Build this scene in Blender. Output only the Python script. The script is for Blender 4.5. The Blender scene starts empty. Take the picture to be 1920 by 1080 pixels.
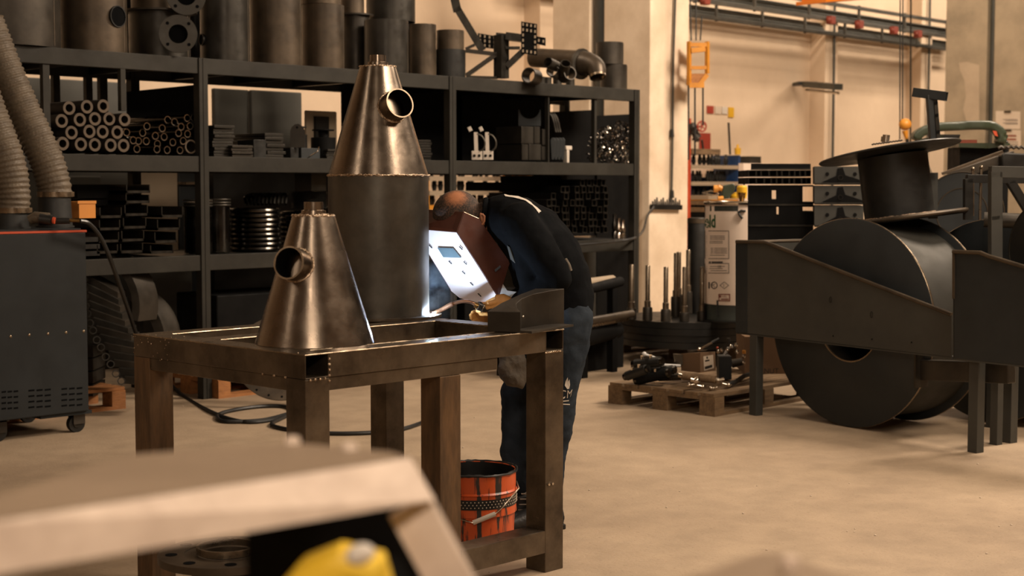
import bpy, bmesh, math, random
from mathutils import Vector, Matrix, noise
random.seed(7)
PI = math.pi
SC = bpy.context.scene
COL = SC.collection
V = Vector
# ------------------------------------------------------------------ camera
FPX = 2833.0
YAW = math.radians(44.0)
HC = 1.45
PITCH = math.atan(190 / FPX)
FW = V((math.cos(YAW), math.sin(YAW), 0)); RT = V((math.sin(YAW), -math.cos(YAW), 0)); UPZ = V((0, 0, 1))
FF = FW * math.cos(PITCH) - UPZ * math.sin(PITCH)
UU = UPZ * math.cos(PITCH) + FW * math.sin(PITCH)
EYE = V((0, 0, HC))
cam_d = bpy.data.cameras.new('camera'); cam = bpy.data.objects.new('camera', cam_d); COL.objects.link(cam)
cam.location = EYE
cam.rotation_euler = (PI / 2 - PITCH, 0, YAW - PI / 2)
cam_d.sensor_width = 36; cam_d.lens = FPX * 36 / 1920
cam_d.clip_start = 0.05; cam_d.clip_end = 200
cam_d.dof.use_dof = True; cam_d.dof.focus_distance = 6.3; cam_d.dof.aperture_fstop = 3.7
SC.camera = cam
# ------------------------------------------------------------------ colour management, world, hall lamps
SC.view_settings.view_transform = 'Standard'; SC.view_settings.look = 'None'
SC.view_settings.gamma = 1; SC.view_settings.exposure = 0.93; SC.view_settings.use_curve_mapping = False
wd = bpy.data.worlds.new('world'); SC.world = wd; wd.use_nodes = True
wd.node_tree.nodes['Background'].inputs[0].default_value = (1.0, 0.83, 0.62, 1)
wd.node_tree.nodes['Background'].inputs[1].default_value = 0.012

def area(name, loc, target, sx, sy, power, color):
    l = bpy.data.lights.new(name, 'AREA'); l.shape = 'RECTANGLE'; l.size = sx; l.size_y = sy
    l.energy = power; l.color = color
    o = bpy.data.objects.new(name, l); COL.objects.link(o); o.location = loc
    o.rotation_euler = (V(target) - V(loc)).to_track_quat('-Z', 'Y').to_euler()
    return o
WARM = (1.0, 0.80, 0.615)
# rows of hall lamps high above the aisles
area('hall_lamp_front', (6.2, 0.2, 5.6), (5.8, 0.8, 0), 5.0, 1.2, 280, WARM)
area('hall_lamp_right', (11.4, 2.8, 6.6), (11.4, 9.7, 2.0), 3.0, 1.5, 560, WARM)
area('hall_lamp_wall_bay', (17.0, 9.9, 7.0), (17.0, 13.4, 1.9), 6.0, 0.8, 190, WARM)
area('hall_lamp_behind_shelves', (6.8, 9.4, 6.4), (10.9, 10.4, 2.8), 1.2, 1.2, 60, WARM)
area('hall_lamp_wall_bay_far', (24.0, 9.3, 7.0), (24.0, 13.6, 1.9), 7.0, 0.8, 330, WARM)
# lamp rows behind and beside the photographer, mirrored in the brushed cones
area('hall_lamp_behind', (-4.2, -2.6, 7.4), (3.4, 4.0, 1.0), 0.4, 3.5, 75, WARM)
area('hall_lamp_left', (-5.6, 5.6, 7.0), (3.4, 4.4, 1.0), 0.3, 3.5, 38, WARM)
area('bench_fill_lamp', (-0.9, -0.9, 3.4), (0.8, 0.7, 1.16), 0.5, 0.3, 44, WARM)  # added fill lamp by the camera, brightens the foreground bench face

# ------------------------------------------------------------------ pixel helpers (photo 1920x1080) -> points in the hall
def ray(x, y): return FF * FPX + RT * (x - 960) - UU * (y - 540)
def atz(x, y, z): r = ray(x, y); return EYE + r * ((z - HC) / r.z)
def aty(x, y, Y): r = ray(x, y); return EYE + r * (Y / r.y)
def atx(x, y, X): r = ray(x, y); return EYE + r * (X / r.x)
def atd(x, y, d): r = ray(x, y); return EYE + r * (d / r.dot(FW))
def dep(p): return (V(p) - EYE).dot(FW)
def zat(y, d): return HC - (y - 350) * d / FPX

# ------------------------------------------------------------------ materials
MATS = {}
COOL = ('plate_dark', 'plate_blue', 'cart_paint', 'black_steel', 'drum_steel')
KEEP = dict(green_paint=.3, black_edge=.28, repair_patch=1.0, fabric_navy=1.0, plate_dark=.75, plate_blue=.55, cart_paint=.24, drum_steel=.66, table_steel=.58, rust_leg=.5, mill_steel=.4, tray=1.0, wall_paint=1.0, ceiling_paint=0.8, shelf_steel=.30, mill_steel_grey=.36, mill_steel_brown=.45, front_steel=1.0, front_top=1.0, paper=.75, white_plastic=.8, white_card=1.25, print_green=1.0, chrome=.85, edge_bright=.8, weld_bead=.9, cone_steel=.5, wood=.62, wood_orange=.7, amber_paint=.65, yellow=.75, orange_card=.8, red_orange=.6, crane_orange=.8, leather_tan=.75, leather_white=.8, tan_panel=.7, cloth_yellow=.9, arc_glare_pale=1.1, skin=.75, thread_steel=.7, hose_grey=.42, black_steel=.2, black_rubber=.4)
def mk(name, c1, c2=None, rough=0.5, metal=0.0, scale=6.0, bump=0.0, detail=6, rvar=0.1, stretch=(1, 1, 1), lo=0.35, hi=0.65, coat=0, spec=0.5, fine=0):
    m = bpy.data.materials.new(name); m.use_nodes = True; MATS[name] = m
    nt = m.node_tree; N = nt.nodes; L = nt.links
    b = N['Principled BSDF']; b.inputs['Metallic'].default_value = metal; b.inputs['Roughness'].default_value = rough
    b.inputs['Specular IOR Level'].default_value = spec
    if coat: b.inputs['Coat Weight'].default_value = coat
    if c2 is None: c2 = tuple(x * 0.75 for x in c1)
    k = KEEP.get(name, 0.45)
    if name not in KEEP or name in COOL: c1 = (c1[0] * .92, c1[1], c1[2] * 1.1); c2 = (c2[0] * .92, c2[1], c2[2] * 1.1)
    c1 = tuple(x * k for x in c1); c2 = tuple(x * k for x in c2)
    tc = N.new('ShaderNodeTexCoord'); mp = N.new('ShaderNodeMapping'); mp.inputs['Scale'].default_value = stretch
    L.new(tc.outputs['Object'], mp.inputs['Vector'])
    n = N.new('ShaderNodeTexNoise'); n.inputs['Scale'].default_value = scale; n.inputs['Detail'].default_value = detail
    n.inputs['Roughness'].default_value = 0.65
    L.new(mp.outputs[0], n.inputs['Vector'])
    r = N.new('ShaderNodeValToRGB'); r.color_ramp.elements[0].position = lo; r.color_ramp.elements[1].position = hi
    r.color_ramp.elements[0].color = (*c2, 1); r.color_ramp.elements[1].color = (*c1, 1)
    L.new(n.outputs['Fac'], r.inputs[0]); L.new(r.outputs[0], b.inputs['Base Color'])
    if rvar:
        mr = N.new('ShaderNodeMapRange'); mr.inputs['To Min'].default_value = max(0.02, rough - rvar); mr.inputs['To Max'].default_value = min(1, rough + rvar)
        mr.inputs['From Min'].default_value = 0.3; mr.inputs['From Max'].default_value = 0.7
        n2 = N.new('ShaderNodeTexNoise'); n2.inputs['Scale'].default_value = scale * 2.3; n2.inputs['Detail'].default_value = 4
        L.new(mp.outputs[0], n2.inputs['Vector']); L.new(n2.outputs['Fac'], mr.inputs['Value']); L.new(mr.outputs[0], b.inputs['Roughness'])
    if bump:
        bp = N.new('ShaderNodeBump'); bp.inputs['Strength'].default_value = bump; bp.inputs['Distance'].default_value = 0.01
        n3 = N.new('ShaderNodeTexNoise'); n3.inputs['Scale'].default_value = scale * (fine or 5); n3.inputs['Detail'].default_value = 5
        L.new(mp.outputs[0], n3.inputs['Vector']); L.new(n3.outputs['Fac'], bp.inputs['Height']); L.new(bp.outputs[0], b.inputs['Normal'])
    return m
def emit(name, c, s):
    m = bpy.data.materials.new(name); m.use_nodes = True; b = m.node_tree.nodes['Principled BSDF']
    b.inputs['Base Color'].default_value = (*c, 1); b.inputs['Emission Color'].default_value = (*c, 1); b.inputs['Emission Strength'].default_value = s
    MATS[name] = m; return m

mk('shelf_steel', (0.098, 0.092, 0.075), (0.062, 0.058, 0.048), 0.6, 0.1, 3, 0.1, spec=0.25)
mk('dark_steel', (0.06, 0.055, 0.046), (0.035, 0.032, 0.028), 0.45, 0.5, 4, 0.1)
mk('mill_steel', (0.15, 0.128, 0.10), (0.07, 0.06, 0.048), 0.45, 0.6, 3, 0.08)
mk('mill_steel_brown', (0.22, 0.165, 0.11), (0.10, 0.078, 0.056), 0.45, 0.6, 3, 0.08)
mk('mill_steel_grey', (0.13, 0.12, 0.10), (0.08, 0.073, 0.062), 0.4, 0.6, 4, 0.06)
mk('table_steel', (0.25, 0.195, 0.138), (0.10, 0.075, 0.052), 0.34, 0.75, 5, 0.10)
mk('rust_leg', (0.34, 0.20, 0.10), (0.15, 0.095, 0.055), 0.5, 0.55, 6, 0.1, stretch=(3, 3, 0.6))
mk('cone_steel', (0.50, 0.41, 0.32), (0.33, 0.26, 0.20), 0.26, 1.0, 5, 0.05, rvar=0.05)
mk('tray_steel', (0.20, 0.17, 0.125), (0.13, 0.11, 0.085), 0.5, 0.3, 3)
mk('void_black', (0.01, 0.01, 0.01), None, 0.9, 0, 3, spec=0.05)  # flat black in place of the shade inside bores and holes
mk('dull_red', (0.5, 0.07, 0.03), None, 0.6, 0, 3)
mk('drum_steel', (0.20, 0.168, 0.128), (0.115, 0.097, 0.075), 0.42, 0.8, 4, 0.05, rvar=0.08)
mk('weld_bead', (0.75, 0.6, 0.45), (0.4, 0.28, 0.18), 0.3, 1.0, 40, 0.8)
mk('chrome', (0.75, 0.68, 0.58), (0.6, 0.53, 0.45), 0.16, 1.0, 4)
mk('thread_steel', (0.42, 0.34, 0.25), (0.25, 0.2, 0.15), 0.35, 0.9, 10)
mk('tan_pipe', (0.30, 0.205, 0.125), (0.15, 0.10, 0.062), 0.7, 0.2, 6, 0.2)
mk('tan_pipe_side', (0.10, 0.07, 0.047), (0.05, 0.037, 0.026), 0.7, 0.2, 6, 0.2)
mk('shiny_tube', (0.22, 0.19, 0.15), (0.12, 0.10, 0.085), 0.25, 1.0, 4)
mk('tube_bore', (0.7, 0.62, 0.5), (0.5, 0.43, 0.34), 0.2, 1.0, 4)
mk('black_steel', (0.028, 0.026, 0.023), (0.016, 0.015, 0.014), 0.7, 0.0, 5, spec=0.1)
mk('black_edge', (0.13, 0.115, 0.09), (0.06, 0.053, 0.043), 0.4, 0.6, 8)
mk('plate_dark', (0.085, 0.078, 0.062), (0.062, 0.057, 0.046), 0.6, 0.3, 2.5, 0.04)
mk('plate_blue', (0.060, 0.064, 0.062), (0.046, 0.049, 0.048), 0.5, 0.4, 2.5, 0.04)
mk('reel_dark', (0.10, 0.09, 0.07), (0.07, 0.063, 0.05), 0.6, 0.15, 3, spec=0.3)
mk('repair_patch', (0.40, 0.32, 0.225), (0.34, 0.27, 0.19), 0.8, 0, 3)
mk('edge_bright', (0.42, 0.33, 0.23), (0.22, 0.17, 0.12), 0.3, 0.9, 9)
mk('wood', (0.30, 0.19, 0.095), (0.16, 0.10, 0.052), 0.75, 0, 5, 0.3, stretch=(1, 6, 6))
mk('wood_orange', (0.55, 0.23, 0.07), (0.32, 0.13, 0.04), 0.75, 0, 5, 0.3, stretch=(1, 6, 6))
mk('cardboard', (0.36, 0.19, 0.085), (0.30, 0.155, 0.07), 0.8, 0, 3, 0.05)
mk('orange_card', (0.75, 0.30, 0.055), (0.66, 0.26, 0.05), 0.7, 0, 3)
mk('paper', (0.72, 0.60, 0.47), (0.64, 0.53, 0.41), 0.7, 0, 3)
mk('wall_paint', (0.66, 0.52, 0.375), (0.58, 0.45, 0.32), 0.8, 0, 0.8, 0.1, fine=40)
mk('ceiling_paint', (0.30, 0.26, 0.2), None, 0.8, 0, 1)
mk('grey_panel', (0.20, 0.18, 0.14), (0.155, 0.14, 0.11), 0.6, 0.1, 1.5)
mk('tan_panel', (0.42, 0.33, 0.23), (0.36, 0.28, 0.19), 0.7, 0, 1.5)
mk('pipe_paint', (0.12, 0.115, 0.09), (0.08, 0.077, 0.06), 0.5, 0, 2)
mk('cart_paint', (0.058, 0.066, 0.066), (0.04, 0.046, 0.047), 0.55, 0.0, 2.2, 0.05, detail=9, spec=0.3)
mk('red_orange', (0.75, 0.10, 0.03), (0.6, 0.08, 0.025), 0.5, 0, 5)
mk('crane_orange', (0.85, 0.25, 0.02), (0.7, 0.19, 0.015), 0.5, 0, 3)
mk('amber_paint', (0.85, 0.36, 0.03), (0.65, 0.25, 0.02), 0.5, 0, 6)
mk('red_sign', (0.72, 0.08, 0.035), (0.66, 0.07, 0.03), 0.5, 0, 4)
mk('yellow', (0.85, 0.50, 0.03), (0.75, 0.42, 0.02), 0.4, 0, 4)
mk('blue_paint', (0.03, 0.10, 0.28), (0.02, 0.07, 0.2), 0.5, 0, 4)
mk('green_paint', (0.085, 0.12, 0.06), (0.06, 0.085, 0.042), 0.4, 0, 4)
mk('white_plastic', (0.78, 0.70, 0.6), None, 0.5, 0, 4)
mk('white_card', (0.66, 0.55, 0.46), (0.60, 0.49, 0.40), 0.55, 0, 2)
mk('print_green', (0.02, 0.10, 0.035), None, 0.6, 0, 4)
mk('print_grey', (0.22, 0.18, 0.15), None, 0.6, 0, 4)
mk('print_red', (0.55, 0.10, 0.04), None, 0.6, 0, 4)
mk('band_grey', (0.075, 0.085, 0.065), None, 0.5, 0, 4)
mk('black_rubber', (0.018, 0.019, 0.018), (0.012, 0.012, 0.012), 0.45, 0, 5)
mk('hose_grey', (0.29, 0.225, 0.15), (0.19, 0.145, 0.098), 0.55, 0.1, 14, 0.4)
mk('collar_dark', (0.05, 0.05, 0.045), (0.035, 0.035, 0.032), 0.5, 0.1, 6)
mk('fabric_black', (0.014, 0.0145, 0.015), (0.009, 0.009, 0.0095), 0.95, 0, 5, 0.35, spec=0.04, fine=3)
mk('fabric_navy', (0.028, 0.036, 0.046), (0.016, 0.021, 0.028), 0.95, 0, 7, 0.5, spec=0.06, fine=3)
mk('fabric_rag', (0.32, 0.245, 0.17), (0.2, 0.15, 0.105), 0.9, 0, 9, 0.5)
mk('leather_tan', (0.66, 0.34, 0.10), (0.5, 0.24, 0.065), 0.6, 0, 14, 0.3)
mk('leather_white', (0.6, 0.6, 0.58), None, 0.6, 0, 14, 0.3)
mk('skin', (0.50, 0.215, 0.11), (0.42, 0.17, 0.085), 0.5, 0, 8)
mk('helmet_red', (0.21, 0.055, 0.03), (0.16, 0.042, 0.024), 0.45, 0, 6, 0.05)
mk('arc_glare_pale', (0.72, 0.66, 0.66), (0.66, 0.60, 0.60), 0.45, 0, 6)  # pale colour puts the arc's glare into the red helmet front
mk('lens_glass', (0.30, 0.40, 0.42), None, 0.2, 0, 4)
mk('boot_leather', (0.03, 0.028, 0.026), None, 0.5, 0, 8, 0.3)
mk('copper', (0.65, 0.33, 0.18), (0.5, 0.24, 0.13), 0.3, 0.9, 8)
mk('brass', (0.75, 0.42, 0.14), None, 0.3, 1.0, 8)
mk('front_steel', (0.74, 0.61, 0.50), (0.52, 0.41, 0.33), 0.5, 0.2, 7, 0.1)
mk('front_top', (0.36, 0.27, 0.19), (0.28, 0.21, 0.15), 0.5, 0.3, 3)
mk('cloth_yellow', (0.9, 0.62, 0.05), (0.8, 0.5, 0.03), 0.5, 0, 4)
emit('arc_glow', (0.75, 0.85, 1.0), 260)

def special_mats():
    # concrete floor: broad stains plus fine speckle
    m = bpy.data.materials.new('floor_concrete'); m.use_nodes = True; MATS['floor_concrete'] = m
    nt = m.node_tree; N = nt.nodes; L = nt.links; b = N['Principled BSDF']
    tc = N.new('ShaderNodeTexCoord')
    def nz(s, d, st=(1, 1, 1)):
        mp = N.new('ShaderNodeMapping'); mp.inputs['Scale'].default_value = st; L.new(tc.outputs['Object'], mp.inputs[0])
        n = N.new('ShaderNodeTexNoise'); n.inputs['Scale'].default_value = s; n.inputs['Detail'].default_value = d; n.inputs['Roughness'].default_value = 0.62
        L.new(mp.outputs[0], n.inputs['Vector']); return n
    def ramp(n, a, ca, bb, cb):
        r = N.new('ShaderNodeValToRGB'); e = r.color_ramp.elements; e[0].position = a; e[0].color = (*ca, 1); e[1].position = bb; e[1].color = (*cb, 1)
        L.new(n.outputs['Fac'], r.inputs[0]); return r
    r1 = ramp(nz(0.6, 8), 0.34, (0.29, 0.217, 0.147), 0.66, (0.40, 0.308, 0.212))
    r2 = ramp(nz(4.5, 10), 0.36, (0.87, 0.86, 0.85), 0.62, (1.05, 1.04, 1.03))
    r3 = ramp(nz(60, 3), 0.28, (0.6, 0.58, 0.55), 0.40, (1, 1, 1))
    mx = N.new('ShaderNodeMixRGB'); mx.blend_type = 'MULTIPLY'; mx.inputs[0].default_value = 1; L.new(r1.outputs[0], mx.inputs[1]); L.new(r2.outputs[0], mx.inputs[2])
    mx2 = N.new('ShaderNodeMixRGB'); mx2.blend_type = 'MULTIPLY'; mx2.inputs[0].default_value = 0.7; L.new(mx.outputs[0], mx2.inputs[1]); L.new(r3.outputs[0], mx2.inputs[2])
    L.new(mx2.outputs[0], b.inputs['Base Color']); b.inputs['Roughness'].default_value = 0.62
    bp = N.new('ShaderNodeBump'); bp.inputs['Strength'].default_value = 0.25; bp.inputs['Distance'].default_value = 0.01
    L.new(nz(60, 5).outputs['Fac'], bp.inputs['Height']); L.new(bp.outputs[0], b.inputs['Normal'])
    # column concrete: mottled with a pale patch, dark pock marks
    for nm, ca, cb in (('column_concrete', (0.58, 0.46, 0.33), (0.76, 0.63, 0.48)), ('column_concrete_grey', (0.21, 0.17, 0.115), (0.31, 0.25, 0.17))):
        m = bpy.data.materials.new(nm); m.use_nodes = True; MATS[nm] = m
        nt = m.node_tree; N = nt.nodes; L = nt.links; b = N['Principled BSDF']; tc = N.new('ShaderNodeTexCoord')
        r1 = ramp(nz(1.6, 7), 0.36, ca, 0.62, cb)
        vo = N.new('ShaderNodeTexVoronoi'); vo.inputs['Scale'].default_value = 11; L.new(tc.outputs['Object'], vo.inputs['Vector'])
        rr = N.new('ShaderNodeValToRGB'); rr.color_ramp.elements[0].position = 0.03; rr.color_ramp.elements[0].color = (0.3, 0.28, 0.26, 1); rr.color_ramp.elements[1].position = 0.05; rr.color_ramp.elements[1].color = (1, 1, 1, 1)
        L.new(vo.outputs['Distance'], rr.inputs[0])
        mx = N.new('ShaderNodeMixRGB'); mx.blend_type = 'MULTIPLY'; mx.inputs[0].default_value = 0.8; L.new(r1.outputs[0], mx.inputs[1]); L.new(rr.outputs[0], mx.inputs[2])
        L.new(mx.outputs[0], b.inputs['Base Color']); b.inputs['Roughness'].default_value = 0.8
    # orange bucket with black paint runs
    m = bpy.data.materials.new('bucket_orange'); m.use_nodes = True; MATS['bucket_orange'] = m
    nt = m.node_tree; N = nt.nodes; L = nt.links; b = N['Principled BSDF']; tc = N.new('ShaderNodeTexCoord')
    r1 = ramp(nz(26, 5, (1, 1, 0.09)), 0.515, (0.50, 0.075, 0.014), 0.56, (0.022, 0.018, 0.016))
    L.new(r1.outputs[0], b.inputs['Base Color']); b.inputs['Roughness'].default_value = 0.4
    # worn hair over skin
    m = bpy.data.materials.new('hair_short'); m.use_nodes = True; MATS['hair_short'] = m
    nt = m.node_tree; N = nt.nodes; L = nt.links; b = N['Principled BSDF']; tc = N.new('ShaderNodeTexCoord')
    n = nz(150, 2)
    r1 = ramp(n, 0.40, (0.014, 0.009, 0.006), 0.72, (0.10, 0.05, 0.028)); L.new(r1.outputs[0], b.inputs['Base Color']); b.inputs['Roughness'].default_value = 0.8
    # welding smoke
    m = bpy.data.materials.new('smoke'); m.use_nodes = True; MATS['smoke'] = m
    nt = m.node_tree; N = nt.nodes; L = nt.links; N.remove(N['Principled BSDF'])
    vs = N.new('ShaderNodeVolumeScatter'); vs.inputs['Color'].default_value = (0.55, 0.75, 1, 1)
    tc = N.new('ShaderNodeTexCoord'); n = nz(9, 4)
    gr = N.new('ShaderNodeTexGradient'); gr.gradient_type = 'SPHERICAL'
    mp = N.new('ShaderNodeMapping'); mp.inputs['Location'].default_value = (0, 0, 0); mp.inputs['Scale'].default_value = (9.5, 9.5, 6.2)
    mp.inputs['Location'].default_value = (0, 0, -0.93)
    L.new(tc.outputs['Object'], mp.inputs[0]); L.new(mp.outputs[0], gr.inputs[0])
    mr = N.new('ShaderNodeMapRange'); mr.inputs['From Min'].default_value = 0.42; mr.inputs['From Max'].default_value = 0.75; mr.inputs['To Max'].default_value = 30; L.new(n.outputs['Fac'], mr.inputs['Value'])
    mu = N.new('ShaderNodeMath'); mu.operation = 'MULTIPLY'; L.new(mr.outputs[0], mu.inputs[0]); L.new(gr.outputs['Fac'], mu.inputs[1])
    L.new(mu.outputs[0], vs.inputs['Density']); L.new(vs.outputs[0], N['Material Output'].inputs['Volume'])
special_mats()

# ------------------------------------------------------------------ mesh helpers
class MB:
    def __init__(s): s.v = []; s.f = []; s.M = Matrix()
    def add(s, vs, fs):
        o = len(s.v); s.v += [s.M @ V(p) for p in vs]; s.f += [[i + o for i in f] for f in fs]; return s
    def box(s, x0, x1, y0, y1, z0, z1):
        return s.add([(x0, y0, z0), (x1, y0, z0), (x1, y1, z0), (x0, y1, z0), (x0, y0, z1), (x1, y0, z1), (x1, y1, z1), (x0, y1, z1)],
                     [(0, 3, 2, 1), (4, 5, 6, 7), (0, 1, 5, 4), (1, 2, 6, 5), (2, 3, 7, 6), (3, 0, 4, 7)])
    def frame(s, ax):
        ax = V(ax).normalized(); t = V((0, 0, 1)) if abs(ax.z) < 0.9 else V((1, 0, 0))
        a = ax.cross(t).normalized(); b = ax.cross(a).normalized(); return a, b
    def bar(s, p0, p1, w, h, up=(0, 0, 1), hollow=0):
        p0 = V(p0); p1 = V(p1); d = (p1 - p0).normalized(); up = V(up)
        if abs(d.dot(up)) > 0.98: up = V((0, 1, 0)) if abs(d.z) > 0.9 else V((0, 0, 1))
        a = d.cross(up).normalized() * (w / 2); b = a.cross(d).normalized() * (h / 2)
        if not hollow:
            q = [p0 - a - b, p0 + a - b, p0 + a + b, p0 - a + b, p1 - a - b, p1 + a - b, p1 + a + b, p1 - a + b]
            return s.add(q, [(0, 3, 2, 1), (4, 5, 6, 7), (0, 1, 5, 4), (1, 2, 6, 5), (2, 3, 7, 6), (3, 0, 4, 7)])
        ka = 1 - 2 * hollow / w; kb = 1 - 2 * hollow / h; q = []
        for p in (p0, p1):
            for k, l in ((1, 1), (ka, kb)):
                q += [p - a * k - b * l, p + a * k - b * l, p + a * k + b * l, p - a * k + b * l]
        f = []
        for i in range(4):
            j = (i + 1) % 4
            f += [(i, j, j + 8, i + 8), (j + 4, i + 4, i + 12, j + 12), (j, i, i + 4, j + 4), (i + 8, j + 8, j + 12, i + 12)]
        return s.add(q, f)
    def lathe(s, prof, p0, ax=(0, 0, 1), seg=32, closed=False, ang=(0, 2 * PI)):
        """prof: list of (r, h) along ax from p0"""
        p0 = V(p0); ax = V(ax).normalized(); a, b = s.frame(ax); vs = []; fs = []; n = len(prof)
        full = abs(ang[1] - ang[0] - 2 * PI) < 1e-6; cnt = seg if full else seg + 1
        for i in range(cnt):
            t = ang[0] + (ang[1] - ang[0]) * i / seg; c = math.cos(t); sn = math.sin(t)
            for r, h in prof: vs.append(p0 + ax * h + (a * c + b * sn) * r)
        for i in range(seg):
            j = (i + 1) % cnt if full else i + 1
            for k in range(n - 1 if not closed else n):
                l = (k + 1) % n
                fs.append((i * n + k, j * n + k, j * n + l, i * n + l))
        return s.add(vs, fs)
    def cyl(s, p0, p1, r0, r1=None, seg=24, cap=True):
        r1 = r0 if r1 is None else r1; p0 = V(p0); p1 = V(p1); L = (p1 - p0).length
        pr = [(r0, 0), (r1, L)]
        if cap: pr = [(0.0001, 0)] + pr + [(0.0001, L)]
        return s.lathe(pr, p0, p1 - p0, seg)
    def pipe(s, p0, p1, ro, ri, seg=24):
        p0 = V(p0); p1 = V(p1); L = (p1 - p0).length
        return s.lathe([(ro, 0), (ro, L), (ri, L), (ri, 0)], p0, p1 - p0, seg, closed=True)
    def sph(s, c, r, sc=(1, 1, 1), seg=20, rings=12, rot=None):
        vs = []; fs = []; c = V(c)
        for i in range(rings + 1):
            t = PI * i / rings
            for j in range(seg):
                u = 2 * PI * j / seg; p = V((math.sin(t) * math.cos(u) * sc[0] * r, math.sin(t) * math.sin(u) * sc[1] * r, math.cos(t) * sc[2] * r))
                if rot: p = rot @ p
                vs.append(c + p)
        for i in range(rings):
            for j in range(seg):
                k = (j + 1) % seg; fs.append((i * seg + j, (i + 1) * seg + j, (i + 1) * seg + k, i * seg + k))
        return s.add(vs, fs)
    def tube(s, pts, r, seg=10, cap=True, closed=False):
        pts = [V(p) for p in pts]; n = len(pts); rr = r if isinstance(r, (list, tuple)) else [r] * n
        vs = []; fs = []; prev = None
        for i, p in enumerate(pts):
            if closed: d = pts[(i + 1) % n] - pts[i - 1]
            else: d = pts[min(i + 1, n - 1)] - pts[max(i - 1, 0)]
            d.normalize()
            if prev is None: a, b = s.frame(d)
            else:
                a = prev - d * prev.dot(d); a.normalize(); b = d.cross(a)
            prev = a
            for j in range(seg):
                t = 2 * PI * j / seg; vs.append(p + (a * math.cos(t) + b * math.sin(t)) * rr[i])
        m = n if closed else n - 1
        for i in range(m):
            for j in range(seg):
                k = (j + 1) % seg; i2 = (i + 1) % n
                fs.append((i * seg + j, i * seg + k, i2 * seg + k, i2 * seg + j))
        if cap and not closed:
            fs.append(tuple(range(seg - 1, -1, -1))); fs.append(tuple((n - 1) * seg + j for j in range(seg)))
        return s.add(vs, fs)
    def loft(s, rings, seg=24):
        """rings: (center, vecA, vecB) ellipse sections"""
        vs = []; fs = []; n = len(rings)
        for c, a, b in rings:
            for j in range(seg):
                t = 2 * PI * j / seg; vs.append(V(c) + V(a) * math.cos(t) + V(b) * math.sin(t))
        for i in range(n - 1):
            for j in range(seg):
                k = (j + 1) % seg; fs.append((i * seg + j, i * seg + k, (i + 1) * seg + k, (i + 1) * seg + j))
        fs.append(tuple(range(seg - 1, -1, -1))); fs.append(tuple((n - 1) * seg + j for j in range(seg)))
        return s.add(vs, fs)
    def cap(s, p0, p1, r0, r1, seg=16):
        """tapered capsule"""
        s.cyl(p0, p1, r0, r1, seg); s.sph(p0, r0, seg=seg, rings=10); s.sph(p1, r1, seg=seg, rings=10); return s
    def prism(s, poly, d):
        """poly: list of 3D points (planar), extruded by vector d"""
        n = len(poly); d = V(d); vs = [V(p) for p in poly] + [V(p) + d for p in poly]
        fs = [tuple(range(n)), tuple(range(2 * n - 1, n - 1, -1))] + [(i, i + n, (i + 1) % n + n, (i + 1) % n) for i in range(n)]
        return s.add(vs, fs)
    def tri(s, poly, d, holes=()):
        return s.prism(poly, d)

INV = {}
def build(name, mb, mat, parent=None, local=False, smooth=35, bevel=0, mods=(), label=None, kind=None, extra=()):
    me = bpy.data.meshes.new(name); vs = mb.v
    org = V((0, 0, 0))
    if parent is not None and not local:
        inv = INV.get(parent.name)
        if inv is None: inv = parent.matrix_basis.inverted()
        vs = [inv @ v for v in vs]
    elif parent is None and not local:
        zs = min(v.z for v in vs); xs = [v.x for v in vs]; ys = [v.y for v in vs]
        org = V(((min(xs) + max(xs)) / 2, (min(ys) + max(ys)) / 2, zs)); vs = [v - org for v in vs]
    me.from_pydata([tuple(v) for v in vs], [], mb.f); me.validate(); me.update()
    bm = bmesh.new(); bm.from_mesh(me); bmesh.ops.remove_doubles(bm, verts=bm.verts, dist=0.00005)
    bmesh.ops.recalc_face_normals(bm, faces=bm.faces); bm.to_mesh(me); bm.free()
    me.materials.append(MATS[mat])
    for e in extra: me.materials.append(MATS[e])
    if smooth:
        me.shade_smooth(); me.set_sharp_from_angle(angle=math.radians(smooth))
    o = bpy.data.objects.new(name, me); COL.objects.link(o); o.location = org
    if parent is not None:
        o.parent = parent
        if parent.name in INV: INV[o.name] = INV[parent.name]      # parts carry no offset of their own
    else: INV[o.name] = Matrix.Translation(org).inverted()
    if bevel:
        m = o.modifiers.new('bevel', 'BEVEL'); m.width = bevel; m.segments = 2; m.limit_method = 'ANGLE'; m.angle_limit = math.radians(40)
    if label: o['label'] = label
    if kind: o['kind'] = kind
    return o
def tag(o, label, cat, group=None, kind=None):
    o['label'] = label; o['category'] = cat
    if group: o['group'] = group
    if kind: o['kind'] = kind
    return o
def thing(name, label, cat, loc=(0, 0, 0), rz=0, group=None):
    o = bpy.data.objects.new(name, None); COL.objects.link(o); o.location = loc; o.rotation_euler = (0, 0, rz); o.empty_display_size = 0.1
    tag(o, label, cat, group)
    INV[o.name] = (Matrix.Translation(V(loc)) @ Matrix.Rotation(rz, 4, 'Z')).inverted()
    return o
def dup(root, loc, rz=None, label=None, group=None, scale=None):
    r = root.copy(); COL.objects.link(r); r.location = loc
    if rz is not None: r.rotation_euler = (r.rotation_euler[0], r.rotation_euler[1], rz)
    if scale: r.scale = scale
    if label: r['label'] = label
    if group: r['group'] = group
    for ch in list(root.children):
        c = ch.copy(); COL.objects.link(c); c.parent = r
        for g in ch.children:
            d = g.copy(); COL.objects.link(d); d.parent = c
    return r
def struct(name, mb, mat, **k): return build(name, mb, mat, kind='structure', **k)
def single(name, mb, mat, label, cat, group=None, **k):
    return tag(build(name, mb, mat, **k), label, cat, group)
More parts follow.
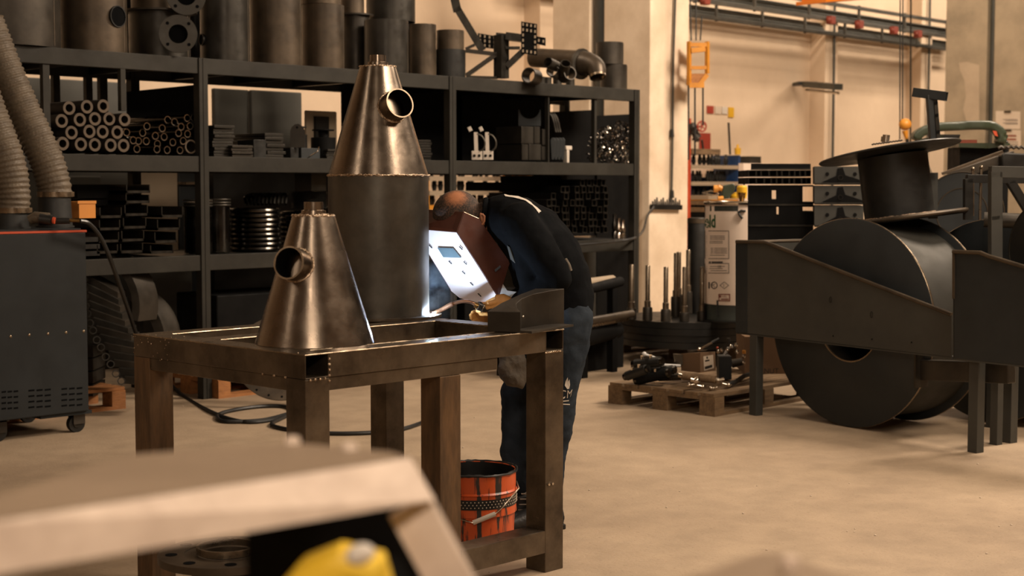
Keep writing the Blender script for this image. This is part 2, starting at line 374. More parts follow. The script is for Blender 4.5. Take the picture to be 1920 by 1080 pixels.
ORD = ['first', 'second', 'third', 'fourth', 'fifth', 'sixth', 'seventh', 'eighth', 'ninth', 'tenth', 'eleventh', 'twelfth', 'thirteenth', 'fourteenth', 'fifteenth', 'sixteenth', 'seventeenth', 'eighteenth', 'nineteenth', 'twentieth']
def bez(pts, n=12):
    """catmull-rom through points"""
    pts = [V(p) for p in pts]; out = []
    P = [pts[0] * 2 - pts[1]] + pts + [pts[-1] * 2 - pts[-2]]
    for i in range(1, len(P) - 2):
        for k in range(n):
            t = k / n; a, b, c, d = P[i - 1], P[i], P[i + 1], P[i + 2]
            out.append(0.5 * ((2 * b) + (c - a) * t + (2 * a - 5 * b + 4 * c - d) * t * t + (3 * b - a - 3 * c + d) * t ** 3))
    out.append(pts[-1]); return out
def text_verts(s, size, bold=0):
    cu = bpy.data.curves.new('t', 'FONT'); cu.body = s; cu.size = size; cu.resolution_u = 3; cu.offset = bold
    o = bpy.data.objects.new('t', cu); COL.objects.link(o); dg = bpy.context.evaluated_depsgraph_get()
    me = bpy.data.meshes.new_from_object(o.evaluated_get(dg)); vs = [v.co.copy() for v in me.vertices]; fs = [tuple(p.vertices) for p in me.polygons]
    bpy.data.objects.remove(o); bpy.data.curves.remove(cu); bpy.data.meshes.remove(me); return vs, fs
def text_on(mb, s, size, fn):
    """fn(x, y) -> 3D point"""
    vs, fs = text_verts(s, size); mb.add([fn(v.x, v.y) for v in vs], fs); return mb

# ================================================================== THE HALL
YW = 13.5
mb = MB(); mb.box(-8, 48, -8, YW, -0.2, 0.0); struct('floor', mb, 'floor_concrete', smooth=0)
mb = MB(); mb.box(-8, 48, YW, YW + 0.3, 0, 8.0)
# horizontal precast joints read as shallow ribs
for z in (5.2,): mb.box(-8, 48, YW - 0.02, YW, z, z + 0.03)
struct('wall_back', mb, 'wall_paint', smooth=0)
mb = MB(); mb.box(-8, 48, -8, YW + 0.3, 8.0, 8.2); struct('ceiling', mb, 'ceiling_paint', smooth=0)
mb = MB(); mb.box(48, 48.3, -8, YW + 0.3, 0, 8.0); struct('wall_right', mb, 'wall_paint', smooth=0)
mb = MB(); mb.box(-8.3, -8, -8, YW + 0.3, 0, 8.0); struct('wall_left', mb, 'wall_paint', smooth=0)
mb = MB(); mb.box(-8, 48, -8.3, -8, 0, 8.0); struct('wall_front', mb, 'wall_paint', smooth=0)
for i, px in enumerate((1012, 1535, 1712)):
    x = aty(px, 350, YW).x
    mb = MB(); mb.box(x - 0.30, x + 0.06, YW - 0.28, YW, 0, 7.9); struct('trim_%d' % (i + 1), mb, 'wall_paint', smooth=0)
    if i:
        mb = MB(); mb.tube([(x - 0.12, YW - 0.33, 0.0), (x - 0.12, YW - 0.33, 7.5)], 0.02)
        single('conduit', mb, 'pipe_paint', 'thin vertical grey conduit running up the %s wall pilaster from the pale column' % ORD[i - 1], 'conduit', smooth=40)

def column(pxn, yfar, near, name, label, mat, c_l, c_r, width):
    Y0, Y1 = 9.77, 11.12
    x = near
    ya = atx(c_r, 350, x).y; yb = atx(c_l, 350, x).y
    mb = MB(); mb.box(x, x + width, Y0, ya, 0, 8); mb.box(x, x + width, yb, Y1, 0, 8); mb.box(x + 0.25, x + width - 0.25, ya, yb, 0, 8)
    o = single(name, mb, mat, label, 'column', smooth=0, bevel=0.012)
    return x, ya, yb
XC1 = aty(1218, 350, 9.77).x
XC1b = aty(1290, 350, 9.77).x
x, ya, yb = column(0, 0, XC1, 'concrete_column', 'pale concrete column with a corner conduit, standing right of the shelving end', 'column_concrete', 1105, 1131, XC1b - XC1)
mb = MB(); mb.tube([(x + 0.1, (ya + yb) / 2, 0), (x + 0.1, (ya + yb) / 2, 8)], 0.085, 16)
single('downpipe', mb, 'pipe_paint', 'dark round downpipe in the recess of the pale concrete column', 'pipe', smooth=40)
XC2 = aty(1768, 350, 11.12).x
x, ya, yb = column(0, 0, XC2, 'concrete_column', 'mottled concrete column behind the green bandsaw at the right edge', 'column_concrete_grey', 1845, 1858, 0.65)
mb = MB(); mb.tube([(x + 0.1, (ya + yb) / 2, 0), (x + 0.1, (ya + yb) / 2, 8)], 0.045, 16)
single('downpipe', mb, 'pipe_paint', 'dark downpipe in the recess of the mottled column at the right', 'pipe', smooth=40)
# pale repair patch on the mottled column (own shape)
mb = MB(); pp = [atx(a, b, XC2 - 0.004) for a, b in ((1798, 118), (1812, 116), (1836, 122), (1836, 226), (1812, 228), (1806, 205), (1811, 180), (1808, 150), (1800, 132))]
mb.prism(pp, (0.006, 0, 0)); struct('trim_5', mb, 'repair_patch', smooth=0)

# conduit down the bright face of the pale column, with its junction strip
t = thing('conduit', 'long vertical conduit on the bright face of the pale column ending in a cable gland', 'conduit', aty(1260, 392, 9.75))
yF = 9.74
mb = MB(); mb.tube([aty(1266, 0, yF) + V((0, 0, 3)), aty(1266, 0, yF), aty(1262, 120, yF), aty(1261, 250, yF), aty(1259, 380, yF)], 0.012, 10); build('pipe', mb, 'tray_steel', t)
for py in (248, 362):
    mb = MB(); c = aty(1260, py, yF); mb.cyl(c + V((0, 0, -.05)), c + V((0, 0, .03)), 0.024, 0.018, 12); build('clamp', mb, 'dark_steel', t)
mb = MB(); a = aty(1222, 388, yF); b = aty(1276, 389, yF)
mb.bar(a, b, 0.05, 0.05)
for k in range(14):
    p = a.lerp(b, (k + .5) / 14); mb.cyl(p, p + V((0, 0, 0.06 + 0.02 * (k % 3))), 0.012, 0.008, 6)
single('terminal_strip', mb, 'black_rubber', 'black dusty terminal strip across the pale column at chest height', 'cable fitting')
cb = bez([aty(1226, 388, yF - .03), aty(1214, 405, 9.6), aty(1206, 432, 9.2), aty(1190, 446, 8.6), aty(1160, 452, 8.55), aty(1110, 457, 8.53), aty(1085, 459, 8.53)], 8)
mb = MB(); mb.tube(cb, 0.012, 8); single('cable', mb, 'black_rubber', 'black cable drooping from the terminal strip on the pale column to the shelf beam', 'cable')

# far wall: cable trays, lamps, crane
def tray(name, label, y0, y1, yoff, xa, xb, h, rung, bars=2):
    P = aty(1290, y0, YW - yoff); zt = P.z; x0 = aty(xa, 200, YW - yoff).x; x1 = aty(xb, 200, YW - yoff).x
    t = thing(name, label, 'cable tray', (x0, YW - yoff, zt))
    for k in range(bars):
        mb = MB(); mb.bar((x0, YW - yoff, zt + k * h), (x1, YW - yoff, zt + k * h), 0.05, 0.05); build('rail', mb, 'tray_steel', t, smooth=0)
    x = x0 + 0.3
    while x < x1:
        mb = MB(); mb.bar((x, YW - yoff, zt - .04), (x, YW - yoff, zt + (bars - 1) * h + .04), 0.035, 0.035); build('rung', mb, 'tray_steel', t, smooth=0); x += rung
    mb = MB()
    for q in range(4): mb.tube([(x0, YW - yoff + .08 + q * .03, zt + .05 + .04 * q), (x1, YW - yoff + .08 + q * .03, zt + .04 + .04 * q)], 0.018, 6)
    o = build('cable_bundle', mb, 'pipe_paint', t)
tray('cable_tray', 'lower cable tray running along the far wall under the crane beam', 28, 95, 0.35, 1010, 1800, 0.26, 1.15)
tray('cable_tray', 'upper cable tray running along the far wall, closest to the ceiling', -2, 95, 0.9, 1010, 1800, 0.24, 1.4)
mb = MB(); a = aty(1290, 24, YW - .3); mb.box(a.x, a.x + 26, YW - .6, YW - .2, a.z + .07, a.z + .10)
for i, (px, py) in enumerate(((1558, 38), (1611, 46), (1676, 57), (1721, 64), (1322, 1))):
    c = aty(px, py, YW - 1.0); mb = MB(); mb.box(c.x - .06, c.x + .06, c.y - .05, c.y + .05, c.z - .06, c.z + .06)
    for s in (-1, 1): mb.cyl(c + V((s * .09, 0, 0)), c + V((s * .06, 0, 0)), .03, .045, 10)
    single('tap_off_box', mb, 'dull_red', 'small red box on the cable tray, %s' % ('nearest the pale column' if i == 4 else ['first of four near the crane', 'second of four near the crane', 'third of four near the crane', 'last of four near the crane'][i]), 'electrical box', 'red boxes on the cable trays', bevel=.01)
mb = MB(); a = atd(1520, 4, 17.5); b = atd(1835, -6, 19.5)
mb.bar(a + V((0, 0, .16)), b + V((0, 0, .3)), 0.3, 0.34); mb.bar(a + V((0, 0, .0)), b + V((0, 0, .12)), 0.44, 0.04)
single('crane_beam', mb, 'crane_orange', 'orange overhead crane beam crossing the top right corner of the hall', 'crane', smooth=0)
t = thing('strip_light', 'wall mounted fluorescent strip light with bracket on the far wall', 'lamp', aty(1515, 162, YW - .3))
mb = MB(); a = aty(1512, 158, YW - .35); b = atd(1572, 163, dep(a) - 1.2); mb.bar(a, b, .14, .09); build('housing', mb, 'pipe_paint', t, smooth=0)
mb = MB(); mb.tube([a + V((0, 0, -.09)), b + V((0, 0, -.09))], .022, 8); build('lamp_tube', mb, 'chrome', t)
mb = MB(); mb.bar(a + V((.25, .25, .02)), a + V((0.05, 0, .02)), .3, .05); build('bracket', mb, 'dark_steel', t, smooth=0)

# hanging cables and the pendant
for i, (px, pt, pb, D) in enumerate(((1687, -40, 262, 15.0), (1692, -40, 232, 15.0), (1707, -40, 300, 18.5))):
    mb = MB(); mb.tube([atd(px + 1, pt, D), atd(px, pb, D)], 0.007 if i < 2 else .012, 6)
    single('hanging_cable', mb, 'dark_steel', ['thin cable hanging from the crane to behind the spools, leftmost of three', 'thin cable hanging from the crane down to the yellow pendant', 'dark cable hanging along the far wall right of the yellow pendant'][i], 'cable', 'cables hanging from the crane')
t = thing('crane_pendant', 'round yellow crane pendant hanging above the dished spool', 'crane control', atd(1697, 262, 15))
mb = MB(); mb.sph(atd(1697, 233, 15), .062, (1, 1, .95)); build('bell', mb, 'amber_paint', t)
mb = MB(); mb.cyl(atd(1697, 245, 15), atd(1700, 262, 15), .03, .012, 12); build('neck', mb, 'amber_paint', t)
mb = MB(); mb.bar(atd(1699, 252, 15), atd(1702, 270, 15), .03, .02); build('hook', mb, 'dark_steel', t)

t = thing('crane_hook_cage', 'amber steel cage of a pendant hanging beside the pale column', 'crane part', atd(1308, 165, 15.5))
D = 15.5
for (a, b, w) in (((1294, 84), (1326, 84), .04), ((1294, 127), (1328, 127), .035), ((1326, 78), (1326, 138), .035), ((1292, 78), (1292, 160), .035), ((1292, 160), (1320, 160), .05), ((1326, 140), (1312, 158), .045), ((1296, 95), (1322, 92), .05)):
    mb = MB(); mb.bar(atd(*a, D), atd(*b, D), w, w); build('bar', mb, 'amber_paint', t, smooth=0)
    mb = MB(); mb.bar(atd(*a, D + .25), atd(*b, D + .25), w, w); build('bar', mb, 'amber_paint', t, smooth=0)
mb = MB(); mb.prism([atd(1292, 138, D), atd(1326, 138, D), atd(1316, 156, D), atd(1292, 156, D)], FW * .25); build('hopper', mb, 'wood_orange', t, smooth=0)
for i, px in enumerate((1296, 1305, 1313)):
    mb = MB(); mb.tube([atd(px - 3 + 3 * i, -40 + (i == 2) * 70, D), atd(px, 76, D)], .008, 6)
    single('hanging_cable', mb, 'dark_steel', 'cable from the cable trays down to the amber cage, %s of three' % ['left', 'middle', 'right'][i], 'cable', 'cables above the amber cage')
for i, (px, pb) in enumerate(((1291, 300), (1303, 292), (1318, 235))):
    mb = MB(); mb.tube([atd(px, 160, D), atd(px, pb, D)], .01, 6)
    single('hanging_cable', mb, 'dark_steel', 'cable hanging below the amber cage, %s of three' % ['left', 'middle', 'right'][i], 'cable', 'cables below the amber cage')

# notices on the far wall
def wpos(px, py): return aty(px, py, YW - .012)
for i, (x0, x1, y0, y1, m, lb) in enumerate(((1326, 1338, 198, 213, 'red_sign', 'small red notice, first in the row of four on the far wall'),
        (1341, 1352, 199, 214, 'paper', 'small pinkish notice, second in the row of four on the far wall'),
        (1354, 1364, 200, 214, 'white_plastic', 'small white notice, third in the row of four on the far wall'),
        (1366, 1376, 201, 220, 'yellow', 'small yellow notice, last in the row of four on the far wall'),
        (1312, 1332, 249, 280, 'red_sign', 'larger red sign on the far wall above the tool rack'))):
    mb = MB(); a = wpos(x0, y0); b = wpos(x1, y1); mb.box(a.x, b.x, YW - .015, YW - .001, b.z, a.z)
    single('wall_notice', mb, m, lb, 'sign', smooth=0)
    if i in (0, 1, 3):
        mb = MB(); w = b.x - a.x; hh = a.z - b.z
        for q in range(3): mb.box(a.x + w * .2, b.x - w * .2, YW - .018, YW - .014, b.z + hh * (.22 + .25 * q), b.z + hh * (.30 + .25 * q))
        build('print', mb, 'print_grey', bpy.context.scene.objects[-1] if False else [o for o in COL.objects if o.name.startswith('wall_notice')][-1], smooth=0) if False else None

# red pipe with valve beside the column
t = thing('riser_pipe', 'red orange riser pipe standing just behind the pale column', 'pipe', aty(1289, 600, 11.6))
c0 = aty(1288, 222, 11.6); mb = MB(); mb.bar((c0.x, 11.6, 0), (c0.x, 11.6, c0.z), .075, .075); build('pipe', mb, 'red_orange', t, smooth=0)
DV = dep(c0) - .05
t = thing('gate_valve', 'grey flanged gate valve with a red handwheel beside the pale column', 'valve', atd(1300, 262, DV))
mb = MB(); mb.sph(atd(1299, 238, DV), .055); mb.cyl(atd(1298, 238, DV), atd(1307, 258, DV), .04, .05, 16); mb.cyl(V((c0.x, 11.6, atd(1299, 238, DV).z)), atd(1299, 238, DV), .03, None, 12); build('body', mb, 'mill_steel_grey', t)
mb = MB(); mb.cyl(atd(1300, 246, DV), atd(1302, 250, DV), .068, .068, 18); build('flange', mb, 'mill_steel_grey', t)
mb = MB(); mb.cyl(atd(1305, 256, DV), atd(1307, 260, DV), .062, .062, 18); mb.cyl(atd(1307, 260, DV), atd(1308, 266, DV), .04, .02, 14); build('flange', mb, 'mill_steel_grey', t)
mb = MB(); mb.cyl(atd(1301, 238, DV), atd(1316, 237, DV - .1), .012, .012, 8); build('stem', mb, 'dark_steel', t)
c = atd(1316, 237, DV - .1); ax = (atd(1316, 237, DV - .1) - atd(1301, 238, DV)).normalized(); ax = (ax * .8 - FW * .5).normalized(); mb = MB(); A, B = mb.frame(ax)
mb.tube([c + (A * math.cos(q) + B * math.sin(q)) * .062 for q in [2 * PI * k / 24 for k in range(24)]], .011, 8, closed=True)
for q in range(5): mb.tube([c, c + (A * math.cos(q * 2 * PI / 5) + B * math.sin(q * 2 * PI / 5)) * .06], .008, 6)
build('handwheel', mb, 'red_sign', t)

# far tool racks with rows of tool holders
def tool_rack(px0, px1, py0, Y, label, pre, nrow, ncol, ztop, fm, seed, step=.22):
    rnd = random.Random(seed)
    x0 = aty(px0, py0, Y).x; x1 = aty(px1, py0, Y).x
    t = thing('tool_rack', label, 'rack', ((x0 + x1) / 2, Y, 0))
    for x in (x0, x1): 
        mb = MB(); mb.box(x - .02, x + .02, Y - .02, Y + .4, 0, ztop); build('side_frame', mb, fm, t, smooth=0)
    for r in range(nrow):
        z = ztop - step * (r + 1) + .06
        mb = MB(); mb.box(x0, x1, Y, Y + .35, z, z + .018); mb.box(x0, x1, Y - .02, Y, z - .03, z + .02); build('shelf', mb, 'amber_paint' if r > 1 else 'tan_panel', t, smooth=0)
    if fm == 'blue_paint':
        mb = MB(); mb.box(x0, x1, Y + .36, Y + .38, 0.3, ztop - .3); build('back_panel', mb, 'blue_paint', t, smooth=0)
    proto = None; n = 0
    for r in range(nrow):
        z = ztop - step * (r + 1) + .080
        for c in range(ncol):
            if rnd.random() < .12: continue
            x = x0 + .08 + (x1 - x0 - .16) * c / (ncol - 1)
            lb = '%s, shelf %s from the top, %d from the left' % (pre, ORD[r], c + 1)
            lb = '%s, %s from the left on the %s shelf' % (pre, ORD[c], ORD[r])
            if proto is None:
                mb = MB(); mb.lathe([(.0001, 0), (.02, 0), (.032, .05), (.032, .07), (.026, .075), (.026, .085), (.032, .09), (.02, .11), (.016, .15), (.0001, .15)], (0, 0, 0), (0, 0, 1), 10)
                proto = build('tool_holder', mb, 'dark_steel', local=True)
                o = proto
            else: o = proto.copy(); COL.objects.link(o)
            o.location = (x, Y + .1 + rnd.random() * .08, z); tag(o, lb, 'tool', '%s on the %s shelf down' % (pre, ORD[r]))
    return t, x0, x1
RT1, rx0, rx1 = tool_rack(1292, 1384, 300, 12.1, 'blue backed tool rack with tan shelves under the red sign', 'dark tool holder in the blue backed rack', 4, 13, aty(1340, 290, 12.1).z, 'blue_paint', 3)
mb = MB(); a = aty(1292, 289, 12.1); b = aty(1345, 300, 12.1); mb.box(a.x, b.x, 12.05, 12.5, aty(1340, 290, 12.1).z, aty(1340, 290, 12.1).z + .07); single('wooden_tray', mb, 'wood', 'light wooden tray on top of the blue backed tool rack', 'tray', smooth=0)
for i, (px, py0, py1) in enumerate(((1318, 262, 292), (1368, 230, 290))):
    mb = MB(); mb.tube([aty(px - 2, py0, 12.2), aty(px + (2 if i == 0 else 1), py1, 12.2)], .016, 6)
    single('steel_rod', mb, 'dark_steel', ['short thin rod leaning on the wooden tray of the tool rack', 'tall thin rod standing at the right end of the tool rack'][i], 'rod')
mb = MB(); c = aty(1383, 290, 12.1); mb.cyl(c, c + V((0, 0, .09)), .04, .045, 10); mb.cyl(c + V((0, 0, .09)), c + V((0, 0, .14)), .02, .014, 10)
single('spray_bottle', mb, 'yellow', 'small yellow bottle standing on the right end of the tool rack', 'bottle')
tool_rack(800, 990, 322, 12.3, 'amber tool rack seen through the shelving behind the welder', 'dark tool holder in the amber rack', 3, 20, aty(900, 318, 12.3).z, 'amber_paint', 5, .16)
# bench board with white parts in front of the blue rack
a = aty(1290, 398, 11.9); b = aty(1350, 398, 11.9); mb = MB(); mb.box(a.x, b.x, 11.6, 12.0, 0, a.z); single('workbench', mb, 'black_steel', 'dark workbench block under the pale boards below the tool rack', 'workbench', smooth=0)
for i, (x0, x1, y0, y1) in enumerate(((1293, 1350, 366, 374), (1290, 1340, 376, 384), (1290, 1322, 388, 397))):
    mb = MB(); p = aty(x0, y1, 11.9); q = aty(x1, y0, 11.9); mb.box(p.x, q.x, 11.6, 12.0, p.z, q.z)
    single('timber_board', mb, 'wood' if i else 'tan_panel', 'pale board stacked below the tool rack, %s of three' % ['top', 'middle', 'bottom'][i], 'board', smooth=0)
t = thing('cabinet', 'off white machine cabinet against the far wall right of the tool rack', 'cabinet', aty(1410, 500, 12.2))
p = aty(1394, 306, 12.0); q = aty(1446, 306, 12.0)
mb = MB(); mb.box(p.x, q.x, 12.0, 13.0, 0, p.z); build('body', mb, 'white_card', t, smooth=0)
mb = MB(); mb.box(p.x + .3, q.x - .1, 12.1, 12.8, p.z, p.z + .10); build('lid', mb, 'mill_steel_grey', t, smooth=0)

# ================================================================== THE SHELVING
YS = 8.63; YB = 9.47
PX = [3.62, 5.94, 8.27, 10.55]
LV = [2.315, 1.655, 0.985]
sh = thing('steel_shelving', 'long dark steel shelving of three bays loaded with pipes and steel parts', 'shelving', (7.1, 9.05, 0))
for x in PX:
    for y in (YS, YB):
        mb = MB(); mb.box(x - .035, x + .035, y, y + .07, 0, LV[0] + (0 if x < 10 or 1 else 0)); mb.box(x - .006, x + .006, y - .004, y, 0, LV[0]); build('post', mb, 'shelf_steel', sh, smooth=0, bevel=.004)
for z in LV:
    for k in range(3):
        for y in (YS + .01, YB + .01):
            mb = MB(); mb.box(PX[k] + .035, PX[k + 1] - .035, y, y + .05, z - .105, z); build('beam', mb, 'shelf_steel', sh, smooth=0, bevel=.003)
        mb = MB(); mb.box(PX[k], PX[k + 1], YS + .06, YB, z - .03, z - .004)
        for q in range(4): mb.box(PX[k] + .3 + q * .55, PX[k] + .34 + q * .55, YS + .06, YB, z - .09, z - .03)
        build('deck', mb, 'dark_steel', sh, smooth=0)
def divider(px, pt, Y, z0, z1, w=.03):
    x = aty(px, pt, Y).x; mb = MB(); mb.box(x - w / 2, x + w / 2, Y, Y + .04, z0, z1); build('divider', mb, 'shelf_steel', sh, smooth=0)
divider(88, 200, YS + .02, LV[1], LV[0] - .1, .045)
divider(231, 150, YS + .012, 1.94, LV[0] - .1, .035)
divider(107, 180, YB, LV[1], LV[0] - .1, .05); divider(168, 180, YB, LV[1], LV[0] - .1, .05); divider(195, 180, YB, LV[1], LV[0] - .1, .06)
divider(1029, 200, YS + .03, LV[1], LV[0] - .1, .012); divider(1117, 220, YS + .03, LV[1], LV[0] - .1, .03)
# side sheets that close off compartments
def sheet(name, x0, x1, y0, y1, z0, z1, mat, label): 
    mb = MB(); mb.box(x0, x1, y0, y1, z0, z1); return single(name, mb, mat, label, 'sheet metal', smooth=0)
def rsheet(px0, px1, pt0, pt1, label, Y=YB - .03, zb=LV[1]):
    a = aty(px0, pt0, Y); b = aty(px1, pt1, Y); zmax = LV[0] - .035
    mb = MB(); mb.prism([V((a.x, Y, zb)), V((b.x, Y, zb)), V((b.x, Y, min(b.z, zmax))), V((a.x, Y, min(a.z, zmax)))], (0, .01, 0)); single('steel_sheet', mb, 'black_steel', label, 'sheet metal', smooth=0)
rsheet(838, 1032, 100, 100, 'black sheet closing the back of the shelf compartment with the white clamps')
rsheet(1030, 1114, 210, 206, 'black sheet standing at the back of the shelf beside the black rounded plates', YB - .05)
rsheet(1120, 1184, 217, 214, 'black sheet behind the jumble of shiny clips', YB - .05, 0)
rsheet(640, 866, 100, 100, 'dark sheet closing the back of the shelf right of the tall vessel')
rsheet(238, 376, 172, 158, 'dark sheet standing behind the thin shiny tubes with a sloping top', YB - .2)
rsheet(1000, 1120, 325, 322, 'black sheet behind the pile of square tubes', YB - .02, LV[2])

# panels seen through the shelving
def panel(px0, px1, pyt, Y, mat, label, zb=0.0, th=.05, bulge=0):
    a = aty(px0, pyt, Y); b = aty(px1, pyt, Y)
    mb = MB(); mb.box(a.x, b.x, Y, Y + th, zb, (a.z + b.z) / 2)
    single('leaning_panel', mb, mat, label, 'panel', smooth=0, bevel=.01)
ZC = aty(510, 325, 10.2).z
panel(40, 240, 150, 10.62, 'grey_panel', 'grey panel behind the thick tan pipes', 0)
panel(402, 467, 167, 10.3, 'grey_panel', 'grey cover behind the flat bar stacks, left one', ZC + .12)
panel(472, 566, 171, 10.25, 'grey_panel', 'wider grey cover behind the flat bar stacks', ZC + .12)
panel(574, 632, 208, 9.3, 'tan_panel', 'tan board with a dark cover standing behind the arched plate', LV[1], .03)
mb = MB(); a = aty(592, 218, 9.27); b = aty(617, 218, 9.27); mb.box(a.x, b.x, 9.27, 9.295, LV[1], a.z); single('dark_cover', mb, 'dark_steel', 'dark rectangular cover in front of the tan board behind the shelving', 'cover', smooth=0)
panel(120, 190, 330, 10.5, 'grey_panel', 'grey cabinet side behind the steel channels, left one', 0)
panel(245, 333, 322, 10.3, 'tan_panel', 'beige cabinet side behind the steel channels', 0)
panel(335, 372, 322, 10.35, 'plate_blue', 'dark blue grey cabinet behind the coiled rings', 0)
panel(255, 360, 500, 10.0, 'grey_panel', 'dark grey cabinet below the lowest shelf behind the curved plates', 0)
a = aty(400, 325, 10.2); b = aty(620, 325, 10.2); mb = MB(); mb.box(a.x, b.x, 10.2, 10.6, 0, ZC + .115); single('dark_cabinet', mb, 'dark_steel', 'large dark cabinet behind the ring stacks', 'cabinet', smooth=0)
panel(1060, 1126, 455, 9.9, 'plate_dark', 'dark steel panel below the shelf right of the welder', 0)
panel(1128, 1196, 455, 9.86, 'mill_steel_grey', 'grey steel panel below the shelf end by the pale column', 0)
panel(1118, 1196, 322, 9.86, 'plate_dark', 'dark panel behind the square tubes at the shelf end', .9)
mb = MB(); a = aty(400, 158, 10.9); b = aty(640, 195, 10.9)

# ------------------------------------------------------------------ on the top shelf: vessels shells and pipe drums
def shell(px0, px1, pyt, label, Yc=None, pyb=None, z0=None, mat='mill_steel', h=None, hole=None, seg=40, flange=None, name='steel_cylinder', cat='cylinder', wall=.012):
    z0 = LV[0] + .002 if z0 is None else z0; Yc = Yc or 8.95; mid = (px0 + px1) / 2
    for _ in range(2):
        c = aty(mid, 200, Yc); d = dep(c); r = (px1 - px0) / 2 * d / FPX
    zt = zat(pyt, d)
    if h: zt = z0 + h
    t = thing(name, label, cat, (c.x, c.y, z0))
    mb = MB(); mb.lathe([(r, z0), (r, zt), (r - wall, zt), (r - wall, z0 + .01), (.0001, z0 + .01), (.0001, z0)], (c.x, c.y, 0), (0, 0, 1), seg); build('shell', mb, mat, t)
    mb = MB(); ang = -1.0; p = V((c.x + r * math.cos(ang), c.y + r * math.sin(ang), 0)); mb.bar(p + V((0, 0, z0 + .01)), p + V((0, 0, zt - .01)), .004, .005); build('seam', mb, 'mill_steel_brown', t)
    if flange:
        mb = MB(); mb.pipe((c.x, c.y, zt), (c.x, c.y, zt + .012), r + flange, r - .03, seg); build('flange', mb, 'mill_steel', t)
    if hole:
        hx, hy, hr = hole; v = ray(hx, hy); # side opening on the shell
        P = atd(hx, hy, d); dirn = (V((P.x, P.y, 0)) - V((c.x, c.y, 0)))
        off = (hx - mid) / ((px1 - px0) / 2); off = max(-.97, min(.97, off)); ang = math.asin(off)
        rd = RT * math.sin(ang) - FW * math.cos(ang); q = V((c.x, c.y, zat(hy, d))) + rd * (r - .004)
        mb = MB(); mb.pipe(q, q + rd * .012, hr * d / FPX, hr * d / FPX * .9, 24); build('nozzle_ring', mb, 'dark_steel', t)
        mb = MB(); mb.cyl(q, q + rd * .006, hr * d / FPX * .9, None, 24); build('opening', mb, 'void_black', t)
    return t, c, r, zt, d
shell(-90, 112, -60, 'widest dark steel shell on the top shelf at the far left', 8.95)
shell(117, 239, -50, 'brown steel shell with a side hole, second on the top shelf', 8.92, mat='mill_steel_brown', hole=(231, 38, 20))
T, c, r, zt, d = shell(245, 357, 29, 'dark low shell with a flange lid behind the facing pipe flange', 8.98, flange=.05, mat='mill_steel_grey')
shell(250, 345, -60, 'brown shell stacked on the flanged low shell', 8.98, z0=zt + .014, mat='mill_steel_brown')
shell(378, 469, -60, 'tall dark shell with a small round hole, left of the shelf post', 8.90, hole=(386, 80, 11), mat='mill_steel_grey')
shell(471, 566, -60, 'tall brown stained shell left of the two stacked shells', 8.90, mat='mill_steel_brown')
T, c, r, zt, d = shell(567, 646, 15, 'brown shell carrying a narrower one, above the small cone', 8.88, mat='mill_steel_brown')
shell(567, 640, -60, 'narrow brown shell stacked on the shell above the small cone', 8.88, z0=zt + .003, mat='mill_steel_brown')
T, c, r, zt, d = shell(642, 694, 34, 'dark shell with flange ring half hidden behind the large cone tip', 9.22, flange=.03)
shell(640, 684, -40, 'small shell standing on the flanged dark shell', 9.22, z0=zt + .014, mat='mill_steel_brown')
T, c, r, zt, d = shell(684, 766, 43, 'squat dark shell with a bright seam right behind the cone tip', 8.90, mat='mill_steel_grey')
T2, c2, r2, zt2, d2 = shell(700, 779, 48, 'supporting shell under the upper right drum', 9.25, mat='dark_steel')
shell(688, 779, -60, 'upper dark drum above the squat shell', 9.22, z0=zt2 + .003, mat='mill_steel_grey', hole=(727, -2, 9))
shell(767, 818, 50, 'brown stained shell right of the squat dark shell', 8.92, mat='mill_steel_brown')
T, c, r, zt, d = shell(813, 873, 97, 'low dark ring at the right end of the shells', 8.87, mat='dark_steel')
shell(819, 870, 61, 'low brown shell stacked on the dark ring', 8.87, z0=zt + .003, mat='mill_steel_brown')
T, c, r, zt, d = shell(1125, 1175, 124, 'lower dark ring at the shelf end by the pale column', 8.95, mat='mill_steel')
shell(1117, 1168, 83, 'upper dark ring stacked at the shelf end by the pale column', 8.97, z0=zt + .003, mat='mill_steel')
shell(226, 256, -50, 'narrow dark shell in the back row behind the flanged shell', 9.32, mat='dark_steel')
shell(352, 386, -50, 'narrow dark shell in the back row beside the facing flanges', 9.32, mat='dark_steel')
# flanged pipe pieces lying towards the camera
def flange_piece(px, py, rp, D, label, nb=8, ln=.04, z=None):
    c = atd(px, py, D); ax = (FW * -1 + RT * .25).normalized(); r = rp * D / FPX
    t = thing('pipe_flange', label, 'pipe flange', (c.x, c.y, c.z - r))
    mb = MB(); mb.lathe([(r, 0), (r, .018), (r * .5, .018), (r * .5, 0)], c, ax, 40, closed=True); build('flange', mb, 'mill_steel_grey', t)
    mb = MB(); mb.pipe(c - ax * ln, c, r * .56, r * .5, 32); build('neck', mb, 'dark_steel', t)
    mb = MB(); mb.cyl(c - ax * .02, c - ax * .019, r * .5, None, 24); build('bore', mb, 'void_black', t)
    A, B = MB().frame(ax)
    for k in range(nb // 2):
        q = c + (A * math.cos(PI / 4 + k * PI / 2) + B * math.sin(PI / 4 + k * PI / 2)) * r * .78 + ax * .0185
        mb = MB(); mb.cyl(q, q + ax * .001, r * .09, None, 12); build('bolt_hole', mb, 'void_black', t)
    return t
flange_piece(334, 64, 35, dep(aty(334, 64, 8.62)), 'lower pale flange facing out between the shells on the top shelf')
flange_piece(349, -8, 36, dep(aty(349, 0, 8.66)), 'upper pale flange stacked above the other at the photo top edge')

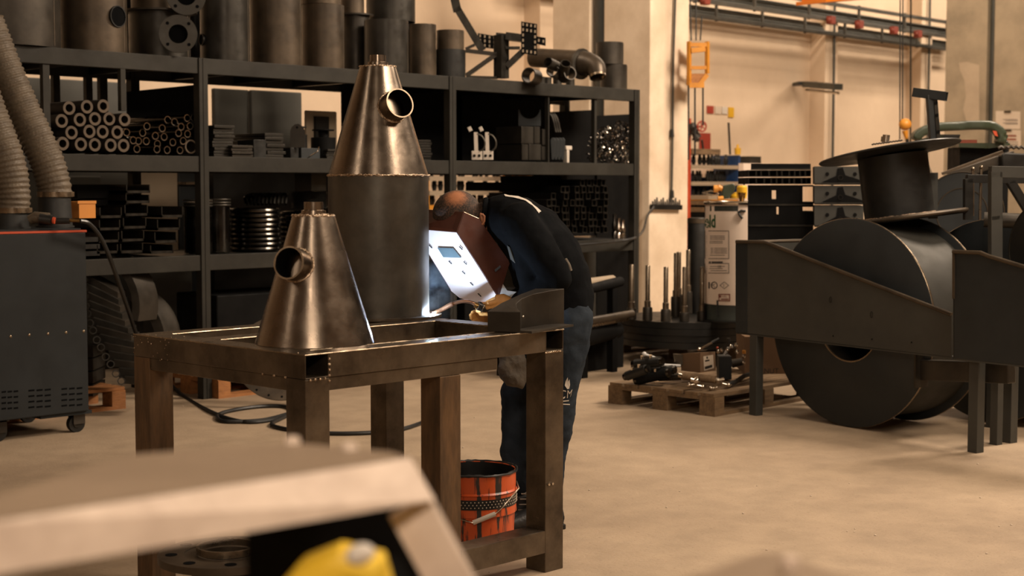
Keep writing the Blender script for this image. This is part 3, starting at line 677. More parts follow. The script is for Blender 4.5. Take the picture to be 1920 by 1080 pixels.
# bracket assembly on the top shelf
DB = dep(aty(930, 140, 8.8))
t = thing('bracket_frame', 'dark welded bracket frame with slotted end plates on the top shelf', 'bracket', aty(935, 148, 8.8))
def pb(a, b, w, h, m='black_edge', nm='strut', d0=0, d1=0, tt=None):
    mb = MB(); mb.bar(atd(*a, DB + d0), atd(*b, DB + d1), w, h); return build(nm, mb, m, tt or t, smooth=0)
pb((848, -20), (858, 22), .03, .07, d1=0); pb((856, 14), (905, 95), .03, .06)
pb((873, 95), (933, 102), .05, .03, 'mill_steel'); pb((933, 100), (874, 142), .05, .035, 'mill_steel'); pb((874, 144), (933, 146), .05, .02, 'mill_steel')
pb((873, 92), (890, 84), .05, .02, 'mill_steel'); pb((940, 66), (940, 147), .09, .09); pb((948, 68), (980, 72), .1, .06); pb((930, 64), (950, 66), .07, .02)
pb((950, 125), (985, 92), .06, .05); pb((948, 90), (975, 90), .08, .02)
def slotplate(px0, px1, py0, py1, D, cols, rows, ztilt=0):
    a = atd(px0, py0, D); b = atd(px1, py0 + 5 * (px1 - px0) / 30, D - .02); c = atd(px1, py1, D - .02); e = atd(px0, py1 - 4, D)
    mb = MB(); mb.prism([a, b, c, e], FW * .012); o = build('end_plate', mb, 'black_steel', t, smooth=0)
    for i in range(cols):
        for j in range(rows):
            if cols > 3 and 0 < i < cols - 1 and 1 < j < rows - 1: continue
            u = (i + .5) / cols; v = (j + .5) / rows
            p = a.lerp(b, u).lerp(e.lerp(c, u), v) - FW * .005; mb = MB(); mb.bar(p - UPZ * .011, p + UPZ * .011, .013, .003, up=FW); build('slot', mb, 'tan_panel', o, smooth=0)
slotplate(977, 1007, 40, 104, DB - .1, 4, 6); slotplate(1006, 1023, 68, 86, DB + .05, 2, 1); slotplate(896, 931, 62, 92, DB + .15, 4, 3)
# large elbow and pipe
t = thing('pipe_elbow', 'large mill steel reducer elbow lying with its pipe on the top shelf', 'pipe', aty(1085, 158, 8.9))
De = dep(aty(1080, 120, 8.85))
mb = MB(); mb.cyl(atd(1000, 108, De + .35), atd(1085, 113, De), .085, .085, 32); build('pipe', mb, 'mill_steel_brown', t)
mb = MB(); mb.lathe([(.10, -.01), (.135, -.01), (.135, .012), (.10, .012)], atd(1090, 120, De - .03), (atd(1085, 113, De) - atd(1000, 108, De + .35)), 36, closed=True); build('flange', mb, 'drum_steel', t)
mb = MB(); pts = bez([atd(1088, 118, De), atd(1104, 120, De - .05), atd(1117, 127, De - .1), atd(1121, 145, De - .14)], 6)
mb.tube(pts, [.115 - .045 * k / (len(pts) - 1) for k in range(len(pts))], 28, cap=False); build('elbow', mb, 'mill_steel_brown', t)
mb = MB(); mb.pipe(pts[-1] - (pts[-1] - pts[-2]).normalized() * .03, pts[-1], .073, .066, 28); build('rim', mb, 'edge_bright', t)
# short pipe offcuts near the elbow
for i, (px, py, rp, dx, dy, lb) in enumerate(((993, 142, 15, -.6, .1, 'dark pipe offcut lying open towards the camera, leftmost of the small pile'), (1037, 133, 12, -.5, .2, 'pipe offcut with a bright rim in the middle of the small pile'),
        (1067, 138, 13, .5, .2, 'dark pipe offcut leaning against the elbow'), (1030, 118, 10, -.8, .3, 'upper pipe offcut tilted on the small pile'), (1060, 122, 10, .2, .9, 'upper right pipe offcut on the small pile'))):
    D = DB - .02 - .02 * i; c = atd(px, py, D); ax = (-FW + RT * dx + UPZ * dy).normalized(); r = rp * D / FPX
    mb = MB(); mb.pipe(c - ax * .1, c + ax * .02, r, r * .86, 24); single('pipe_offcut', mb, 'mill_steel' if i != 1 else 'drum_steel', lb, 'pipe', 'pipe offcuts on the top shelf')
for i, px in enumerate((1014, 1026, 1045, 1069)):
    c = aty(px, 150, 8.7); D = dep(c); mb = MB(); mb.pipe((c.x, c.y, LV[0]), (c.x, c.y, LV[0] + .055), 8.5 * D / FPX, 7.3 * D / FPX, 20)
    single('steel_ring', mb, 'mill_steel_grey', 'short upright steel ring at the front of the top shelf, %s from the left' % ORD[i], 'ring', 'short steel rings on the top shelf')

# ------------------------------------------------------------------ middle shelf: pipes and tubes
S1 = 3.375
def endpipe(name, pts, rp, Y, L, ri, m_end, m_side, m_bore, lab, grp, cat, jit=.0):
    """pipes lying across the shelf; every pipe is its own thing"""
    protos = {}
    for lb, px, py in pts:
        c = aty(px, py, Y); r = rp * dep(c) / FPX
        if 'p' not in protos:
            t = thing(name, lb, cat, c, group=grp)
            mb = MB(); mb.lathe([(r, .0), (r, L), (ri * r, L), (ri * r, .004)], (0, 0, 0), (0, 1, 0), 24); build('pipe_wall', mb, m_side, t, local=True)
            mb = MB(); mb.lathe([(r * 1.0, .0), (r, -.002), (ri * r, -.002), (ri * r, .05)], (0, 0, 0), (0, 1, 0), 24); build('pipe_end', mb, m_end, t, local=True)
            if m_bore: mb = MB(); mb.lathe([(ri * r * .98, .004), (ri * r * .98, .12)], (0, 0, 0), (0, 1, 0), 20); build('bore', mb, m_bore, t, local=True)
            protos['p'] = t
        else: dup(protos['p'], c + V((0, random.uniform(-jit, jit), 0)), label=lb)
rows = [[(437, 684), (547, 676), (648, 672)], [(392, 765), (498, 758), (601, 752), (689, 752), (781, 757)], [(452, 839), (558, 832), (648, 834), (735, 837)], [(390, 909), (510, 913), (605, 916), (694, 919), (777, 921)]]
pts = []
for i, rw in enumerate(rows):
    for j, (a, b) in enumerate(rw):
        rn = ['top', 'second', 'third', 'bottom'][i]
        pts.append(('thick tan pipe end, %s from the left in the %s row of the pile' % (ORD[j], rn), a / S1, b / S1))
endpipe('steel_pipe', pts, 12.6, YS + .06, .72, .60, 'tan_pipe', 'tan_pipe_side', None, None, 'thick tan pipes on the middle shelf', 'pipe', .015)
tb = [(1079, 757), (1107, 772), (1184, 747), (1230, 745), (1197, 798), (910, 800), (1017, 812), (1129, 803), (820, 837), (917, 840), (977, 860), (1040, 866), (1114, 843), (1178, 848), (1230, 846), (829, 888), (879, 892), (931, 893), (1003, 910), (1085, 901), (1140, 892), (847, 943), (980, 945), (1054, 949), (1142, 951)]
tb.sort(key=lambda p: (p[1] // 50, p[0]))
rr = {}
pts = []
for a, b in tb:
    k = b // 50; rr[k] = rr.get(k, 0) + 1
ks = sorted(rr); cnt = {}
for a, b in tb:
    k = b // 50; cnt[k] = cnt.get(k, 0) + 1
    pts.append(('thin shiny tube, %s from the left, %s layer of the pile' % (ORD[cnt[k] - 1], ['top', 'second', 'third', 'fourth', 'fifth', 'bottom', 'lowest'][ks.index(k)]), a / S1, b / S1))
endpipe('steel_tube', pts, 7.0, YS + .07, .62, .78, 'chrome', 'shiny_tube', 'tube_bore', None, 'thin shiny tubes on the middle shelf', 'tube', .04)
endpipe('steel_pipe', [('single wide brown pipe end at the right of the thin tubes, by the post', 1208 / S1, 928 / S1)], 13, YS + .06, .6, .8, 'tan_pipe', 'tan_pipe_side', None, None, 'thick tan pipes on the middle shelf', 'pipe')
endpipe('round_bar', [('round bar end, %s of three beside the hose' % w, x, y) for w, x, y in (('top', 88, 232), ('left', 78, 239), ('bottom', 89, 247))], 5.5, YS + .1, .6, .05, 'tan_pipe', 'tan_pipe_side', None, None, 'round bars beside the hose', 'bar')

# flat bar stacks
def bars(px0, px1, pyt, pyb, n, Y, lab, grp, z=LV[1], mat='mill_steel_grey'):
    a = aty(px0, pyb, Y); b = aty(px1, pyb, Y); D = dep(a); hh = (pyb - pyt) * D / FPX; th = hh / n
    o = None
    for k in range(n):
        if o is None:
            mb = MB(); w = b.x - a.x; mb.box(-w / 2, w / 2, 0, .4, .001, th * .82); o = build('flat_bar', mb, mat, local=True, smooth=0, bevel=.001); q = o
        else: q = o.copy(); COL.objects.link(q)
        q.location = ((a.x + b.x) / 2 + random.uniform(-.012, .012), Y + random.uniform(0, .02), z + .001 + k * th); q.rotation_euler = (0, 0, random.uniform(-.02, .02))
        tag(q, '%s, number %s from the bottom' % (lab, ORD[k]), 'flat bar', grp)
bars(402, 440, 233, 293, 10, YS + .12, 'flat steel bar in the tall stack beside the shelf post', 'tall flat bar stack')
bars(438, 477, 270, 293, 4, YS + .08, 'short flat bar in the low stack near the post', 'low flat bar stack', mat='mill_steel')
bars(500, 534, 246, 293, 7, YS + .14, 'flat bar in the stack left of the arched plate', 'flat bar stack left of the arched plate')
bars(614, 640, 276, 294, 4, YS + .1, 'flat bar in the small stack left of the large cone', 'flat bar stack left of the large cone')
bars(786, 810, 258, 297, 8, YS + .12, 'flat bar in the stack right of the large cone', 'flat bar stack right of the large cone')
# arched plate with hole
D = dep(aty(558, 270, YS + .1)); mb = MB()
pl = [atd(544, 277, D), atd(544, 246, D), atd(547, 238, D), atd(553, 233, D), atd(560, 232, D), atd(566, 236, D), atd(571, 244, D), atd(572, 276, D)]
t = thing('lifting_plate', 'pale arched steel plate with an eye hole on the middle shelf', 'plate', pl[0])
mb.prism(pl, FW * .012); build('plate', mb, 'mill_steel_grey', t, smooth=0)
mb = MB(); q = atd(557, 239, D) - FW * .001; mb.cyl(q, q - FW * .001, .009, None, 14); build('eye', mb, 'black_steel', t)
for i, (px0, px1, pyt, pyb, m, lb) in enumerate(((545, 560, 277, 293, 'dark_steel', 'dark block under the arched plate'), (565, 600, 278, 294, 'plate_blue', 'dark wedge block right of the arched plate'), (476, 499, 262, 293, 'dark_steel', 'dark block between the flat bar stacks'), (575, 590, 252, 277, 'dark_steel', 'round dark part behind the wedge block'), (604, 640, 258, 276, 'black_steel', 'black flanged hub left of the large cone'))):
    a = aty(px0, pyb, YS + .12); b = aty(px1, pyt, YS + .12); mb = MB()
    if i in (3, 4): c = (a + b) / 2; mb.cyl((c.x, c.y + .1, LV[1]), (c.x, c.y + .1, b.z), (b.x - a.x) / 2, (b.x - a.x) / 2, 20); mb.cyl((c.x, c.y + .1, b.z), (c.x, c.y + .1, b.z + .05), (b.x - a.x) / 5, None, 16); mb.cyl((c.x, c.y + .1, b.z + .05), (c.x, c.y + .1, b.z + .06), (b.x - a.x) / 2.2, None, 20)
    else: mb.box(a.x, b.x, a.y, a.y + .2, LV[1], b.z)
    single('steel_part', mb, m, lb, 'part', bevel=.003)
mb = MB(); mb.tube(bez([atd(598, 275, D - .02), atd(596, 282, D - .02), atd(592, 286, D - .02), V((atd(590, 293, D - .02).x, YS + .08, LV[1] + .002))], 4), .004, 6); single('bright_strip', mb, 'chrome', 'thin curled bright strip at the front of the middle shelf', 'strip')

# white clamps, blocks, rounded plates
for i, px in enumerate((893, 914)):
    Y = YS + .05; D = dep(aty(px, 270, Y)); t = thing('saddle_clamp', ['white D shaped clamp, left one on the middle shelf', 'white D shaped clamp, right one on the middle shelf'][i], 'clamp', (atd(px + 3, 300, D).x, atd(px + 3, 300, D).y, LV[1]), group='white clamps')
    mb = MB(); mb.bar(atd(px + 1, 283, D), atd(px + 1, 300, D), .085, .012, up=FW); build('foot_plate', mb, 'white_plastic', t, smooth=0, bevel=.004)
    for s in (-1, 1):
        q = atd(px + 1 + s * 4.5, 292, D) - FW * .007; mb = MB(); mb.cyl(q, q - FW * .002, .012, None, 14); build('hole', mb, 'black_steel', t)
    mb = MB(); mb.bar(atd(px - 1, 248, D), atd(px, 284, D), .03, .01, up=FW); build('stem', mb, 'white_plastic', t, smooth=0)
    mb = MB(); mb.tube(bez([atd(px + 1, 251, D), atd(px + 10, 255, D), atd(px + 16, 266, D), atd(px + 14, 278, D), atd(px + 4, 286, D)], 6), .007, 8); build('bow', mb, 'drum_steel', t)
    mb = MB(); mb.bar(atd(px - 14, 238, D + .1), atd(px - 10, 246, D + .1), .03, .008, up=FW); build('ear', mb, 'white_plastic', t, smooth=0, bevel=.003)
blk = [(978, 1001, 237, 269), (1002, 1013, 237, 269), (1017, 1029, 242, 272), (979, 991, 270, 300), (992, 1015, 270, 300), (1016, 1029, 274, 300)]
for i, (x0, x1, y0, y1) in enumerate(blk):
    Y = YS + .06; a = aty(x0, y1, Y); b = aty(x1, y0, Y); mb = MB(); mb.box(a.x, b.x - .004, Y, Y + .3, max(LV[1], a.z), b.z - .004)
    single('steel_block', mb, 'mill_steel_grey', 'grey steel block, %s of the %s row right of the clamps' % (['left', 'middle', 'right'][i % 3], ['upper', 'lower'][i // 3]), 'block', 'grey steel blocks', bevel=.003, smooth=0)
# plate with half round cut behind the blocks
D = dep(aty(990, 230, YS + .35)); pl = [atd(972, 236, D), atd(972, 206, D)] + [atd(993 + 19 * math.cos(q), 205 + 18 * math.sin(q), D) for q in [PI - PI * k / 12 for k in range(13)]] + [atd(1014, 206, D), atd(1014, 236, D)]
mb = MB(); mb.prism(pl, FW * .02); single('saddle_plate', mb, 'plate_blue', 'dark plate with a half round cut standing behind the grey blocks', 'plate', smooth=0)
for i in range(4):
    D = dep(aty(1035 + i * 5, 280, YS + .08)); x = 1034 + i * 6
    mb = MB(); pl = [atd(x, 299, D), atd(x - 2, 262, D), atd(x + 1, 258, D), atd(x + 5, 258, D), atd(x + 8, 263, D), atd(x + 6, 294, D), atd(x + 4, 300, D)]
    mb.prism(pl, FW * .12); single('rounded_plate', mb, 'plate_blue', 'dark rounded plate leaning upright, %s from the grey blocks' % ORD[i], 'plate', 'dark rounded plates', smooth=0, bevel=.003)
for i in range(3):
    D = dep(aty(1038 + i * 4, 280, YS + .2)); x = 1030 + i * 4
    mb = MB(); mb.tube(bez([atd(x, 213, D), atd(x + 6, 222, D), atd(x + 12, 248, D)], 4), .012, 8); single('bent_bar', mb, 'black_edge', 'dark bent bar leaning above the rounded plates, %s from the left' % ORD[i], 'bar', 'bent bars above the rounded plates')
mb = MB(); a = aty(1062, 281, YS + .1); mb.box(a.x, a.x + .075, a.y, a.y + .05, a.z, a.z + .035); mb.box(a.x + .01, a.x + .04, a.y, a.y + .05, LV[1], a.z); single('plastic_cap', mb, 'white_plastic', 'small white cap on the middle shelf next to the rounded plates', 'cap', bevel=.005)
# jumble of shiny bent clamps at the end of the middle shelf
rnd = random.Random(11); proto = []
for k in range(4):
    mb = MB(); r = .022 + .006 * k; mb.tube([(r * math.cos(q), r * math.sin(q), .006 * math.sin(3 * q)) for q in [PI * 1.35 * j / 10 for j in range(11)]], .0055, 6); mb.sph((r, 0, 0), .007, seg=8, rings=6)
    proto.append(build('bent_clip', mb, 'chrome' if k == 1 else 'shiny_tube', local=True)); 
xs0 = aty(1123, 260, YS + .1).x; xs1 = aty(1192, 260, YS + .1).x
for k in range(140):
    o = proto[k] if k < 4 else proto[k % 4].copy()
    if k >= 4: COL.objects.link(o)
    lay = k // 20; u = (k % 20) / 19
    x = xs0 + (xs1 - xs0) * u + rnd.uniform(-.02, .02); top = .10 + .26 * (.45 + .55 * u)
    o.location = (x, YS + .1 + rnd.uniform(0, .12), LV[1] + .035 + (top - .02) * lay / 6 + rnd.uniform(0, .01)); o.rotation_euler = (rnd.uniform(.6, 2.4), rnd.uniform(0, 6), rnd.uniform(0, 6))
    tag(o, 'shiny bent clip in the jumbled pile at the right end of the middle shelf', 'clip', 'jumbled clips on the middle shelf')

# ------------------------------------------------------------------ lower shelf
def chan(px0, px1, pyt, pyb, label, Y=YS + .08):
    a = aty(px0, pyb, Y); b = aty(px1, pyt, Y); t_ = .006; zb = max(a.z, LV[2] + .001); L = .75
    mb = MB(); w = .016
    mb.box(a.x, b.x, Y, Y + L, zb, zb + w); mb.box(a.x, a.x + t_, Y, Y + L, zb, b.z); mb.box(b.x - t_, b.x, Y, Y + L, zb, b.z)
    single('steel_channel', mb, 'black_edge', label, 'steel channel', 'steel channels on the lower shelf', smooth=0)
for i, (x0, x1, y0, y1) in enumerate(((237, 281, 345, 363), (236, 280, 364, 382), (234, 277, 383, 406), (231, 274, 407, 430), (228, 270, 431, 454), (226, 268, 455, 476))):
    chan(x0, x1, y0 + 1, y1 - 1, 'dark steel channel, %s down in the tall middle stack' % ORD[i])
for i, (x0, x1, y0, y1) in enumerate(((303, 343, 386, 409), (295, 337, 410, 433), (290, 331, 434, 457), (282, 325, 458, 477))):
    chan(x0, x1, y0 + 1, y1 - 1, 'dark steel channel, %s down in the stack next to the coiled rings' % ORD[i])
for i, (x0, x1, y0, y1) in enumerate(((187, 228, 388, 410), (186, 225, 411, 433), (184, 223, 434, 456), (182, 221, 457, 477))):
    chan(x0, x1, y0 + 1, y1 - 1, 'dark steel channel, %s down in the left stack beside the extractor' % ORD[i])
for i, (x0, x1, y0, y1) in enumerate(((145, 235, 346, 372), (150, 235, 374, 386))):
    a = aty(x0, y1, YS + .3); b = aty(x1, y0, YS + .3); mb = MB(); mb.box(a.x, b.x, YS + .3, YS + .7, a.z, b.z); single('steel_beam', mb, 'black_steel', 'black beam lying behind the channel stacks, %s one' % ['upper', 'lower'][i], 'beam', smooth=0)
for k in range(3):
    a = aty(145, 420 + 18 * k, YS + .08); mb = MB(); mb.box(a.x, a.x + .16, YS + .08, YS + .7, LV[2] + .12 - k * .045 - .04 + .03, LV[2] + .12 - k * .045 + .02); single('flat_bar', mb, 'dark_steel', 'dark flat bar beside the extractor on the lower shelf, %s down' % ORD[k], 'flat bar', smooth=0)
t = thing('storage_bin', 'bright orange cardboard bin front on the lower shelf above the extractor', 'box', aty(156, 410, YS + .02))
a = aty(141, 409, YS); b = aty(171, 378, YS); mb = MB(); mb.box(a.x, b.x, YS - .05, YS + .2, a.z, b.z); build('body', mb, 'orange_card', t, smooth=0)
mb = MB(); mb.box(a.x - .012, b.x + .004, YS - .055, YS - .045, b.z - .012, b.z + .006); build('lip', mb, 'orange_card', t, smooth=0)
# stacks of rings
def ring_stack(px0, px1, pyt, pyb, n, label, grp, Y, mat='shiny_tube', tr=.45):
    c = aty((px0 + px1) / 2, pyb, Y); D = dep(c); r = (px1 - px0) / 2 * D / FPX; z0 = LV[2] + .002; hh = (pyb - pyt) * D / FPX; th = hh / n; o = None
    for k in range(n):
        if o is None:
            q = th * tr; mb = MB(); mb.tube([((r - q) * math.cos(2 * PI * j / 40), (r - q) * math.sin(2 * PI * j / 40), 0) for j in range(40)], q, 8, closed=True); mb.lathe([(r - 2 * q, -q * .5), (r - 2 * q, q * .5), (r * .55, q * .5), (r * .55, -q * .5)], (0, 0, 0), (0, 0, 1), 40, closed=True)
            o = build('steel_ring', mb, mat, local=True); p = o
        else: p = o.copy(); COL.objects.link(p)
        p.location = (c.x + random.uniform(-.006, .006), c.y + random.uniform(-.006, .006), z0 + th * (k + .5)); tag(p, '%s, %s from the bottom' % (label, ORD[k] if k < 13 else 'number %d' % (k + 1)), 'ring', grp)
ring_stack(430, 527, 388, 468, 9, 'dark ring in the wide stack left of the small cone', 'wide ring stack', YS + .33)
ring_stack(524, 610, 398, 468, 8, 'dark ring in the stack behind the small cone tip', 'ring stack behind the small cone', YS + .4)
ring_stack(378, 430, 376, 472, 20, 'thin ring in the tall stack right of the shelf post', 'tall thin ring stack right of the post', YS + .25, 'drum_steel') if False else None
for (x0, x1, lb) in ((346, 398, 'stack of thin coiled strip left behind the shelf post'), (384, 432, 'stack of thin coiled strip right behind the shelf post')):
    c = aty((x0 + x1) / 2, 470, YS + .3); D = dep(c); r = (x1 - x0) / 2 * D / FPX; z0 = LV[2] + .002; H = 96 * D / FPX; pr = []
    for k in range(40): pr += [(r - .004, z0 + H * k / 40), (r, z0 + H * (k + .3) / 40), (r, z0 + H * (k + .7) / 40)]
    pr = [(r * .6, z0)] + pr + [(r * .6, z0 + H)]
    t = thing('strip_coil', lb, 'coil', (c.x, c.y, z0), group='coiled strip stacks')
    mb = MB(); mb.lathe(pr, (c.x, c.y, 0), (0, 0, 1), 36, closed=True); build('winding', mb, 'shiny_tube', t)
    for q in (.92, .97, 1.03):
        mb = MB(); mb.tube([(c.x + r * 1.02 * math.cos(2 * PI * j / 36), c.y + r * 1.02 * math.sin(2 * PI * j / 36), z0 + H * q) for j in range(36)], .006, 6, closed=True); build('end_ring', mb, 'drum_steel', t)
z1 = LV[2] + 82 * dep(aty(480, 468, YS + .33)) / FPX
c = aty(498, 380, YS + .3); mb = MB()
for k in range(9):
    x = c.x + (k - 4) * .035; mb.tube(bez([(x - .02, c.y - .08, z1 + .02), (x + .02, c.y - .03, z1 + .09), (x - .01, c.y + .04, z1 + .07), (x + .03, c.y + .08, z1 + .02)], 5), .012, 8)
single('chain_coil', mb, 'shiny_tube', 'shiny loop of chain lying on the wide ring stack', 'chain')
c = aty(580, 390, YS + .45); D = dep(c); z0 = LV[2] + 74 * D / FPX; mb = MB(); pr = [(.06, z0)]
for k in range(12): pr += [(.135, z0 + k * .011), (.14, z0 + (k + .5) * .011)]
pr += [(.06, z0 + .135)]; mb.lathe(pr, (c.x, c.y, 0), (0, 0, 1), 32, closed=True); single('wire_spool', mb, 'dark_steel', 'dark ribbed spool on the rings behind the small cone tip', 'spool')
a = aty(584, 358, YS + .2); mb = MB(); mb.box(a.x, a.x + .14, a.y, a.y + .2, a.z, a.z + .13); single('steel_box', mb, 'mill_steel_grey', 'small grey box on the spool left of the tall vessel', 'box', smooth=0)
a = aty(335, 346, 10.31); mb = MB(); mb.box(a.x, a.x + .2, 10.31, 10.349, a.z, a.z + .02)
single('door_handle_bar', mb, 'edge_bright', 'short bright handle bar on the dark cabinet behind the coils', 'handle')

# square tubes
cols = [(1135, 326), (1122, 331), (1109, 336), (1096, 333), (1083, 338), (1070, 345), (1057, 348), (1044, 361), (1031, 374)]
proto = None; p = 12.6
for ci, (x, top) in enumerate(cols):
    n = int((437 - top) // p)
    for k in range(n):
        if x < 1100 and k < (1100 - x) / 13 - 1.5 and x < 1085: pass
        py = 437 - (k + .5) * p; cc = aty(x + random.uniform(-1, 1) + k * .15, py, YS + .06); lb = 'square tube end, column %s from the right, %s up from the shelf' % (ORD[ci], ORD[k])
        if proto is None:
            s = 11.6 * dep(cc) / FPX
            t = thing('square_tube', lb, 'square tube', cc, group='square tubes on the lower shelf'); L = .75; h = s / 2; w = h - .006
            mb = MB(); mb.bar((0, 0.003, 0), (0, L, 0), s, s, hollow=.005); build('tube', mb, 'black_steel', t, local=True, smooth=0)
            mb = MB(); mb.bar((0, 0, 0), (0, .003, 0), s, s, hollow=.0055); build('cut_end', mb, 'black_edge', t, local=True, smooth=0); proto = t
        else:
            o = dup(proto, cc + V((0, random.uniform(-.03, .05), 0)), label=lb); o.rotation_euler = (0, random.uniform(-.07, .07), random.uniform(-.01, .01))
for i, (y0, y1, x0) in enumerate(((330, 342, 985), (342, 358, 920), (358, 372, 1005))):
    a = aty(x0, y1, YS + .3); b = aty(1060, y0, YS + .3); mb = MB(); mb.box(a.x, b.x, YS + .35, YS + .6, a.z, b.z); single('steel_beam', mb, 'black_steel', 'black beam lying behind the square tubes, %s one' % ['top', 'middle', 'bottom'][i], 'beam', smooth=0)
for i, (px, y0, w) in enumerate(((1152, 401, 5), (1160, 409, 4.5), (1168, 412, 4.5))):
    c = aty(px, 438, YS + .08); D = dep(c); z0 = LV[2]; zt = zat(y0, D); mb = MB(); r = w * D / FPX; H = zt - z0
    mb.lathe([(.0001, 0), (r, 0), (r, H * .25), (r * .7, H * .3), (r, H * .4), (r, H * .6), (r * .6, H * .7), (r * .7, H), (.0001, H)], (c.x, c.y, z0), (0, 0, 1), 16)
    single('threaded_fitting', mb, 'chrome' if i else 'shiny_tube', 'small turned fitting on the lower shelf by the square tubes, %s from the left' % ORD[i], 'fitting', 'turned fittings on the lower shelf')

# dark cabinets standing behind the shelving
for (x0, x1, y, z, m, lb) in ((2.2, 5.0, 10.75, 1.55, 'dark_steel', 'long dark cabinet standing behind the left shelving bay'), (5.2, 7.9, 10.7, 1.5, 'dark_steel', 'long dark cabinet standing behind the middle shelving bay'),
        (9.3, 10.9, 9.98, 0.9, 'dark_steel', 'low dark cabinet behind the right end of the shelving')):
    mb = MB(); mb.box(x0, x1, y, y + .5, 0, z); t = thing('dark_cabinet', lb, 'cabinet', ((x0 + x1) / 2, y, 0)); build('body', mb, m, t, smooth=0, bevel=.008)
    mb = MB(); mb.box(x0 + (x1 - x0) * .49, x0 + (x1 - x0) * .494, y - .004, y, .05, z - .05); build('door_gap', mb, 'black_steel', t, smooth=0)

# ================================================================== WELDING TABLE
TX0, TX1, TY0, TY1, TZ = 2.985, 4.215, 3.80, 4.80, 0.915
TW, TH = 0.10, 0.080
t = thing('welding_table', 'brown steel welding frame table of square tube in the middle of the floor', 'table', ((TX0 + TX1) / 2, (TY0 + TY1) / 2, 0)); TABLE = t
def rail(nm, p0, p1, w, h, hol=.005, m='table_steel', up=(0, 0, 1), z=TZ):
    mb = MB(); mb.bar(p0, p1, w, h, up=up, hollow=hol); return build(nm, mb, m, t, smooth=0, bevel=.005)
zc = TZ - TH / 2
rail('side_rail', (TX0 + TW / 2, TY0, zc), (TX0 + TW / 2, TY1, zc), TW, TH); rail('side_rail', (TX1 - TW / 2, TY0 , zc), (TX1 - TW / 2, TY1, zc), TW, TH)
for y in (TY0 + TW / 2, 4.45, TY1 - TW / 2): rail('long_rail', (TX0 + TW, y, zc), (TX1 - TW, y, zc), TW, TH)
# second smaller rail welded under the top frame
z2 = TZ - TH - .022
for p0, p1 in (((TX0 + TW, TY0 + .05, z2), (TX1 - TW - .25, TY0 + .05, z2)), ((TX0 + .05, TY0 + TW, z2), (TX0 + .05, TY1 - TW, z2))): rail('under_rail', p0, p1, .09, .044)
legs = [(TX0 + .05, TY0 + .05, 'table_steel'), (TX0 + .05, TY1 - .05, 'rust_leg'), (TX1 - .05, TY0 + .05, 'table_steel'), (TX1 - .05, TY1 - .05, 'table_steel'), (3.63, TY0 + .055, 'rust_leg')]
for x, y, m in legs:
    mb = MB(); ztop = TZ - TH - .001 if x != 3.63 else TZ - TH - .045
    mb.bar((x, y, 0), (x, y, ztop), TW, TW, up=(0, 1, 0), hollow=.005); o = build('leg', mb, m, t, smooth=0, bevel=.004)
mb = MB(); mb.bar((3.68, TY0 + .05, .118), (TX1 - TW, TY0 + .05, .118), .10, .085, hollow=.004); build('bottom_rail', mb, 'table_steel', t, smooth=0, bevel=.003)
mb = MB()
for k in range(3):
    c = V((TX1 - .065 + .02 * (k - 1), TY0 - .001, .335 - .0)); 
    if k < 2: mb.cyl(c, c - V((0, .006, 0)), .006, .005, 10)
build('screw', mb, 'chrome', t)
# bright wires standing in for the light caught along the tube edges
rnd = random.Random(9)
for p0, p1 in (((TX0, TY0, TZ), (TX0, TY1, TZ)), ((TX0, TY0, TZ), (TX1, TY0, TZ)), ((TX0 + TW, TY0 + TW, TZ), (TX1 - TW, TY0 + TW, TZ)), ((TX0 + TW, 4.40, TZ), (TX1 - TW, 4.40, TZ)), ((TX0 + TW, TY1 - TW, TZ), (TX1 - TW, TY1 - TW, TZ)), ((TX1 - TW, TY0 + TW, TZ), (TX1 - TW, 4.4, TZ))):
    n = 60; mb = MB(); mb.tube([V(p0).lerp(V(p1), k / n) - V((0, 0, .0012)) for k in range(n + 1)], [.0022 * (1 + rnd.uniform(-.35, .5)) for k in range(n + 1)], 6); build('edge_highlight', mb, 'edge_bright', t)
# weld tacks around the open tube ends
mb = MB()
for (x, y, z) in [(TX0 + .098, TY0 - .001, TZ - .02 - .018 * k) for k in range(5)] + [(TX0 + .02 + .02 * k, TY0 - .001, TZ - TH - .003) for k in range(4)] + [(TX1 - .1 + .01 * k, TY0 - .001, TZ - TH - .002) for k in range(9)] + [(TX0 - .001, TY0 + .1 + .06 * k, TZ - TH + .0) for k in range(3)]:
    mb.sph((x, y, z), .0045, seg=8, rings=6)
build('weld_tack', mb, 'weld_bead', t)
rnd = random.Random(3); mb = MB()
for k in range(60):
    q = rnd.random(); p = (TX0 + rnd.random() * 1.2, TY0 + rnd.choice([.02, .05, .08]), TZ) if q < .5 else ((TX0 + rnd.choice([.02, .07]), TY0 + rnd.random(), TZ) if q < .8 else (TX0 - .001, TY0 + .7 + .3 * rnd.random(), TZ - .1 * rnd.random()))
    mb.sph(p, .0022, seg=6, rings=4)
build('spatter', mb, 'weld_bead', t, kind='stuff')

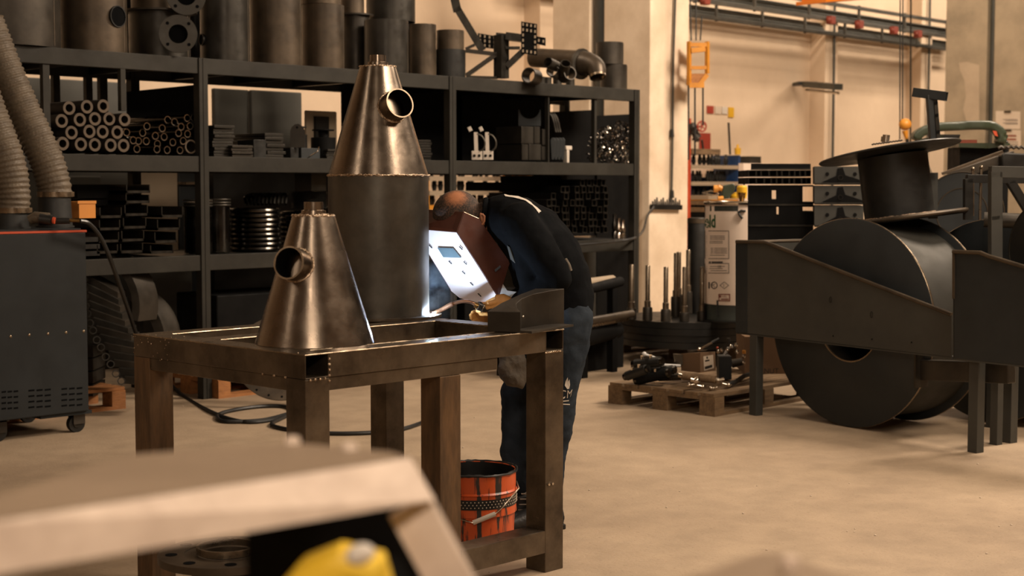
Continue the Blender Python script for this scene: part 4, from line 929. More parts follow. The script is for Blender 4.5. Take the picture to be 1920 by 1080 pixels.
def bumpy_ring(mb, c, r, w, n=90, seed=1, ax=(0, 0, 1), amp=.35):
    rnd = random.Random(seed); A, B = mb.frame(ax); pts = []; rad = []
    for k in range(n):
        q = 2 * PI * k / n; pts.append(V(c) + (A * math.cos(q) + B * math.sin(q)) * (r + rnd.uniform(-1, 1) * w * .3) + V(ax).normalized() * rnd.uniform(-1, 1) * w * .3); rad.append(w * (1 + rnd.uniform(-amp, amp)))
    mb.tube(pts, rad, 6, closed=True)
def nozzle(t, c, r0, h, rtop, z0, elev_px, ang, rn, ln, tilt=0.25):
    """stub pipe on a cone; ang = direction around the axis"""
    zz = elev_px; rc = r0 + (rtop - r0) * (zz - z0) / h
    d = (V((math.cos(ang), math.sin(ang), 0)) + V((0, 0, tilt))).normalized()
    p = V((c[0], c[1], zz)) + V((math.cos(ang), math.sin(ang), 0)) * rc * .80
    mb = MB(); mb.pipe(p, p + d * (ln + rc * .2), rn, rn - .005, 36); build('nozzle', mb, 'cone_steel', t)
    e = p + d * (ln + rc * .2); mb = MB(); mb.pipe(e - d * .001, e + d * .0015, rn + .0005, rn - .0055, 36); build('nozzle_rim', mb, 'edge_bright', t)
    mb = MB(); mb.cyl(p + d * .004, p + d * .006, rn - .0055, None, 28); mb.lathe([(rn - .0053, .004), (rn - .0053, ln + rc * .2 - .004)], p, d, 36); build('bore', mb, 'void_black', t)
    # weld fillet: follow the cone surface round the stub
    A, B = mb.frame(d); pts = []; rad = []; rnd = random.Random(5)
    for k in range(48):
        q = 2 * PI * k / 48; o = (A * math.cos(q) + B * math.sin(q)) * rn; s = 0; best = None
        for m in range(60):
            w = p + o + d * (m * .003)
            rr = math.hypot(w.x - c[0], w.y - c[1]); rs = r0 + (rtop - r0) * (w.z - z0) / h
            if rr >= rs: best = w; break
        pts.append((best or w) + o * .02); rad.append(.0035 * (1 + rnd.uniform(-.3, .5)))
    mb = MB(); mb.tube(pts, rad, 6, closed=True); build('weld_seam', mb, 'weld_bead', t)
def cone_part(t, c, z0, r0, rt, h, seed):
    mb = MB(); mb.lathe([(r0, z0), (rt, z0 + h), (.0001, z0 + h + .003), (.0001, z0 + h - .02), (rt - .02, z0 + h - .02), (r0 - .006, z0)], (c[0], c[1], 0), (0, 0, 1), 96); build('cone', mb, 'cone_steel', t)
    mb = MB(); bumpy_ring(mb, (c[0], c[1], z0 + h), rt - .002, .004, seed=seed); build('weld_seam', mb, 'weld_bead', t)
    mb = MB(); mb.lathe([(.0001, 0), (.044, 0), (.042, .018), (.034, .02), (.033, .047), (.027, .047), (.027, .02), (.0001, .02)], (c[0], c[1], z0 + h), (0, 0, 1), 36); build('socket', mb, 'cone_steel', t)
    mb = MB(); bumpy_ring(mb, (c[0], c[1], z0 + h + .002), .046, .004, seed=seed + 3); build('weld_seam', mb, 'weld_bead', t)
# small cone in front
D1 = 5.16
c = atd(590, 640, D1 + .02); C1 = (c.x, c.y)
t = thing('steel_cone', 'brushed steel cone with a side nozzle standing on the near corner of the table', 'vessel part', (c.x, c.y, TZ + .001))
R0 = 112 * (D1 + .0) / FPX; HCN = .435
cone_part(t, C1, TZ + .001, R0, .073, HCN, 2)
angc = math.atan2(-FW.y, -FW.x)
nozzle(t, C1, R0, HCN, .073, TZ, zat(500, D1 - .1), angc - .36, .056, .055, .20)
# tall vessel
D2 = 6.22
c = atd(711, 600, D2); C2 = (c.x, c.y); R2 = 94 * D2 / FPX
t = thing('steel_vessel', 'tall vessel of a grey cylinder with a shiny cone welded on top and side nozzle', 'vessel', (c.x, c.y, TZ))
mb = MB(); mb.cyl((c.x, c.y, TZ + .001), (c.x, c.y, TZ + .011), .258, .258, 72); build('base_plate', mb, 'table_steel', t)
zb = TZ + .0115; zj = zat(329, D2)
mb = MB(); mb.lathe([(R2, zb), (R2, zj), (R2 - .006, zj), (R2 - .006, zb)], (c.x, c.y, 0), (0, 0, 1), 96, closed=True); build('cylinder', mb, 'drum_steel', t)
H2 = zat(128, D2) - zj
cone_part(t, C2, zj + .001, R2 - .001, .074, H2, 8)
mb = MB(); bumpy_ring(mb, (c.x, c.y, zj), R2 + .0005, .0042, 150, seed=12, amp=.6); build('weld_seam', mb, 'weld_bead', t)
nozzle(t, C2, R2, H2, .074, zj, zat(208, D2), angc + .60, .061, .055, .28)

# saddle bracket lying on the front rail
t = thing('saddle_bracket', 'dark curved steel saddle bracket lying on the right end of the table', 'bracket', atz(985, 622, TZ + .001))
zt = TZ + .0015
out = [(914, 584, 619, 5.56), (940, 568, 618, 5.66), (975, 552, 616, 5.78), (1004, 541, 614, 5.9), (1058, 541, 612, 5.80)]
inn = [(976, 585, 624, 5.50), (969, 577, 622, 5.56), (968, 569, 620, 5.62), (978, 560, 618, 5.68), (1000, 551, 615, 5.73), (1030, 545, 613, 5.76)]
loop = out + inn[::-1]
mb = MB(); vt = [atd(p[0], p[1], p[3]) for p in loop]; vb = [V((v.x, v.y, zt)) for v in vt]; n = len(loop)
mb.add(vt + vb, [tuple(range(n)), tuple(range(2 * n - 1, n - 1, -1))] + [(i, (i + 1) % n, (i + 1) % n + n, i + n) for i in range(n)]); build('saddle', mb, 'mill_steel', t, smooth=0, bevel=.002)
mb = MB(); a = atd(977, 618, 5.5); b = atd(1056, 611, 5.78); mb.bar(V((a.x, a.y, zt + .004)), V((b.x, b.y, zt + .004)), .09, .008); build('foot_plate', mb, 'mill_steel', t, smooth=0)
mb = MB(); q = atd(1042, 574, 5.79); mb.sph(q, .006)
mb.sph(atd(980, 594, 5.6), .005); build('spatter', mb, 'chrome', t)

# bucket under the table
D = 6.02; c = atd(889, 960, D); bx, by = c.x, c.y
t = thing('paint_bucket', 'orange metal bucket with black paint runs standing under the table', 'bucket', (bx, by, 0))
RB = .172
mb = MB(); pr = [(.0001, .004), (.150, .004), (.152, 0), (RB - .014, .02), (RB - .008, .15), (RB, .152), (RB - .004, .20), (RB - .004, .235), (RB + .003, .24), (RB - .003, .247), (RB - .003, .318), (RB - .008, .318), (RB - .012, .02), (.0001, .02)]
mb.lathe(pr, (bx, by, 0), (0, 0, 1), 56); build('body', mb, 'bucket_orange', t)
mb = MB(); mb.lathe([(RB - .0085, .315), (RB - .0125, .03)], (bx, by, 0), (0, 0, 1), 56); build('inner_wall', mb, 'black_rubber', t)
mb = MB(); bumpy_ring(mb, (bx, by, .318), RB + .001, .0055, 70, 4, amp=.25); build('rim', mb, 'black_rubber', t)
mb = MB(); mb.cyl((bx, by, .19), (bx, by, .2), RB - .01, None, 40); build('paint', mb, 'black_rubber', t)
# riveted belt with pale studs
mb = MB(); mb.pipe((bx, by, .183), (bx, by, .222), RB - .001, RB - .004, 56); bd = build('band', mb, 'black_rubber', t)
mb = MB()
for k in range(70):
    for r in range(3):
        q = 2 * PI * (k + .5 * (r % 2)) / 70; mb.sph((bx + math.cos(q) * (RB - .0004), by + math.sin(q) * (RB - .0004), .192 + .011 * r), .0026, seg=6, rings=4)
build('stud', mb, 'paper', bd, kind='stuff')
a = atd(972, 905, D); hp0 = V((bx, by, .265)) + RT * RB; hp1 = V((bx, by, .265)) - RT * RB
m1 = V((bx, by, 0)) - FW * (RB + .03)
hs = [hp0, V((bx, by, .25)) + RT * RB * 1.05 - FW * .06, V((bx, by, .20)) + RT * .12 - FW * .16, V((bx, by, .172)) + RT * .088 - FW * .175]
he = [V((bx, by, .138)) - RT * .0 - FW * .185, V((bx, by, .155)) - RT * .06 - FW * .18, V((bx, by, .23)) - RT * .15 - FW * .08, hp1]
mb = MB(); mb.tube(hs + he, .003, 8); build('bail', mb, 'chrome', t)
mb = MB(); mb.tube([hs[-1], he[0]], .0095, 12); build('grip', mb, 'white_plastic', t)

# flange piece under the table near the camera
c = atz(420, 1012, .24); fx, fy = atd(425, 1020, 4.95).x, atd(425, 1020, 4.95).y
t = thing('pipe_flange', 'flanged pipe stub standing on the floor below the left of the table', 'pipe flange', (fx, fy, 0))
R = .225
mb = MB(); mb.lathe([(.09, .235), (.14, .235), (.14, .24), (R, .24), (R, .215), (.09, .215)], (fx, fy, 0), (0, 0, 1), 64, closed=True); build('flange', mb, 'mill_steel_brown', t)
mb = MB(); mb.pipe((fx, fy, 0), (fx, fy, .215), .115, .105, 48); build('pipe', mb, 'dark_steel', t)
mb = MB(); mb.pipe((fx, fy, .24), (fx, fy, .262), .10, .092, 48); build('collar', mb, 'edge_bright', t)
for k in range(8):
    q = 2 * PI * (k + .3) / 8; p = V((fx + math.cos(q) * .18, fy + math.sin(q) * .18, .2405)); mb = MB(); mb.cyl(p, p + V((0, 0, .001)), .02, None, 16); build('bolt_hole', mb, 'void_black', t)

# ================================================================== WELDER
DM = 6.42
def P(px, py, dd=0.0): return atd(px, py, DM + dd)
person = thing('person', 'welder in dark work clothes bent over the table, holding a helmet and torch', 'person', (P(1020, 560).x, P(1020, 560).y, 0))
def vox(o, size, sm=3, fac=.6, disp=None, subs=0):
    m = o.modifiers.new('remesh', 'REMESH'); m.mode = 'VOXEL'; m.voxel_size = size; m.use_smooth_shade = True
    m = o.modifiers.new('smooth', 'SMOOTH'); m.iterations = sm; m.factor = fac
    if disp:
        tx = bpy.data.textures.new('folds', 'CLOUDS'); tx.noise_scale = disp[1]; tx.noise_depth = 3
        m = o.modifiers.new('folds', 'DISPLACE'); m.texture = tx; m.strength = disp[0]; m.mid_level = .5; m.texture_coords = 'LOCAL'
    return o
def ring(px, py, dd, tang, rin, rd):
    """ellipse section perpendicular to the in-image direction tang (dx, dz)"""
    tx, tz = tang; l = math.hypot(tx, tz); nrm = RT * (-tz / l) + UPZ * (tx / l)
    return (P(px, py, dd), nrm * rin, FW * rd)
# body (one continuous surface)
mb = MB()
hc = P(857, 402, .0)
mb.sph(hc, .100, (1, .86, .98), 28, 18, Matrix.Rotation(YAW - PI / 2, 3, 'Z'))
mb.sph(P(848, 425, .0), .078, (.95, .8, 1.0), 24, 14, Matrix.Rotation(YAW - PI / 2, 3, 'Z'))
mb.sph(P(832, 432, -.01), .018, seg=12, rings=8)                     # nose, inside the mask
mb.cap(P(880, 418), P(925, 412), .062, .068)
mb.loft([ring(1056, 575, 0, (-.1, 1), .10, .14), ring(1035, 495, 0, (-.5, .9), .11, .145), ring(972, 430, 0, (-1, .6), .10, .17), ring(925, 412, 0, (-1, .2), .07, .12)])
SHn, ELn, WRn = P(975, 432, -.17), P(1045, 522, -.22), P(960, 570, -.12)
SHf, ELf, WRf = P(962, 430, .19), P(1000, 545, .24), P(915, 588, .10)
for a, b, c_ in ((SHn, ELn, WRn), (SHf, ELf, WRf)): mb.cap(a, b, .05, .042); mb.cap(b, c_, .04, .027)
HPn, KNn, ANn = P(1068, 600, -.09), P(1050, 742, -.10), P(1018, 940, -.09)
HPf, KNf, ANf = P(1048, 600, .09), P(972, 742, .06), P(966, 930, .02)
for a, b, c_ in ((HPn, KNn, ANn), (HPf, KNf, ANf)): mb.cap(a, b, .075, .052); mb.cap(b, c_, .05, .034)
vox(build('body', mb, 'skin', person, smooth=0), .010, 4)
for dx, dd in ((0, -.088),):
    mb = MB(); e = P(904, 411, dd + .0); mb.sph(e, .028, (.34, .42, 1.0), 16, 12, Matrix.Rotation(YAW - PI / 2, 3, 'Z') @ Matrix.Rotation(-.25, 3, 'Y')); 
    mb.tube([e + UPZ * .022 - FW * .01, e + RT * .010 + UPZ * .012 - FW * .012, e + RT * .009 - UPZ * .008 - FW * .012, e - UPZ * .022 - FW * .01], .005, 8); build('ear', mb, 'skin', person)
# hair: a cap over the skull, thin at the crown
R3 = Matrix.Rotation(YAW - PI / 2, 3, 'Z'); crown = (UPZ * .80 - FW * .60 - RT * .02).normalized()
mbh = MB(); mbh.sph(hc, .1045, (1, .86, .98), 48, 30, R3)
mbh2 = MB(); mbh2.v = mbh.v; mbh2.f = [f for f in mbh.f if (lambda d: d.z > -.25 or d.dot(RT) > .15)((sum((mbh.v[i] for i in f), V()) / len(f) - hc).normalized())]
def crown_mat():
    m = MATS['hair_short'].copy(); m.name = 'hair_crown'; MATS['hair_crown'] = m; nt = m.node_tree; N = nt.nodes; L = nt.links; b = N['Principled BSDF']
    old = b.inputs['Base Color'].links[0].from_socket; geo = N.new('ShaderNodeTexCoord'); mp = N.new('ShaderNodeMapping'); q = hc + V(crown) * .098 - V(person.location)
    mp.vector_type = 'POINT'; k = 1 / .066; mp.inputs['Scale'].default_value = (k, k, k); mp.inputs['Location'].default_value = (-q.x * k, -q.y * k, -q.z * k)
    L.new(geo.outputs['Object'], mp.inputs[0]); g = N.new('ShaderNodeTexGradient'); g.gradient_type = 'SPHERICAL'; L.new(mp.outputs[0], g.inputs[0])
    n = N.new('ShaderNodeTexNoise'); n.inputs['Scale'].default_value = 120; n.inputs['Detail'].default_value = 3; L.new(geo.outputs['Object'], n.inputs['Vector'])
    ad = N.new('ShaderNodeMath'); ad.operation = 'MULTIPLY_ADD'; L.new(n.outputs['Fac'], ad.inputs[0]); ad.inputs[1].default_value = .55; L.new(g.outputs['Fac'], ad.inputs[2])
    r = N.new('ShaderNodeValToRGB'); r.color_ramp.elements[0].position = .42; r.color_ramp.elements[1].position = .95; L.new(ad.outputs[0], r.inputs[0])
    mx = N.new('ShaderNodeMixRGB'); L.new(r.outputs[0], mx.inputs[0]); L.new(old, mx.inputs[1]); mx.inputs[2].default_value = (.38, .15, .065, 1); L.new(mx.outputs[0], b.inputs['Base Color'])
crown_mat()
hair = build('hair', mbh2, 'hair_crown', person, smooth=60)
mb = MB(); mb.cap(P(893, 408, 0), P(922, 402, 0), .062, .058); vox(build('hair', mb, 'hair_short', person, smooth=60), .008, 3)
# jacket
mb = MB()
mb.loft([ring(1064, 588, 0, (-.05, 1), .108, .165), ring(1060, 560, 0, (-.1, 1), .122, .172), ring(1051, 520, 0, (-.35, 1), .126, .172), ring(1034, 480, 0, (-.6, 1), .130, .178),
         ring(1004, 443, 0, (-1, .75), .130, .19), ring(968, 419, 0, (-1, .4), .118, .20), ring(936, 408, 0, (-1, .18), .100, .165), ring(914, 404, 0, (-1, .05), .078, .095)], 36)
mb.cap(P(975, 418, -.15), P(1012, 468, -.21), .088, .072); mb.cap(P(1012, 468, -.21), ELn, .072, .062); mb.cap(ELn, P(975, 566, -.13), .060, .043)
mb.cap(P(992, 452, -.12), P(1000, 545, -.14), .085, .055); mb.cap(P(975, 450, -.02), P(985, 520, -.05), .09, .06); mb.cap(P(970, 420, .15), ELf, .085, .062); mb.cap(ELf, P(930, 582, .10), .058, .043)
vox(build('jacket', mb, 'fabric_black', person, smooth=0), .010, 3, disp=(.022, .10))
mb = MB(); mb.pipe(P(903, 404), P(915, 405), .080, .066, 30); vox(build('collar', mb, 'fabric_black', person, smooth=0), .008, 2)
# back print: pale lettering strip following the back
mb = MB(); strip = [(948, 363.5), (962, 365), (976, 369), (988, 373.5), (1000, 380), (1008, 386), (1014, 392)]
# trousers
mb = MB()
mb.loft([ring(1058, 620, 0, (-.05, 1), .100, .165), ring(1062, 590, 0, (-.05, 1), .108, .168), ring(1062, 560, 0, (-.05, 1), .104, .160)], 32)
mb.cap(P(1066, 600, -.085), KNn, .105, .077); mb.cap(KNn, P(1022, 925, -.09), .076, .066); mb.cap(P(1048, 600, .085), P(972, 742, .06), .105, .080); mb.cap(P(972, 742, .06), P(968, 905, .02), .078, .060)
vox(build('trousers', mb, 'fabric_navy', person, smooth=0), .010, 3, disp=(.030, .09))
# boots
def boot(an, dirv, nm='boot'):
    mb = MB(); b = V((an.x, an.y, 0)); d = dirv.normalized(); s = V((-d.y, d.x, 0))
    mb.loft([(b + V((0, 0, .13)), d * .055, s * .05), (b + V((0, 0, .09)), d * .06, s * .052), (b + d * .02 + V((0, 0, .05)), d * .08, s * .052)], 20)
    mb.loft([(b - d * .085 + V((0, 0, .05)), s * .036, UPZ * .045), (b - d * .02 + V((0, 0, .055)), s * .046, UPZ * .052), (b + d * .08 + V((0, 0, .048)), s * .048, UPZ * .045), (b + d * .16 + V((0, 0, .036)), s * .046, UPZ * .034), (b + d * .195 + V((0, 0, .03)), s * .028, UPZ * .02)], 20)
    o = vox(build(nm, mb, 'boot_leather', person, smooth=0), .006, 2)
    mb = MB(); pl = [b - d * .09 - s * .04, b + d * .1 - s * .048, b + d * .195 - s * .03, b + d * .205, b + d * .195 + s * .03, b + d * .1 + s * .048, b - d * .09 + s * .04]; mb.prism(pl, UPZ * .022); build('sole', mb, 'black_rubber', o, smooth=0, bevel=.004) if False else build('sole', mb, 'black_rubber', person, smooth=0, bevel=.004)
boot(V((ANf.x, ANf.y, 0)) + RT * .03, -RT * .95 - FW * .3); boot(ANn, -RT * .9 - FW * .35)
for k in range(4):
    p = P(986 - k * 2, 926 + k * 10, -.04); mb = MB(); mb.tube([p - RT * .02, p + RT * .02], .0025, 6); build('lace', mb, 'paper', person)
# knee badge: flame mark over letters
mb = MB(); d0 = -.185
text_on(mb, 'CM', .052, lambda x, y: atd(1046, 748, DM + d0) + RT * x + UPZ * y)
fl = [(1064, 730), (1059, 723), (1061, 715), (1066, 708), (1066, 716), (1070, 712), (1071, 722), (1069, 729)]
mb.add([atd(a, b, DM + d0) for a, b in fl], [tuple(range(len(fl)))])
text_on(mb, 'MECCANICA', .012, lambda x, y: atd(1046, 754, DM + d0) + RT * x + UPZ * y) if False else None
for yy in (752, 757): mb.add([atd(a, b, DM + d0) for a, b in ((1050, yy), (1074, yy + 1), (1074, yy + 3), (1050, yy + 2))], [(0, 1, 2, 3)])
o = build('badge', mb, 'white_plastic', person, smooth=0); m = o.modifiers.new('s', 'SHRINKWRAP'); m.target = [q for q in person.children if q.name.startswith('trousers')][0]; m.wrap_method = 'NEAREST_SURFACEPOINT'; m.offset = .003
def wrapped(nm, mb, mat, target, off=.003, sub=3):
    o = build(nm, mb, mat, person, smooth=0)
    m = o.modifiers.new('sub', 'SUBSURF'); m.subdivision_type = 'SIMPLE'; m.levels = sub; m.render_levels = sub
    m = o.modifiers.new('wrap', 'SHRINKWRAP'); m.target = [q for q in person.children if q.name.startswith(target)][0]; m.wrap_method = 'NEAREST_SURFACEPOINT'; m.wrap_mode = 'ABOVE_SURFACE'; m.offset = off
    return o
# pale back print with ripples of lettering
mb = MB(); up = [(945, 360), (960, 361), (975, 365), (988, 370), (1000, 376), (1010, 384), (1017, 393)]; dn = [(947, 363), (961, 365), (975, 369), (987, 375), (998, 381), (1006, 388), (1010, 395)]
for i in range(6): mb.add([P(*up[i], -.05 - .012 * i), P(*up[i + 1], -.06 - .012 * i), P(*dn[i + 1], -.09 - .012 * i), P(*dn[i], -.08 - .012 * i)], [(0, 1, 2, 3)])
wrapped('back_print', mb, 'white_plastic', 'jacket', .003, 2)
mb = MB()
for k in range(5):
    x = 996 + k * 4.2; y = 383 + k * 2.6; mb.tube([P(x, y - 2, -.13), P(x + 2.5, y + 1, -.135), P(x + .5, y + 3, -.14), P(x - 2, y + 1, -.135)], .002, 4, closed=True)
wrapped('back_lettering', mb, 'white_plastic', 'jacket', .002, 0)
# helmet
Hp = dict(TL=(774, 429, .01), TR=(857, 436, -.15), BR=(935, 559, -.11), B1=(926, 566, -.09), B2=(890, 567, -.06), B3=(862, 559, -.03), L2=(845, 545, .0),
          UR=(870, 398, -.12), UL=(797, 393, .06), S2=(897, 410, -.10), S1=(956, 492, -.04), S0=(953, 500, -.04), UL2=(840, 398, .15), L3=(900, 500, .16))
_a, _b, _c = (P(*Hp[k]) for k in ('TL', 'TR', 'BR')); _n = (_b - _a).cross(_c - _a).normalized()
def HP(k):
    if k in ('S0', 'S1', 'UR'):
        q = P(*Hp['S2']); n2 = (_c - _b).cross(q - _b).normalized(); r = ray(Hp[k][0], Hp[k][1]); return EYE + r * ((_b - EYE).dot(n2) / r.dot(n2))
    if k in ('B1', 'B2', 'B3', 'L2'):
        r = ray(Hp[k][0], Hp[k][1]); return EYE + r * ((_a - EYE).dot(_n) / r.dot(_n))
    return P(*Hp[k])
def hq(nm, keys, mat, th=.004):
    pts = [HP(k) for k in keys]; n = (pts[1] - pts[0]).cross(pts[2] - pts[0]).normalized(); mb = MB(); mb.prism(pts, n * th); return build(nm, mb, mat, helm, smooth=0, bevel=.001)
helm = person
hroot = thing('welding_helmet', 'red brown welding helmet with arc glare painted pale on its front, hiding the face', 'helmet', P(935, 570, -.1)); helm = hroot
hq('face_panel', ['TL', 'TR', 'BR', 'B1', 'B2', 'B3', 'L2'], 'arc_glare_pale'); hq('top_panel', ['TL', 'TR', 'UR', 'UL'], 'helmet_red')
hq('side_panel', ['TR', 'BR', 'S0', 'S1', 'S2', 'UR'], 'helmet_red'); hq('far_side_panel', ['TL', 'L2', 'L3', 'UL2', 'UL'], 'helmet_red'); 
fp = [P(*Hp[k]) for k in ('TL', 'TR', 'BR')]; fn = (fp[1] - fp[0]).cross(fp[2] - fp[0]).normalized()
if fn.dot(FW) > 0: fn = -fn
O_, ex_, ey_ = fp[1], (fp[0] - fp[1]), (fp[2] - fp[1])
def onface(px, py): 
    r = ray(px, py); s = (O_ - EYE).dot(fn) / r.dot(fn); return EYE + r * s
mb = MB(); mb.prism([onface(822, 463) + fn * .003, onface(851, 464) + fn * .003, onface(866, 482) + fn * .003, onface(833, 481) + fn * .003], fn * .004); build('lens', mb, 'lens_glass', hroot, smooth=0)
mb = MB()
for a, b in ((805, 458), (862, 461), (842, 488), (870, 489), (867, 507), (882, 528), (897, 549)):
    for q in (0, 3): mb.prism([onface(a + q, b + q) + fn * .004, onface(a + 2 + q, b + q) + fn * .004, onface(a + 4 + q, b + 3 + q) + fn * .004, onface(a + 3 + q, b + 3 + q) + fn * .004], fn * .003)
build('clip', mb, 'dark_steel', hroot, smooth=0)
for a, b in (('UR', 'S2'), ('S2', 'S1'), ('TR', 'UR'), ('TR', 'BR')):
    mb = MB(); mb.tube([HP(a), HP(b)], .0022, 6); build('edge_trim', mb, 'helmet_red' if a == 'TR' else 'edge_bright', hroot)
mb = MB(); mb.prism([P(927, 506, -.115), P(938, 497, -.115), P(939, 501, -.115), P(929, 510, -.115)], -FW * .004); build('knob', mb, 'black_rubber', hroot, smooth=0)
mb = MB(); mb.loft([ring(955, 462, -.08, (-.5, -1), .012, .05), ring(965, 490, -.10, (-.5, -1), .02, .05), ring(982, 510, -.1, (-1, -.2), .018, .04), ring(1000, 512, -.1, (-1, 0), .006, .02)], 16); build('neck_cloth', mb, 'grey_panel', person)
# lit cuff, rag, belt glimpse
mb = MB(); mb.prism([P(943, 533, -.12), P(951, 545, -.12), P(978, 549, -.12), P(962, 560, -.12), P(935, 560, -.12)], FW * .02); build('cuff', mb, 'leather_white', person, smooth=0)
mb = MB(); mb.tube([P(1060, 486, -.17), P(1066, 496, -.18), P(1070, 508, -.18)], .008, 8); build('belt', mb, 'fabric_rag', person)
mb = MB(); mb.loft([(P(962, 650, -.10), RT * .045, FW * .03), (P(960, 680, -.12), RT * .058, FW * .03), (P(962, 705, -.12), RT * .062, FW * .035), (P(970, 720, -.12), RT * .04, FW * .03), (P(976, 728, -.12), RT * .012, FW * .012)], 24)
rg = build('rag', mb, 'fabric_rag', smooth=0); tag(rg, 'grey leather rag hanging from the welder\'s pocket between the table legs', 'rag'); vox(rg, .007, 2, disp=(.03, .05))
# gloves: palm, five fingers each, curled round the torch
def glove(nm, palm, kn, dirf, curl, mat, sc=1.0, thumb=None):
    mb = MB(); kn0, kn1 = kn; mb.loft([(palm[0], palm[2] * .030 * sc, palm[3] * .020 * sc), (palm[1], palm[2] * .042 * sc, palm[3] * .020 * sc), (kn0.lerp(kn1, .5), palm[2] * .044 * sc, palm[3] * .017 * sc)], 20)
    for k in range(4):
        b = kn0.lerp(kn1, k / 3); ln = (.030, .034, .032, .025)[k] * sc; a = b; d = dirf.normalized(); rad = .0105 * sc
        for j in range(3):
            e = a + d * ln * (1, .75, .6)[j]; mb.cap(a, e, rad, rad * .92, 10); a = e; rad *= .92; d = (d + curl * (.75)).normalized()
    if thumb: mb.cap(thumb[0], thumb[1], .013 * sc, .012 * sc, 10); mb.cap(thumb[1], thumb[2], .012 * sc, .010 * sc, 10)
    return vox(build(nm, mb, mat, person, smooth=0), .0035, 2, .5)
# near hand on the torch handle (handle runs from 893,570 down right to 945,590)
pw = P(958, 572, -.14); 
glove('glove', (pw, P(944, 572, -.15), UPZ, FW), (P(930, 566, -.17), P(926, 585, -.15)), -RT * 1 - FW * .5 - UPZ * .2, (FW * 1.1 + UPZ * .1), 'leather_tan', 1.15, (P(944, 566, -.12), P(928, 562, -.10), P(914, 568, -.10)))
pf = P(925, 592, .03); glove('glove', (pf, P(915, 592, .0), UPZ, FW), (P(908, 584, -.04), P(906, 600, -.04)), -RT - FW * .3, (RT * .3 - FW * .8), 'leather_tan', 1.0, (P(918, 584, -.03), P(910, 580, -.05), P(903, 582, -.07)))
# torch
tr = thing('welding_torch', 'welding torch with a curved swan neck pointing at the foot of the tall vessel', 'torch', P(920, 585, -.12))
DT = -.18
nk = bez([P(812, 588, DT - .02), P(829, 580, DT), P(848, 570, DT), P(866, 565, DT), P(882, 566, DT), P(893, 572, DT)], 8)
mb = MB(); mb.tube(nk[:17], [.0085 + .0015 * (k / 16) for k in range(17)], 16); build('gas_nozzle', mb, 'copper', tr)
mb = MB(); mb.tube(nk[14:], .0075, 14); build('swan_neck', mb, 'copper', tr)
mb = MB(); mb.cyl(P(890, 571, DT), P(897, 574, DT), .012, .013, 18); build('nut', mb, 'brass', tr)
mb = MB(); mb.cyl(P(896, 573, DT), P(938, 588, DT + .03), .019, .017, 18); build('handle', mb, 'black_rubber', tr)
mb = MB(); mb.pipe(P(905, 577, DT), P(907, 578, DT), .0215, .017, 18); build('ring', mb, 'edge_bright', tr)
mb = MB(); mb.tube(bez([P(938, 588, DT + .03), P(970, 600, -.1), P(1010, 640, .05), P(1020, 760, .3)], 8), .012, 10); build('cable', mb, 'black_rubber', tr)
# the arc itself
ARC = P(806, 592, DT - .02)
mb = MB(); mb.sph(ARC, .007, seg=12, rings=8); single('welding_arc', mb, 'arc_glow', 'blue white welding arc burning at the foot of the tall vessel', 'arc')
pl = bpy.data.lights.new('arc_light', 'POINT'); pl.energy = 12; pl.color = (0.62, 0.78, 1.0); pl.shadow_soft_size = .01
po = bpy.data.objects.new('arc_light', pl); COL.objects.link(po); po.location = ARC + (RT * .012 - FW * .012 + UPZ * .008)
mb = MB(); sc_ = P(812, 545, .06); mb.sph(sc_, .13, (.8, .8, 1.25), 24, 14); sm = single('welding_smoke', mb, 'smoke', 'thin blue welding smoke rising from the arc beside the vessel', 'smoke'); sm['kind'] = 'stuff'

# ================================================================== FUME EXTRACTOR AND HOSES
cr = atz(167, 770, .13); cx, cy = cr.x, cr.y
t = thing('fume_extractor', 'dark grey fume extractor cabinet on casters at the left edge', 'extractor', (cx - .45, cy + .35, 0)); zt = zat(431, dep((cx, cy, 0)))
mb = MB(); mb.box(cx - 1.0, cx, cy, cy + .75, .13, zt - .012); build('cabinet', mb, 'cart_paint', t, smooth=0, bevel=.006)
mb = MB(); mb.box(cx - 1.0, cx + .004, cy - .004, cy + .75, zt - .012, zt); build('lid_seal', mb, 'red_orange', t, smooth=0)
mb = MB(); mb.box(cx - 1.0, cx - .02, cy + .02, cy + .73, zt, zt + .01); build('lid', mb, 'cart_paint', t, smooth=0)
mb = MB(); mb.box(cx - .3, cx + .03, cy + .02, cy + .2, .11, .13); build('base_plate', mb, 'cart_paint', t, smooth=0)
for px, py in ((20, 631), (55, 628), (90, 626), (124, 623.5), (157, 621)):
    q = aty(px, py, cy); mb = MB(); mb.sph(q, .0085, (1, .5, 1), 12, 8); build('rivet', mb, 'edge_bright', t)
for g in ((2, 36), (52, 98), (114, 157)):
    for r in range(2, 6):
        for k in range(3):
            xa = g[0] + (g[1] - g[0]) * (k + .08) / 3; xb = g[0] + (g[1] - g[0]) * (k + .82) / 3; y0 = 716 + r * 10.5 - xa * .05
            a = aty(xa, y0, cy); b = aty(xb, y0, cy); mb = MB(); mb.box(a.x, b.x, cy - .001, cy + .002, a.z, a.z + .010); build('vent_slot', mb, 'void_black', t, smooth=0)
